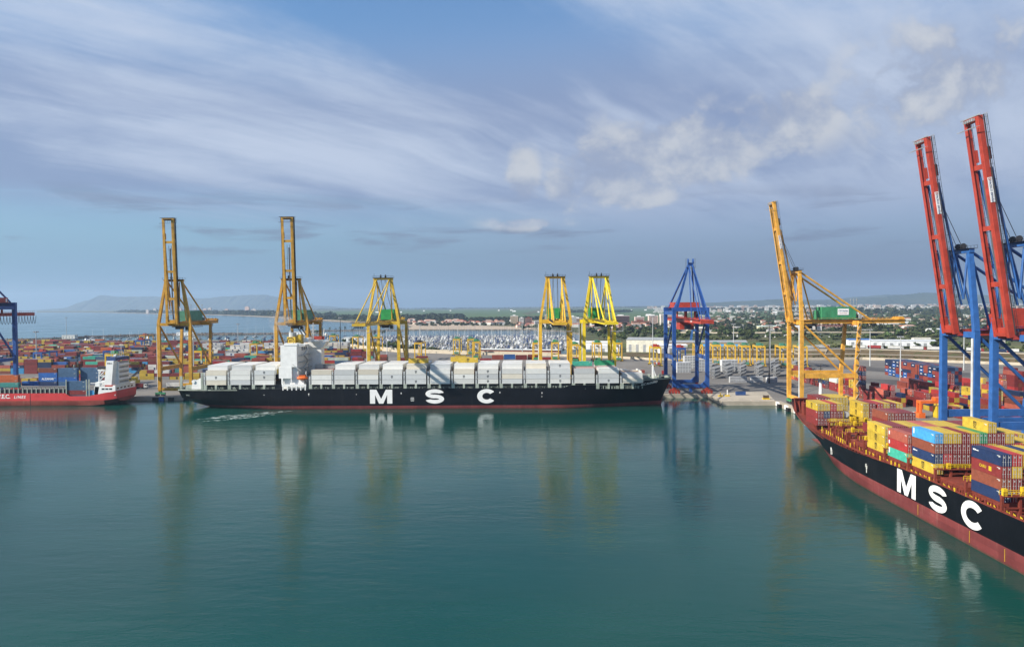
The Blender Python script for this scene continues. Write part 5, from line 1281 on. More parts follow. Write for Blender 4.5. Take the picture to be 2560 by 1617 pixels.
for k, (x, y, cols) in enumerate([(262, 441, [Y_, Y_, Y_]), (259, 454, [MA, Y_, MA]), (265, 426, [MA, Y_, Y_, 'rust red']), (268, 427, [MA, Y_, Y_, MA]), (262, 470, [MA, MA, RE, MA, MA]), (265, 470, [MA, MA, RE, MA, MA]), (250, 420, [RE, RE]), (247, 430, [MA, 'blue']),
                                  (272, 383, [NV, MA, MA]), (275, 383, [NV, MA, MA]), (252, 373, [SA]), (256, 373, [Y_]), (285, 470, [SA, Y_, Y_, Y_]), (288, 455, [MA, BR, MA, SA]), (292, 462, [MA, MA, RE, Y_, MA])]):
    rstack(x, y, cols, 'c40', f'{ORD[k+1]} stack seen through the blue crane legs')
for k in range(3):
    rstack(286+2.6*k, 398, [WH, WH, WH, WH], 'c40', f'{["outer", "middle", "inner"][k]} stack of the white block at the picture edge')
# blue and rust block with white print on the sides
bk = random.Random(6)
for i in range(13):
    y = 531.5+6.5*i
    for t in range(5):
        c_ = bk.choice([NV]*5+['rust red']*3+['blue'] if t > 1 else [NV, 'rust red', 'rust red', 'blue', MA]); 
        if i == 1 and t == 0: c_ = TQ
        if i < 11 or t < 3:
            o = container(290+.45*i, y, G+.06+2.57*t, 0, c_, f'{c_} container, tier {["one", "two", "three", "four", "five"][t]}, {ORD[13-i]} column of the navy block from its far end', 'c20', 'navy block behind the asphalt lane', False) if False else None
        yard.box(290+.3*i, y, G+.06+2.57*t, CW, 6.06, 2.53, jit(CC[c_], .12))
        if c_ in (NV, 'blue') and bk.random() < .8:
            n = len(yard.v); xx = 290+.3*i-.03; z = G+.06+2.57*t
            yard.v += [(xx, y+4.4, z+1.2), (xx, y+1.7, z+1.2), (xx, y+1.7, z+1.75), (xx, y+4.4, z+1.75)]; yard.f.append((n, n+1, n+2, n+3)); yard.c.append((.65, .65, .65))
        for r in range(1, 7):
            if t == 4 or i == 0: yard.box(290+.3*i+2.55*r, y, G+.06+2.57*t, CW, 6.06, 2.53, jit(CC[bk.choice([NV, NV, 'slate blue', MA])], .12))
for x, y, c_ in ((255, 505, 'rust red'), (255, 491.5, 'rust red'), (268, 527, SA), (271, 527, 'rust red')):
    for t in range(2): yard.box(x, y, G+.06+2.6*t, CW, 12.19, 2.55, jit(CC[c_]))
occ = [(x, y) for x, st_ in A for y, c_, k_ in st_]
for x in (206, 209, 211.6):
    y = 424.0
    while y < 590:
        L = rr.choice([12.19, 6.06])
        if not any(abs(x-ox) < 2 and oy-L-.3 < y < oy+12.5 for ox, oy in occ):
            for t in range(rr.randint(2, 4)): yard.box(x, y, G+.06+2.6*t, CW, L, 2.56, jit(CC[rr.choice(pal)]))
        y += L+.35
for x in (219.5, 227.3, 229.9, 232.5, 244, 246.6, 278, 281):
    y = 372.0
    while y < (445 if x < 240 else 480):
        L = rr.choice([12.19, 12.19, 6.06])
        if rr.random() < .8:
            for t in range(rr.randint(1, 4 if x > 225 else 3)): yard.box(x, y, G+.06+2.6*t, CW, L, 2.56, jit(CC[rr.choice(pal)]))
        y += L+.35
for k in range(16):
    x = 300+rr.uniform(0, 90); y = 420+rr.uniform(0, 110)
    for r in range(3):
        for t in range(rr.randint(2, 5)): yard.box(x+2.55*r, y, G+.06+2.6*t, CW, 12.19, 2.55, jit(CC[rr.choice(pal)]))
tag(yard.build('stacked_containers', M['yard']), 'mass of stacked containers in many colours filling the yard and the inner ship bays', 'container', None, 'stuff')

# ================================================================ things on the quays
# orange lifting frame and bollards on the right quay
t = thing('straddle_spreader', 'bright orange lifting frame standing on the right quay before the blue crane', 'lifting frame', (203.5, 386, G+.06))
b = MB(); b.box(-2.2, -1.2, -2, -1, 0, 7.4); b.box(-2.2, -1.2, 1, 2, 0, 7.4); b.box(-3, .2, -2.4, 2.4, 0, 2.6); b.build('frame', M['orange'], t)
b = MB(); b.box(-2.2, 9, -2, 2, 7.4, 8.8); b.box(5.5, 9, -1.8, 1.8, 8.8, 10.4); b.build('top_beam', M['orange'], t)
b = MB(); b.box(6.2, 10.5, -2, 2, 0, 6); b.build('ballast', M['rail'], t)
t = thing('open_container', 'lone blue open-top container on the pale pier concrete', 'container', (134.5, 481.6, G+.1))
b = MB(); b.box(0, 6.1, 0, .12, 0, 2.3); b.box(0, 6.1, 2.32, 2.44, 0, 2.3); b.box(0, .12, .12, 2.32, 0, 2.3); b.box(5.98, 6.1, .12, 2.32, 0, 2.3); b.box(.12, 5.98, .12, 2.32, 0, .15); b.build('shell', M['navy'], t)
b = MB()
for k in range(11): b.box(.1+.55*k, .22+.55*k, -.06, 0, 0, 2.2)
b.build('side_rib', M['blue'], t)
for k, (x, y, lab) in enumerate(((127.5, 477, 'white and yellow navigation post on the pier near the blue crane'), (122.8, 476, 'yellow mooring gear on the pier beside the red bogies'))):
    t = thing('mooring_post', lab, 'post', (x, y, G+.08))
    b = MB(); b.box(-1.4, 1.4, -.8, .8, 0, .9); b.build('base', M['rail'], t); b = MB(); b.tube((0, 0, .9), (0, 0, 4.2 if k == 0 else 2.2), .3, 8); b.build('post', M['white' if k == 0 else 'rail'], t)
t = thing('mooring_winch', 'yellow mooring winch at the pier corner next to the amber crane', 'winch', (147, 461, G+.1))
b = MB(); b.box(-2, 2, -1.3, 1.3, 0, .8); b.build('base', M['rail'], t); b = MB(); b.tube((-1.2, 0, 1.5), (1.2, 0, 1.5), 1.0, 10); b.box(-1.6, -1.2, -.9, .9, .8, 2.6); b.box(1.2, 1.6, -.9, .9, .8, 2.6); b.build('drum', M['wood'], t)
t = thing('light_tower', 'white tapered tower with dark lamp mast behind the bow of the near ship', 'tower', (181, 462, G+.05))
b = MB(); b.tube((0, 0, 0), (0, 0, 11.5), 1.25, 14, .75); b.build('shaft', M['white'], t); b = MB(); b.box(-2.6, 2.6, -2.6, 2.6, 11.5, 11.8)
for a in range(8): b.tube((2.4*cos(a*.785), 2.4*sin(a*.785), 11.8), (2.4*cos(a*.785), 2.4*sin(a*.785), 13.4), .12, 4)
b.tube((0, 0, 11.8), (0, 0, 21.5), .42, 8, .18); b.box(-1.3, 1.3, -.2, .2, 18.6, 18.9); b.build('lamp_mast', M['dark'], t)
# fenders with white panels on the quay wall by the near ship
for k, y in enumerate((441, 426, 411, 396, 381)):
    t = thing('quay_fender', f'black rubber fender with pale panel on the right quay wall, {ORD[k+1]} from the pier', 'fender', (149.6, y, 0), 0, 'fenders on the right quay wall')
    b = MB(); b.box(-1.5, 0, -1.3, 1.3, -.5, 2.0); b.box(-2.0, -1.5, -1.6, 1.6, -.8, 2.3); b.build('cushion', M['rubber'], t); b = MB(); b.box(-.45, .25, 3, 8.5, .3, 2.75); b.build('panel', M['white'], t)
for k, x in enumerate((-246, -222)):
    t = thing('quay_fender', f'blue fender pad on the dark quay wall, {"left" if k == 0 else "right"} of the two under the ochre crane', 'fender', (x, QY-.35, 0)); b = MB(); b.box(-1.7, 1.7, -.8, 0, -.5, 2.2); b.build('pad', M['blue'], t); b = MB(); b.box(-1.9, 1.9, -.2, .05, -.6, 2.4); b.build('frame', M['rubber'], t)
for k in range(16):
    x = -250+10.5*k if k < 4 else 70
    if k >= 4: break
    b = MB(); b.box(x-1.9, x+1.9, QY-1.3, QY-.36, -.8, 2.0); tag(b.build('quay_fender', M['rubber']), f'plain black fender block low on the quay wall, {ORD[k+1]} along from the red ship', 'fender', 'black fender blocks')
# trucks and sheds on the apron behind the red ship
def truck(label, loc, rz, body, L=12.5, cab='white', group=None, H=2.7, name='lorry'):
    t = thing(name, label, 'lorry', loc, rz, group)
    b = MB(); b.box(0, L, -1.23, 1.23, 1.2, 1.2+H); o = link('trailer', b.mesh('trailer', M['plain']), t); o.color = (*jit(CC[body], .08), 1)
    b = MB(); b.box(L+.5, L+2.6, -1.2, 1.2, .9, 3.5); b.box(L+2.6, L+2.9, -1.15, 1.15, .8, 2.1); o = link('cab', b.mesh('cab', M['plain']), t); o.color = (*jit(CC[cab], .08), 1)
    b = MB(); b.box(L+2.61, L+2.66, -1.1, 1.1, 2.15, 3.2); b.box(L+1.2, L+2.4, -1.225, -1.2, 2.2, 3.1); b.build('windscreen', M['glass'], t)
    b = MB(); b.box(0, L+2.4, -.5, .5, .8, 1.18); b.build('chassis', M['dark'], t)
    for x in (1.2, 2.6, 4.0, L-1, L+1.9):
        b = MB(); b.tube((x, -1.25, .52), (x, -.75, .52), .52, 10); b.tube((x, .75, .52), (x, 1.25, .52), .52, 10); b.build('wheel', M['rubber'], t)
    return t
tr0 = truck('white lorry parked before the ochre crane leg, left of the pair', (-268, 541, G+.04), 0, 'white', 11, 'white', 'white lorries on the far apron')
dup(tr0, (-246.5, 543, G+.04), pi, 'white lorry seen between the ochre crane legs, right of the pair', 'white lorries on the far apron')
truck('rust and white lorry end behind the stern of the red ship', (-292, 538, G+.04), 0.05, 'maroon', 8, 'white')
truck('red and white shuttle truck under the blue crane at the picture edge', (-372, 566, G+.04), pi, 'white', 7, 'red')
truck('white van lorry on the apron behind the bow of the black ship', (84, 640, G+.04), R(200), 'white', 5, 'white')
truck('red yard tractor with trailer near the blue pier crane', (112, 618, G+.04), R(80), 'red', 5, 'red')
for k, (x, y, lab) in enumerate(((178.5, 391, 'small white van on the right quay, nearer one of two beside the orange frame'), (172, 397, 'small white van on the right quay, farther one of two beside the orange frame'))):
    t = thing('van', lab, 'van', (x+22, y, G+.07), 2.6); b = MB(); b.box(-2.3, 1.2, -.95, .95, .4, 2.1); b.box(1.2, 2.3, -.95, .95, .4, 1.3); b.build('body', M['white'], t)
    b = MB(); b.box(1.21, 1.26, -.85, .85, 1.35, 2.0); b.build('windscreen', M['glass'], t)
    for wx in (-1.5, 1.5): b = MB(); b.tube((wx, -1, .35), (wx, 1, .35), .35, 8); b.build('wheel', M['rubber'], t)
for k in range(7):
    x = -210+52*k; b = MB(); b.tube((x, QY+.7, G+.1), (x, QY+.7, G+.6), .3, 8); b.tube((x, QY+.7, G+.6), (x, QY+.7, G+.85), .5, 8); tag(b.build('bollard', M['dark']), f'dark iron bollard on the far quay edge, {ORD[k+1]} from the left', 'bollard', 'bollards on the far quay')
# mobile reach stacker
t = thing('reach_stacker', 'yellow reach stacker with slanted dark arm between stacks behind the red ship', 'reach stacker', (-303, 560, G+.04))
b = MB(); b.box(-4, 4, -1.8, 1.8, 1.2, 4.4); b.box(-1, 2.6, -1.6, 1.6, 4.4, 6.6); b.build('body', M['rail'], t); b = MB(); b.beam((-3.6, 0, 4.5), (6.5, 0, 13.5), 1.2, 1.3); b.build('arm', M['dark'], t)
for x in (-3, 3): b = MB(); b.tube((x, -2.2, 1), (x, 2.2, 1), 1, 12); b.build('wheel', M['rubber'], t)
# lamp masts
lm = None
for k, (x, y, h) in enumerate(((-475.6, 704, 37), (-861, 1360, 42), (-293.5, 641, 36), (-215.7, 844, 46), (-157.8, 821, 34), (-133.5, 906, 36), (-7.5, 895, 42), (136.6, 816, 46), (178.8, 553.4, 43), (274.5, 551.7, 34), (379, 652, 36), (240, 740, 34), (320, 700, 34), (232, 842, 36), (-400, 1010, 36), (62, 905, 38))):
    labs = ['tall lamp mast rising from the left stacks beside the blue crane', 'distant lamp mast standing against the sea at the left', 'slim lamp mast before the second leg of the first ochre crane', 'dark lamp mast right of the second ochre crane, against the sea', 'lamp mast between the legs of the yellow crane', 'lamp mast between the yellow crane and the marina',
            'tall pale mast left of the golden crane', 'tall mast behind the white foremast of the black ship', 'dark lamp mast among the grey racks left of the amber crane', 'lamp mast before the navy container block', 'lamp mast seen through the blue crane legs', 'pale lamp mast behind the parked gantry row', 'lamp mast by the brown bank behind the amber crane', 'lamp mast above the green gantry tops', 'lamp mast in the middle of the far left stacks', 'mast behind the golden crane']
    def mast(h):
        t = thing('lamp_mast', labs[k], 'lamp mast', (x, y, G), 0, 'yard lamp masts')
        b = MB(); b.tube((0, 0, 0), (0, 0, h), .55, 8, .28); b.build('pole', M['dark' if k in (3, 8) else 'lightgrey'], t)
        b = MB(); b.tube((0, 0, h), (0, 0, h+.4), 1.6, 10); 
        for a in range(6): b.box(1.8*cos(a*1.047)-.55, 1.8*cos(a*1.047)+.55, 1.8*sin(a*1.047)-.5, 1.8*sin(a*1.047)+.5, h-.5, h+.5)
        b.build('lamp_head', M['grey'], t)
    mast(h)
# grey reefer racks
def rack(loc, rz, label, n=7, lv=3):
    t = thing('reefer_rack', label, 'rack', loc, rz, 'grey reefer racks behind the pier'); b = MB()
    for k in range(n+1):
        for yy in (0, 1.5): b.box(3*k-.13, 3*k+.13, yy-.13, yy+.13, 0, 2.75*lv+1)
    b.build('frame', M['grey'], t); b = MB()
    for l in range(1, lv+1):
        z = 2.75*l; b.box(-.3, 3*n+.3, -.35, 1.85, z-.12, z); b.box(-.3, 3*n+.3, -.38, -.3, z+1.0, z+1.1); b.box(-.3, 3*n+.3, 1.8, 1.88, z+1.0, z+1.1)
    b.build('platform', M['grey'], t); b = MB()
    for l in range(lv): a = -1 if l % 2 else 1; b.beam((-1.2, .75-a*1.3, 2.75*l), (-1.2, .75+a*1.3, 2.75*l+2.75), .8, .12)
    b.build('stairway', M['grey'], t); b = MB()
    for l in range(lv):
        for k in range(n): b.box(3*k+1, 3*k+1.7, .3, .8, 2.75*l+.6, 2.75*l+1.7)
    b.build('socket_box', M['grey'], t)
    return t
r0 = rack((147, 588, G+.05), R(62), 'grey steel reefer rack nearest the blue pier crane, first of the group')
for k, (x, y, a) in enumerate(((158, 592, 62), (171, 600, 62), (184, 596, 62), (199, 600, 62), (214, 606, 62), (228, 640, 62), (240, 652, 62), (153, 622, 62), (166, 628, 62), (180, 632, 62), (194, 634, 62), (208, 640, 62), (222, 672, 62))):
    dup(r0, (x, y, G+.05), R(a), f'grey steel reefer rack, {ORD[k+2]} of the group counting away from the blue pier crane')
for k, (x, y, L, H, c_) in enumerate(((150, 655, 12.2, 10.5, 'lightgrey'), (169, 650, 14, 10, 'lightgrey'), (128, 640, 12, 9, 'lightgrey'), (142, 676, 12, 12, 'offwhite'), (151, 558, 13, 4.6, 'lightgrey'), (167.5, 560, 9, 4.4, 'offwhite'), (178, 556, 8, 4.2, 'grey'))):
    lab = ['pale stacked reefer wall behind the racks by the blue crane', 'wide grey stack of reefers in the middle of the racks', 'pale grey stack framed by the legs of the blue pier crane', 'white reefer stack right of the blue pier crane', 'low grey container at the front of the racks', 'cream container with bright end at the front of the racks', 'small grey container beside the dark mast'][k]
    t = thing('reefer_stack' if H > 6 else 'site_container', lab, 'container', (x, y, G+.05), R(3))
    n = max(1, round(H/2.6))
    nc = 1 if H < 6 else round(L/2.55)
    bmsh = MB(); bw = L/nc; bmsh.box(.04, bw-.04, 0, 2.5 if H < 6 else 6, .02, H/n-.06)
    for k_ in range(nc if H > 6 else 0): pass
    bmsh.mi = 1; bmsh.box(.25, bw-.25, -.03, 0, .25, H/n-.3); bmsh = bmsh.mesh('box', [M['reefer'], M['grey']])
    for q in range(n):
        for k_ in range(nc): o = link('box', bmsh, t, (bw*k_, 0, q*H/n)); j_ = random.uniform(.42, .62); o.color = (j_, j_*1.01, j_*1.01, 1)
    b = MB(); b.box(.3, L-.3, -.02, 0, .3, H-.3); b.box(L*.5-.03, L*.5+.03, -.05, -.02, .2, H-.3); b.build('door_seam', M[c_], t)

# ================================================================ port boundary, bank, road, tunnel
def wall_line(pts, h, th, z0, label, mat='cream', name='boundary_wall'):
    b = MB()
    for (x0, y0), (x1, y1) in zip(pts, pts[1:]):
        L = math.hypot(x1-x0, y1-y0); nx, ny = -(y1-y0)/L*th/2, (x1-x0)/L*th/2
        b.add([(x0-nx, y0-ny, z0), (x1-nx, y1-ny, z0), (x1+nx, y1+ny, z0), (x0+nx, y0+ny, z0), (x0-nx, y0-ny, z0+h), (x1-nx, y1-ny, z0+h), (x1+nx, y1+ny, z0+h), (x0+nx, y0+ny, z0+h)],
              [(4,5,6,7),(0,1,5,4),(1,2,6,5),(2,3,7,6),(3,0,4,7)])
    return tag(b.build(name, M[mat]), label, 'wall')
wall_line([(-322, 1128), (-234, 1018), (-165, 942), (-59, 887), (36, 851), (104, 808), (135, 782), (242, 774), (347, 776), (393, 746), (470, 688), (620, 560)], 2.6, .8, G, 'long cream boundary wall running behind the container yard')
wall_line([(-312, 1142), (-226, 1031), (-160, 957), (-58, 901), (34, 866)], 3.6, .8, G, 'second cream wall behind the hedge beside the marina')
def bank(name, p, mat, kind='structure'):
    """strip terrain: rows of (front line, z) polylines"""
    b = MB(); n = len(p[0][0])
    vs = []
    for line, z in p: vs += [(x, y, z) for x, y in line]
    fs = []
    for r in range(len(p)-1):
        for k in range(n-1): a = r*n+k; fs.append((a, a+1, a+n+1, a+n))
    b.add(vs, fs); return tag(b.build(name, M[mat]), kind=kind)
L0 = [(150, 790), (242, 778), (290, 779), (347, 780), (396, 750), (474, 692), (624, 564), (800, 400)]
off = lambda L, dx, dy: [(x+dx, y+dy) for x, y in L]
bank('grass_bank', [(L0, G+.1), (off(L0, 5, 17), 6.6), (off(L0, 6, 20), 6.8)], 'drygrass')
bank('service_road', [(off(L0, 6, 20), 6.85), (off(L0, 8, 28), 6.9)], 'concrete')
bank('grass_bank', [(off(L0, 8, 28), 6.8), (off(L0, 13, 44), 9.8), (off(L0, 14, 47), 10.0)], 'drygrass')
bank('parking_road', [(off(L0, 14, 47), 10.05), (off(L0, 26, 86), 10.1)], 'asphalt')
bank('meadow', [(off(L0, 26, 86), 9.9), (off(L0, 60, 180), 9.0), (off(L0, 90, 300), 6.0), (off(L0, 120, 380), G+.05)], 'meadow')
wall_line(off(L0, 14.5, 48.6), .9, .5, 10.05, 'pale kerb wall along the lorry park above the bank')
# tunnel portal in the bank
t = thing('tunnel_portal', 'pale concrete tunnel mouth with sloping wing walls in the brown bank', 'tunnel', (300, 0, 0))
b = MB()
def wing(xa, ya, za, xb, yb, zb): b.add([(xa, ya, G), (xb, yb, G), (xb, yb, zb), (xa, ya, za), (xa, ya+.8, G), (xb, yb+.8, G), (xb, yb+.8, zb), (xa, ya+.8, za)], [(0,1,2,3),(7,6,5,4),(3,2,6,7),(1,0,4,5),(0,3,7,4),(1,5,6,2)])
wing(-14, 818, 10.4, -3, 799, 5.0); wing(17, 799, 5.0, 27, 818, 10.4)
b.box(-15, 28, 819, 821, 9.2, 11.2); b.box(-15, -9, 818.5, 820.9, 4, 9.2); b.box(20, 28, 818.5, 820.9, 4, 9.2); b.build('wing_wall', M['cream'], t)
b = MB(); b.box(-9, 20, 817.4, 818.2, 4.6, 8.9); b.build('opening', M['black'], t)
b = MB(); b.box(-3, 17, 797, 812, G+.08, 4.9); b.build('ramp', M['concrete'], t)
# lorries parked along the road above the bank
tk = random.Random(8)
lor = {}
pts = off(L0, 17, 54)
d_tot = 0; k = 0
for (x0, y0), (x1, y1) in zip(pts[2:], pts[3:]):
    L = math.hypot(x1-x0, y1-y0); a = math.atan2(y1-y0, x1-x0); d = 0
    while d < L-10:
        body = tk.choice(['white']*6+['pale grey', 'cream', 'navy blue', 'maroon', 'red', 'green'][:5]); cab = tk.choice(['white', 'white', 'white', 'blue', 'red'])
        key = (body, cab); x = x0+(x1-x0)*d/L+tk.uniform(0, 2); y = y0+(y1-y0)*d/L+tk.uniform(0, 14)
        lab = f'lorry with {body} trailer and {cab} cab, {ORD[k+1]} along the park above the bank'
        flip = pi if tk.random() < .35 else 0
        if key not in lor: lor[key] = truck(lab, (x, y, 10.1), a+flip, body, 12.8, cab, 'lorries parked above the bank', 2.9)
        else: dup(lor[key], (x, y, 10.1), a+flip, lab, 'lorries parked above the bank')
        d += 15.8+tk.uniform(0, 3.5); k += 1
# long white sheds in the background right
def shed(label, loc, rz, L, W, H, col, roofc='white', name='warehouse', door=True):
    t = thing(name, label, 'warehouse', loc, rz)
    b = MB(); b.box(0, L, 0, W, 0, H); o = link('wall', b.mesh('wall', M['wallpaint']), t); o.color = (*col, 1)
    b = MB(); b.add([(-.4, -.4, H), (L+.4, -.4, H), (L+.4, W+.4, H), (-.4, W+.4, H), (-.4, W/2, H+W*.11), (L+.4, W/2, H+W*.11)], [(0, 1, 5, 4), (2, 3, 4, 5), (1, 2, 5), (3, 0, 4)]); o = link('roof', b.mesh('roof', M['plain']), t); o.color = (*CC[roofc], 1)
    for k in range(max(1, int(L/9))):
        b = MB(); b.box(3+9*k, 6.4+9*k, -.06, 0, .1 if door else H*.45, H*.62 if door else H*.75); b.build('door' if door else 'window', M['grey'], t)
    return t
shed('big pale boat hall with grey side, behind the bow of the far black ship', (122, 925, G), R(-20), 46, 26, 15, (.62, .60, .50), 'grey')
shed('long white workshop left of the pale boat hall', (52, 985, G), R(-12), 62, 18, 9, (.75, .75, .72))
shed('white low hall right behind the marina sheds', (80, 930, G), R(-8), 34, 14, 7, (.72, .73, .74))
shed('blue roofed boat shed behind the parked gantry row', (205, 905, G), R(-6), 52, 16, 8, (.62, .64, .66), 'sky blue')
shed('brown flat market hall with dark posts beyond the boat sheds', (190, 1010, G), R(-4), 105, 22, 7, (.40, .30, .22), 'grey')
shed('white boat hall with curved front beside the blue shed', (158, 895, G), R(4), 34, 16, 9, (.78, .78, .76))
shed('white depot building on the road behind the amber crane', (388, 905, 9.9), R(-10), 26, 12, 7, (.74, .75, .76), 'blue')
shed('long white depot with flat roof behind the lorries', (410, 895, 9.9), R(-14), 70, 14, 6, (.70, .72, .74), 'pale grey')
shed('temple-like pale building with steep roof near the green field', (322, 1500, G), R(10), 46, 30, 9, (.55, .48, .38), 'cream')
shed('pale yellow hall among trees beyond the viaduct', (505, 1630, G), R(4), 40, 20, 8, (.60, .58, .38), 'pale green')
shed('white roofed pavilion among trees beyond the viaduct', (560, 1560, G), R(-6), 38, 24, 9, (.62, .55, .48), 'white')
shed('long low brown hall right of the white roofed pavilion', (600, 1640, G), R(-3), 95, 20, 8, (.36, .25, .20), 'brown')
shed('white greenhouse on the meadow far right', (760, 1420, G), R(-8), 60, 18, 7, (.75, .76, .74), 'white')
shed('long white greenhouse beyond the meadow trees', (880, 1900, G), R(-5), 90, 22, 7, (.75, .76, .74), 'white')
shed('small white barn on the scrub above the lorry park', (520, 1010, 8), R(-6), 22, 8, 5, (.74, .72, .66), 'cream')
t = thing('travel_lift', 'blue steel boat lift tower behind the brown market hall', 'boat lift', (250, 1120, G))
b = MB()
for x in (-6, 6):
    for y in (-5, 5): b.beam((x, y, 0), (x*.5, y*.5, 20), 1.4, 1.4, (0, 1, 0))
b.build('leg', M['blue'], t); b = MB(); b.box(-4, 4, -3.5, 3.5, 19, 21); b.build('head', M['blue'], t)
# road viaduct on posts
t = thing('viaduct', 'low road viaduct on white posts crossing the trees beyond the yard', 'viaduct', (0, 0, 0))
b = MB(); P_ = [(250, 1420, 7), (340, 1330, 9), (430, 1300, 10), (520, 1290, 10.5), (640, 1270, 10)]
for p, q in zip(P_, P_[1:]): b.beam(p, q, 9, 1.2)
b.build('deck', M['concrete'], t)
for p, q in zip(P_, P_[1:]):
    for k in range(6): f = k/6; x = p[0]+(q[0]-p[0])*f; y = p[1]+(q[1]-p[1])*f; b = MB(); b.box(x-.7, x+.7, y-2, y+2, G, 8.5); b.build('post', M['white'], t)
b = MB()
for p, q in zip(P_, P_[1:]): b.beam((p[0], p[1]-4.6, p[2]+1.2), (q[0], q[1]-4.6, q[2]+1.2), .25, 1.0)
b.build('parapet', M['cream'], t)

# ================================================================ town
hs = random.Random(14)
def house(x, y, L, W, H, wall, roofc, rz, label, group):
    t = thing('house', label, 'house', (x, y, G+.05), rz, group)
    b = MB(); b.box(-L/2, L/2, -W/2, W/2, 0, H); o = link('wall', b.mesh('wall', M['wallpaint']), t); o.color = (*wall, 1)
    b = MB(); rh = W*.24; b.add([(-L/2-.4, -W/2-.4, H), (L/2+.4, -W/2-.4, H), (L/2+.4, W/2+.4, H), (-L/2-.4, W/2+.4, H), (-L/2+W*.35, 0, H+rh), (L/2-W*.35, 0, H+rh)], [(0, 1, 5, 4), (1, 2, 5), (2, 3, 4, 5), (3, 0, 4)]); o = link('roof', b.mesh('roof', M['plain']), t); o.color = (*roofc, 1)
    b = MB()
    for f in range(max(1, int(H/3))):
        for k in range(max(1, int(L/3.2))): xx = -L/2+1.3+3.2*k; b.box(xx, xx+1.1, -W/2-.05, -W/2+.02, 1+3*f, 2.4+3*f)
    tag(b.build('windows', M['glass'], t), kind='stuff'); return t
walls = [(.62, .52, .42), (.70, .68, .62), (.58, .42, .34), (.75, .74, .70), (.66, .55, .46)]
roofs = [(.32, .11, .065), (.38, .16, .10), (.28, .10, .07), (.46, .30, .22)]
hp = [house(0, 0, *d, walls[i % 5], roofs[i % 4], 0, 'terracotta roofed house in the seaside town', None) for i, d in enumerate([(14, 10, 6), (18, 11, 8), (11, 9, 4), (24, 12, 9), (12, 10, 7)])]
zones = [((-440, -40), (2120, 2600), 60, 'seaside town behind the beach'), ((-40, 260), (1850, 2250), 40, 'town behind the marina'), ((120, 420), (1500, 2000), 26, 'hamlet beyond the boatyard'), ((450, 1500), (1350, 2600), 60, 'farmland behind the blue cranes')]
first = set()
for (xa, xb), (ya, yb), n, nm in zones:
    for k in range(n):
        i = hs.randrange(5); x = hs.uniform(xa, xb); y = hs.uniform(ya, yb)
        if nm.startswith('seaside') and y < 2130+(-40-x)*.9: y += (-40-x)*.7
        col = ['pinkish', 'white', 'tan', 'bright white', 'beige'][i]; sz = ['small', 'long', 'low', 'tall', 'square'][i]
        lab = f'{sz} {col} house in the {nm}'
        if i not in first: o = hp[i]; o.location = (x, y, G+.05); o.rotation_euler.z = hs.uniform(-.5, .5); o['label'] = lab; o['group'] = f'houses in the {nm}'; first.add(i)
        else: dup(hp[i], (x, y, G+.05), hs.uniform(-.5, .5), lab, f'houses in the {nm}')
def block(label, x, y, L, W, H, col, rz=0, roof='white', floors=None, band=False):
    t = thing('apartment_block', label, 'apartment block', (x, y, G+.05), rz)
    b = MB(); b.box(-L/2, L/2, -W/2, W/2, 0, H); o = link('wall', b.mesh('wall', M['wallpaint']), t); o.color = (*col, 1)
    b = MB(); b.box(-L/2-.3, L/2+.3, -W/2-.3, W/2+.3, H, H+.8); b.box(-L*.2, L*.15, -W*.2, W*.25, H+.8, H+3.6); o = link('roof', b.mesh('roof', M['plain']), t); o.color = (*CC[roof], 1)
    nf = floors or int(H/3.1)
    for f in range(nf):
        b = MB(); z = 1.1+H/nf*f
        if band: b.box(-L/2+.8, L/2-.8, -W/2-.25, -W/2+.02, z, z+1.5)
        else:
            for k in range(int(L/3.4)): xx = -L/2+1.2+3.4*k; b.box(xx, xx+1.7, -W/2-.2, -W/2+.02, z, z+1.5)
        tag(b.build('windows', M['glass'], t), kind='stuff')
        b = MB(); b.box(-L/2+.5, L/2-.5, -W/2-1.2, -W/2, z-.9, z-.2); o = link('balcony', b.mesh('balcony', M['wallpaint']), t); o.color = (*col, 1)
    return t
block('tall cream apartment block on the beach front, left one', -42, 2215, 22, 18, 26, (.66, .56, .42)); block('white slab joined to the cream beach block', -20, 2210, 14, 16, 19, (.75, .74, .72))
block('brown apartment block right of the cream beach block', 1, 2190, 20, 24, 20, (.34, .20, .17), 0, 'brown'); block('long white hotel with blue glass bands on the beach', 44, 2030, 54, 14, 15, (.68, .68, .68), R(2), 'pale grey', 4, True)
block('tall cream tower left of the golden crane', 58, 2140, 20, 18, 30, (.66, .53, .36)); block('brown flats beside the cream tower', 76, 2150, 22, 18, 24, (.33, .19, .16), 0, 'brown')
block('white tower with windows seen through the golden crane', 124, 2060, 18, 16, 25, (.72, .72, .72)); block('tan flats behind the golden crane', 140, 2100, 24, 16, 20, (.55, .42, .33))
block('dark brown flats right of the lemon crane', 262, 2100, 46, 16, 26, (.26, .14, .12), 0, 'white', 6, True); block('pink white flats right of the dark brown ones', 318, 2130, 26, 16, 22, (.68, .52, .46)); block('terracotta low flats before the white ones', 300, 1990, 46, 16, 13, (.36, .18, .12), 0, 'brown')
block('pale pink flats left of the large white block', 352, 2100, 26, 16, 26, (.70, .55, .48)); block('large white stepped apartment block left of the blue pier crane', 392, 2090, 44, 18, 30, (.76, .72, .66)); block('white flats joined behind the blue pier crane leg', 430, 2100, 30, 16, 24, (.74, .70, .64)); block('white low flats below the stepped block', 398, 2010, 40, 14, 16, (.74, .70, .64))
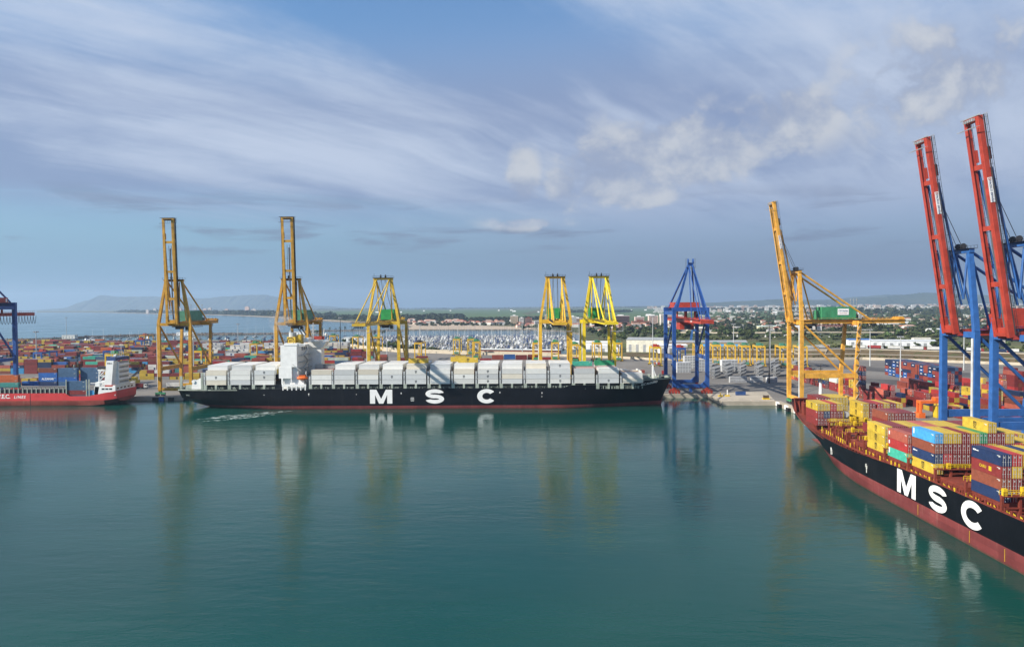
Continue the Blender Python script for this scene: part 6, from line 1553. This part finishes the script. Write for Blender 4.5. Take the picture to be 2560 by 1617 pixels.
# towers of the resort across the bay
for k in range(14):
    x = -3900+95*k*1.25+hs.uniform(-30, 30); y = 7350-k*95+hs.uniform(0, 300)
    b = MB(); h_ = hs.uniform(26, 62); wd = hs.uniform(22, 42); b.box(-wd/2, wd/2, -12, 12, 0, h_); b.box(-wd*.2, wd*.2, -6, 6, h_, h_+5)
    o = b.build('tower_block', M['wallpaint'], loc=(x, y, G)); o.color = (*hs.choice([(.62, .45, .38), (.58, .52, .48), (.66, .60, .55), (.5, .36, .3)]), 1)
    tag(o, f'distant tower block of the resort across the bay, {ORD[k+1]} from the left', 'apartment block', 'resort towers across the bay')
# white huts in the rice fields
for k in range(34):
    x = hs.uniform(-1600, 2400); y = hs.uniform(3300, 7500)
    if x < -.36*y+650 and y < 5200: x = hs.uniform(-200, 2000)
    b = MB(); s_ = hs.uniform(7, 14); b.box(-s_, s_, -5, 5, 0, 6); b.add([(-s_, -5.2, 6), (s_, -5.2, 6), (s_, 5.2, 6), (-s_, 5.2, 6), (-s_, 0, 10), (s_, 0, 10)], [(0, 1, 5, 4), (2, 3, 4, 5), (1, 2, 5), (3, 0, 4)])
    o = b.build('farm_hut', M['wallpaint'], loc=(x, y, G)); o.color = (.8, .79, .76, 1); tag(o, 'small white farm hut standing alone in the green fields', 'hut', 'white huts in the fields')
# far city as one pale mass
cy_ = Yard(); cr = random.Random(3)
for k in range(1500):
    y = cr.uniform(4600, 9700); x = y*cr.uniform(.16, .78)
    if x/y < .42 and cr.random() < .55 and y < 8000: continue
    s_ = cr.uniform(8, 30)*(1 if y > 6500 else .7); hgt = cr.choice([7, 8, 9, 10, 12, 18, 26, 34])*(1 if y > 6500 else .8)
    cy_.box(x, y, G, s_*1.6, s_, hgt, jit(cr.choice([(.72, .70, .66), (.76, .75, .73), (.62, .50, .42), (.55, .38, .30), (.70, .66, .62)]), .1))
for k in range(60):
    y = cr.uniform(6800, 9600); x = y*cr.uniform(.42, .76); cy_.box(x, y, G, cr.uniform(60, 190), 50, cr.uniform(9, 16), jit((.78, .78, .78), .05))
for k in range(420):
    y = cr.uniform(1500, 4800); x = y*cr.uniform(.22, .78); s_ = cr.uniform(5, 12); cy_.box(x, y, G, s_*1.7, s_, cr.uniform(4, 7), jit(cr.choice([(.72, .68, .62), (.60, .45, .36), (.74, .73, .70), (.42, .22, .15)]), .1))
tag(cy_.build('distant_city', M['yard']), 'pale distant city spread out below the hills', 'city', None, 'stuff')

# ================================================================ marina
bt = random.Random(19)
def boat_mesh(L, sail, cabin):
    b = MB(); w_ = L*.16
    pl_ = [(-L/2, -w_*.8), (L*.1, -w_), (L*.35, -w_*.6), (L/2, 0), (L*.35, w_*.6), (L*.1, w_), (-L/2, w_*.8)]
    n = 7; b.add([(x*.94, y*.8, 0) for x, y in pl_]+[(x, y, L*.09+(.25 if x > L*.3 else 0)) for x, y in pl_], [tuple(range(n, 2*n))]+[(k, (k+1) % n, n+(k+1) % n, n+k) for k in range(n)])
    z = L*.09
    b.add([(-L*.15, -w_*.55, z), (L*.2, -w_*.45, z), (L*.2, w_*.45, z), (-L*.15, w_*.55, z), (-L*.13, -w_*.5, z+cabin), (L*.12, -w_*.35, z+cabin*.9), (L*.12, w_*.35, z+cabin*.9), (-L*.13, w_*.5, z+cabin)], [(4,5,6,7),(0,1,5,4),(1,2,6,5),(2,3,7,6),(3,0,4,7)])
    b.mi = 1; b.box(-L*.10, L*.08, -w_*.52, -w_*.40, z+cabin*.35, z+cabin*.7)
    if sail:
        b.mi = 2; b.box(-L*.40, -L*.18, -w_*.55, w_*.55, z, z+.45); b.mi = 0; b.beam((L*.06, 0, z), (L*.06, 0, z+L*1.25), .15, .15, (0, 1, 0)); b.mi = 2; b.beam((L*.06, 0, z+1.6), (-L*.36, 0, z+1.6), .4, .5); b.mi = 0; b.box(L*.05, L*.07, -L*.07, L*.07, z+L*.75, z+L*.75+.12)
    else: b.mi = 0; b.box(-L*.12, L*.06, -w_*.4, w_*.4, z+cabin, z+cabin+.9); b.tube((-L*.05, 0, z+cabin+.9), (-L*.05, 0, z+cabin+3), .12, 4)
    return b.mesh('boat', [M['plain'], M['glass'], M['navy']])
bms = [boat_mesh(10, True, 1.0), boat_mesh(13, True, 1.2), boat_mesh(9, False, 1.6), boat_mesh(15, False, 2.2), boat_mesh(18, True, 1.5)]
spots = []
for r in range(13):
    y = 1025+37*r
    xa = -.245*y+10+ (0 if y > 1150 else 30); xb = 72+(y-1000)*.03
    for sgn in (-1, 1):
        x = xa+bt.uniform(0, 4)
        while x < xb:
            if bt.random() < .88 and y+sgn*7 > 905+max(0, -x)*.95: spots.append((x, y+sgn*(6.8+bt.uniform(-.8, .8)), pi/2*(1 if sgn > 0 else -1)+bt.uniform(-.06, .06)))
            x += bt.uniform(4.6, 7.5)
    b = MB(); b.box(xa, xb, y-1.2, y+1.2, .2, .8); tag(b.build('pontoon', M['concrete']), f'long floating jetty between boats in the marina, {ORD[r+1]} from the yard', 'jetty', 'marina jetties')
for r in range(4):
    y = 1320+60*r
    for k in range(34):
        x = -.62*y+k*(.42*y/34)+bt.uniform(-3, 3)
        if y < 1345-(x+600)*.9 and x > -640: continue
        if y > 1230+(-400-x)*.2 or x < -640: spots.append((x, y+bt.uniform(-5, 5), bt.uniform(-.3, .3)+pi/2))
spots.sort(key=lambda p: p[1])
boats = MB(); nb = 0
shade = {0: 'white', 1: 'cream', 2: 'navy hulled'}
mm = [0, 0, 0, 1, 1, 2, 2, 3, 4]
allv = {}
for k, (x, y, a) in enumerate(spots):
    i = bt.choice(mm); c_ = bt.choice([(.60, .60, .59)]*3+[(.50, .47, .42), (.04, .06, .14), (.26, .29, .34), (.34, .34, .34), (.18, .17, .17), (.12, .13, .16)])
    if nb < 290:
        o = link('sailing_boat' if i in (0, 1, 4) else 'motor_yacht', bms[i], None, (x, y, 0), a); o.color = (*c_, 1); nb += 1
        tag(o, f'{"dark" if c_[0] < .1 else "white" if c_[0] > .5 else "grey"} {["sailing boat", "larger sailing boat", "motor boat", "big motor yacht", "long sailing yacht"][i]} in the {"crowded marina" if x > -330 else "left basin"}', 'boat', 'boats moored in the marina')
    else: allv.setdefault(i, []).append((x, y, a, bt.choice([0, 3, 3, 2, 4, 4, 2])))
from_left([o for o in COL.objects if o.get('group') == 'boats moored in the marina'], 'of the nearer boats from the left')
vb = MB()
for i, lst in allv.items():
    me = bms[i]; vv = [v.co for v in me.vertices]; ff = [tuple(p.vertices) for p in me.polygons]; mi = [p.material_index for p in me.polygons]
    for x, y, a, mk_ in lst:
        ca, sa = cos(a), sin(a); n = len(vb.v)
        vb.v += [(x+v.x*ca-v.y*sa, y+v.x*sa+v.y*ca, v.z) for v in vv]; vb.f += [tuple(q+n for q in f) for f in ff]; vb.m += [mk_ if q == 0 else q for q in mi]
o = vb.build('moored_boats', [M['white'], M['glass'], M['navy'], M['offwhite'], M['grey']]); tag(o, 'dense rows of white boats filling the far part of the marina', 'boat', None, 'stuff')
# a long white boathouse roof along the near marina edge
b = MB(); b.beam((-62, 952, 4), (38, 930, 4), 7, .8); b.beam((-62, 952, 1.5), (38, 930, 1.5), 5, 4)
t = thing('boathouse', 'long white roofed boathouse along the near edge of the marina', 'boathouse', (0, 0, 0)); b = MB(); b.beam((-62, 958, 5.2), (40, 922, 5.6), 7, .7); b.build('roof', M['white'], t); b = MB(); b.beam((-62, 958.5, 2.4), (40, 922.5, 2.6), 5, 4.8); b.build('wall', M['rust'], t)
for k, (x, y, L, c_, lab) in enumerate(((-730, 1565, 40, 'white', 'long white quayside hut on the rock breakwater'), (-905, 1440, 26, 'offwhite', 'pale hut on the breakwater far left'), (-490, 1560, 34, 'white', 'white hut behind the yacht masts'), (-297, 1260, 36, 'white', 'white tarpaulin shed beside the gantry cranes and hedge'), (-275, 1225, 18, 'white', 'white cube shed by the hedge'))):
    t = thing('quayside_hut', lab, 'hut', (x, y, 1.5)); b = MB(); b.box(-L/2, L/2, -5, 5, 0, 7); b.build('wall', M[c_], t); b = MB(); b.box(-L/2-.4, L/2+.4, -5.4, 5.4, 7, 7.7); b.build('roof', M['lightgrey'], t); b = MB()
    for q in range(int(L/6)): b.box(-L/2+1.5+6*q, -L/2+4+6*q, -5.06, -5, 1, 4.5)
    b.build('door', M['grey'], t)

# ================================================================ trees
tr = random.Random(41)
def crown_mesh(n, rx, rz, leaf, seed, flat=1.0, pine=False):
    rn = random.Random(seed); b = MB(); lobes = [(rn.uniform(-.5, .5)*rx, rn.uniform(-.5, .5)*rx, rn.uniform(-.35, .45)*rz, rn.uniform(.45, .75)) for _ in range(6)]
    for k in range(n):
        lx, ly, lz, lr = rn.choice(lobes)
        d = Vector((rn.gauss(0, 1), rn.gauss(0, 1), rn.gauss(0, 1)*.9)).normalized(); q = rn.uniform(.55, 1.05)
        c = Vector((lx+d.x*rx*lr*q, ly+d.y*rx*lr*q, lz+d.z*rz*lr*q)); s_ = leaf*rn.uniform(.6, 1.3)
        a = d.cross(Vector((rn.random(), rn.random(), rn.random()))).normalized(); e = d.cross(a)
        tl = Vector((rn.uniform(-.5, .5), rn.uniform(-.5, .5), rn.uniform(-.5, .5)))*s_
        b.add([c-a*s_-e*s_*.7, c+a*s_-e*s_*.6+tl*.4, c+a*s_*.8+e*s_*.8, c-a*s_*.7+e*s_+tl*.3], [(0, 1, 2, 3)])
    return b
def tree_parts(h, rx, seed):
    b = crown_mesh(130, rx, h*.36, rx*.24, seed); me = MB(); me.v = [(x, y, z+h*.62) for x, y, z in b.v]; me.f = b.f; me.m = b.m
    tk_ = MB(); tk_.tube((0, 0, 0), (.1, 0, h*.5), h*.035, 6, h*.018)
    for a in range(3): tk_.tube((.1, 0, h*(.36+.05*a)), (cos(a*2.1)*rx*.5, sin(a*2.1)*rx*.5, h*.66), h*.014, 4, h*.006)
    return me.mesh('crown', M['leaf']), tk_.mesh('trunk', M['wood'])
TP = [tree_parts(9, 4.2, 1), tree_parts(12, 5.5, 2), tree_parts(7, 3.6, 3), tree_parts(14, 5, 4), tree_parts(10, 6, 5)]
def palm():
    b = MB()
    for k in range(22):
        a = k*2.4; el = .9-(k % 5)*.32; p = Vector((0, 0, 9)); dr = Vector((cos(a), sin(a), 0)); s = Vector((-sin(a), cos(a), 0)); prev = p
        for q in range(4):
            nx = prev+dr*.85+Vector((0, 0, el-.38*q)); wq = .32*(1-q*.2); b.quad(prev-s*wq, prev+s*wq, nx+s*wq*.8, nx-s*wq*.8); prev = nx
    t_ = MB(); t_.tube((0, 0, 0), (.15, 0, 9), .28, 6, .2); return b.mesh('crown', M['leaf']), t_.mesh('trunk', M['wood'])
TP.append(palm())
kinds = ['round leafy tree', 'broad tall tree', 'small bushy tree', 'tall dense tree', 'wide spreading tree', 'palm tree']
def tree(i, x, y, z, s_, where):
    t = thing('palm_tree' if i == 5 else 'tree', f'{kinds[i]} {where}', 'tree', (x, y, z), tr.uniform(0, 6.28), 'trees '+where); t.scale = (s_, s_, s_*tr.uniform(.85, 1.15))
    c = link('crown', TP[i][0], t); k = link('trunk', TP[i][1], t)
    return t
cnt = 0
def scatter(n, f, where, sc_=(.7, 1.3), kin=(0, 1, 2, 3, 4), z=G):
    for k in range(n):
        x, y = f(); tree(tr.choice(kin), x, y, z(x, y) if callable(z) else z, tr.uniform(*sc_), where)
def along(pts, spread):
    def f():
        i = tr.randrange(len(pts)-1); a = tr.random(); return pts[i][0]+(pts[i+1][0]-pts[i][0])*a+tr.uniform(-spread, spread), pts[i][1]+(pts[i+1][1]-pts[i][1])*a+tr.uniform(-spread, spread)
    return f
scatter(36, along([(-305, 1150), (-220, 1045), (-162, 972), (-100, 935)], 6), 'in the hedge between cream walls and marina', (.55, .95))
scatter(14, along([(-470, 1640), (-300, 1500)], 14), 'standing as palms along the seaward mole', (.9, 1.5), (5, 5, 5, 2))
scatter(18, lambda: (tr.uniform(-20, 95), tr.uniform(1640, 1800)), 'between the marina and the town', (.8, 1.4))
scatter(46, lambda: (tr.uniform(115, 270), tr.uniform(1130, 1500)), 'on the green slope behind the boat hall', (.8, 1.5))
scatter(50, lambda: (tr.uniform(270, 520), tr.uniform(1150, 1480)), 'around the viaduct behind the amber crane', (.8, 1.5))
scatter(36, lambda: (tr.uniform(520, 900), tr.uniform(1150, 1700)), 'in the dark grove beyond the meadow', (.9, 1.7))
scatter(14, along([(285, 850), (270, 870)], 8), 'in the dark clump beside the parked gantries', (.7, 1.2))
MZ = lambda x, y: 8.6
scatter(14, lambda: (lambda a: (430+a*190, 1000-a*190+tr.uniform(-25, 25)))(tr.random()), 'scattered on the meadow above the lorries', (.5, 1.0), (0, 2, 4), 7.5)
scatter(40, along([(440, 905), (500, 855), (580, 800), (690, 690)], 6), 'in the scrub line behind the lorries', (.45, .8), (0, 2, 4), 9.2)
# the woods farther off, one mass
wd = MB(); wr = random.Random(52)
cl = [crown_mesh(16, 1.0, .9, .55, s) for s in (11, 12, 13, 14)]
def wood(n, f, s0, s1):
    for k in range(n):
        x, y = f(); s_ = wr.uniform(s0, s1); c = cl[k % 4]; m = len(wd.v)
        if not on_land(x-12, y-10): continue
        wd.v += [(x+vx*s_*1.15, y+vy*s_*1.15, G+s_*.75+vz*s_) for vx, vy, vz in c.v]; wd.f += [tuple(q+m for q in f_) for f_ in c.f]; wd.m += c.m
def cone(a, b_, y0, y1): return lambda: (lambda y: (y*wr.uniform(a, b_), y))(math.exp(wr.uniform(math.log(y0), math.log(y1))))
wood(1900, cone(.26, .80, 1350, 5200), 2.6, 6.5)
wood(500, cone(.40, .80, 3500, 9000), 8, 18)
wood(260, cone(.10, .27, 1500, 2100), 3, 6.5)
wood(300, cone(-.17, .0, 2120, 2700), 2.5, 5)
def clump(cx_, cy2, rx_, ry_, n, s0, s1): wood(n, lambda: (cx_+wr.gauss(0, rx_), cy2+wr.gauss(0, ry_)), s0, s1)
clump(-520, 3050, 45, 90, 120, 7, 12); clump(-420, 3350, 60, 120, 140, 8, 13); clump(-220, 2920, 170, 25, 170, 5, 8); clump(20, 2950, 120, 22, 120, 5, 8); clump(-900, 3500, 130, 160, 240, 6, 11)
wood(700, along([(-5300, 9500), (-3250, 6900), (-2180, 5620), (-1800, 5080), (-1200, 4150)], 110), 8, 20)
wood(500, along([(-1150, 4150), (-660, 3120), (-440, 2800)], 45), 4, 8)
wood(1200, lambda: (wr.uniform(-6000, 9000), wr.uniform(11500, 14500)), 5, 11)
wood(160, cone(.03, .14, 5200, 5600), 6, 12); wood(300, cone(.22, .42, 5600, 6600), 8, 15)
tag(wd.build('distant_woods', M['leaf2']), 'scattered dark woods and hedges on the plain', 'woods', None, 'stuff')
ds = MB()
for k in range(1500):
    y = math.exp(wr.uniform(math.log(1120), math.log(4200))); x = y*wr.uniform(.2, .8); s_ = wr.uniform(3, 9); c = cl[k % 4]; m = len(ds.v); fl = wr.uniform(.25, .5)
    ds.v += [(x+vx*s_*1.9, y+vy*s_*1.6, G+s_*.2+vz*s_*fl) for vx, vy, vz in c.v]; ds.f += [tuple(q+m for q in f_) for f_ in c.f]; ds.m += c.m
tag(ds.build('distant_scrub', M['scrub']), 'olive scrub patches between the woods on the plain', 'scrub', None, 'stuff')
sb = MB()
def scrub(n, f, s0, s1, z):
    for k in range(n):
        x, y = f(); s_ = wr.uniform(s0, s1); c = cl[k % 4]; m = len(sb.v); zz_ = z(x, y) if callable(z) else z
        sb.v += [(x+vx*s_*1.5, y+vy*s_*1.5, zz_+s_*.35+vz*s_*.7) for vx, vy, vz in c.v]; sb.f += [tuple(q+m for q in f_) for f_ in c.f]; sb.m += c.m
Lm = off(L0, 30, 95)
scrub(420, along(Lm[2:7], 9), 1.2, 2.6, 9.4)
scrub(300, lambda: (lambda a: (395+a*230+wr.uniform(-30, 30), 945-a*220+wr.uniform(-40, 60)))(wr.random()), 1, 2.6, 8.6)
scrub(140, along(off(L0, 4, 12)[1:7], 5), .5, 1.1, 5.2)
scrub(160, along([(105, 830), (140, 806), (240, 800)], 9), .7, 1.6, G)
tag(sb.build('scrub', M['scrub']), 'low green scrub along the banks and meadow', 'scrub', None, 'stuff')

for gname in set(o['group'] for o in COL.objects if o.get('category') in ('tree', 'house', 'hut') and 'group' in o):
    mem = [o for o in COL.objects if o.get('group') == gname and o.parent is None]
    from_left(mem)
# ================================================================ hills
def ridge(name, prof, y, depth, seed):
    rn = random.Random(seed); b = MB(); xs = []
    for (x0, h0), (x1, h1) in zip(prof, prof[1:]):
        n = 12
        for k in range(n): f = k/n; f2 = f*f*(3-2*f); xs.append((x0+(x1-x0)*f, max(2, h0+(h1-h0)*f2+rn.uniform(-1, 1)*min(5, h0*.03))))
    xs.append(prof[-1]); rows = [(-depth, .0), (-depth*.6, .42), (-depth*.3, .75), (0, 1), (depth*.5, .5), (depth, 0)]; n = len(xs)
    vs = [(x+rn.uniform(-8, 8), y+dy+rn.uniform(-60, 60), G-1+h*k*(rn.uniform(.96, 1.03) if 0 < k < 1 else 1)) for dy, k in rows for x, h in xs]
    b.add(vs, [(r*n+k, r*n+k+1, (r+1)*n+k+1, (r+1)*n+k) for r in range(len(rows)-1) for k in range(n-1)])
    return tag(b.build(name, M['hill']), kind='structure')
HY = 18900
lv = lambda px: 761.7-.0073*(px-1280)
def hp_(px, py, Y): return ((px-1280)/1850*Y-.022*Y, 62.3+(lv(px)-py)*Y/1850)
ridge('hills', [hp_(a, c, HY) for a, c in ((60, 776), (160, 770), (205, 751), (240, 738), (290, 742), (360, 741), (430, 743), (500, 746), (560, 741), (620, 737), (660, 737), (695, 743), (730, 754), (800, 765), (880, 770))], HY, 900, 1)
ridge('hills', [hp_(a, c, 12300) for a, c in ((1580, 766), (1660, 765), (1760, 757), (1850, 753), (1950, 748), (2020, 750), (2100, 748), (2190, 744), (2250, 737), (2300, 732), (2360, 735), (2430, 738), (2500, 737), (2600, 741), (2760, 738), (2900, 745))], 12300, 900, 2)
ridge('hills', [hp_(a, c, 15500) for a, c in ((2050, 752), (2140, 742), (2210, 737), (2300, 740), (2420, 741), (2600, 736))], 15500, 500, 3)
# far plain beyond the fields, a low dark line of trees and houses is part of the woods

# ================================================================ foam, smoke, air
fm, ft, fb = new_mat('wake_foam'); oc = ft.node('ShaderNodeTexCoord').outputs['Object']
nn = ft.noise(ft.mapping(oc, scale=(.22, 1, 1)), 1.2, 6, .65, .4); n2 = ft.noise(oc, .25, 3, .5)
uvn = ft.node('ShaderNodeUVMap')
fb.inputs['Base Color'].default_value = (.62, .68, .66, 1); fb.inputs['Roughness'].default_value = .7
ft.link(ft.math('MULTIPLY', ft.ramp(nn, .42, .60), ft.math('MULTIPLY', ft.ramp(n2, .4, .6), .75)), fb.inputs['Alpha'])
b = MB(); fr = random.Random(2)
def foam(pts):
    q = []
    for i, (x, y, w_) in enumerate(pts):
        a = pts[max(0, i-1)]; c = pts[min(len(pts)-1, i+1)]; d = Vector((c[0]-a[0], c[1]-a[1])).normalized(); w_ *= 2.0; q.append(((x-d.y*w_, y+d.x*w_, .03), (x+d.y*w_, y-d.x*w_, .03)))
    for (a, c), (d, e) in zip(q, q[1:]): b.quad(c, e, d, a)
foam([(-185.5, 404, .2), (-177, 411, 1.6), (-170, 416, 3.0), (-163, 421, 2.6), (-155, 427, 2.2), (-147, 433, 1.4), (-141, 437.5, .3)])
foam([(-171, 404, .2), (-165, 408, 1.4), (-158, 413, 1.6), (-152, 418, .8), (-147, 423, .2)])
foam([(-178, 398, .2), (-172, 401, 1.0), (-166, 404, .3)])
tag(b.build('foam', fm), 'thin white wash beside the stern of the far black ship', 'foam', None, 'stuff')
sm, stt, _b = new_mat('funnel_smoke'); stt.n.remove(_b)
pvn = stt.node('ShaderNodeVolumePrincipled'); out = stt.n['Material Output']; stt.link(pvn.outputs[0], out.inputs['Volume'])
pvn.inputs['Color'].default_value = (.75, .76, .78, 1); oc = stt.node('ShaderNodeTexCoord')
sn_ = stt.noise(oc.outputs['Object'], .35, 4, .6)
gx = stt.node('ShaderNodeTexGradient', gradient_type='SPHERICAL'); stt.link(stt.mapping(oc.outputs['Generated'], loc=(-1, -1, -1), scale=(2, 2, 2)), gx.inputs['Vector'])
stt.link(stt.math('MULTIPLY', stt.ramp(sn_, .42, .7), stt.math('MULTIPLY', gx.outputs['Fac'], .42)), pvn.inputs['Density'])
b = MB(); b.ball((0, 0, 0), 9, 5, 8, 12, 8); tag(b.build('smoke', sm, loc=(-152, AY-6, 53)), 'pale puff of smoke drifting from the yellow funnel', 'smoke', None, 'stuff')
hm, ht, _b = new_mat('haze_air'); ht.n.remove(_b)
pv2 = ht.node('ShaderNodeVolumePrincipled'); ht.link(pv2.outputs[0], ht.n['Material Output'].inputs['Volume'])
pv2.inputs['Color'].default_value = (.55, .76, 1.0, 1); pv2.inputs['Density'].default_value = 6.4e-5; pv2.inputs['Anisotropy'].default_value = .2
b = MB(); b.box(-16500, 18500, -520, 20600, -4.5, 480); tag(b.build('haze', hm), kind='stuff')
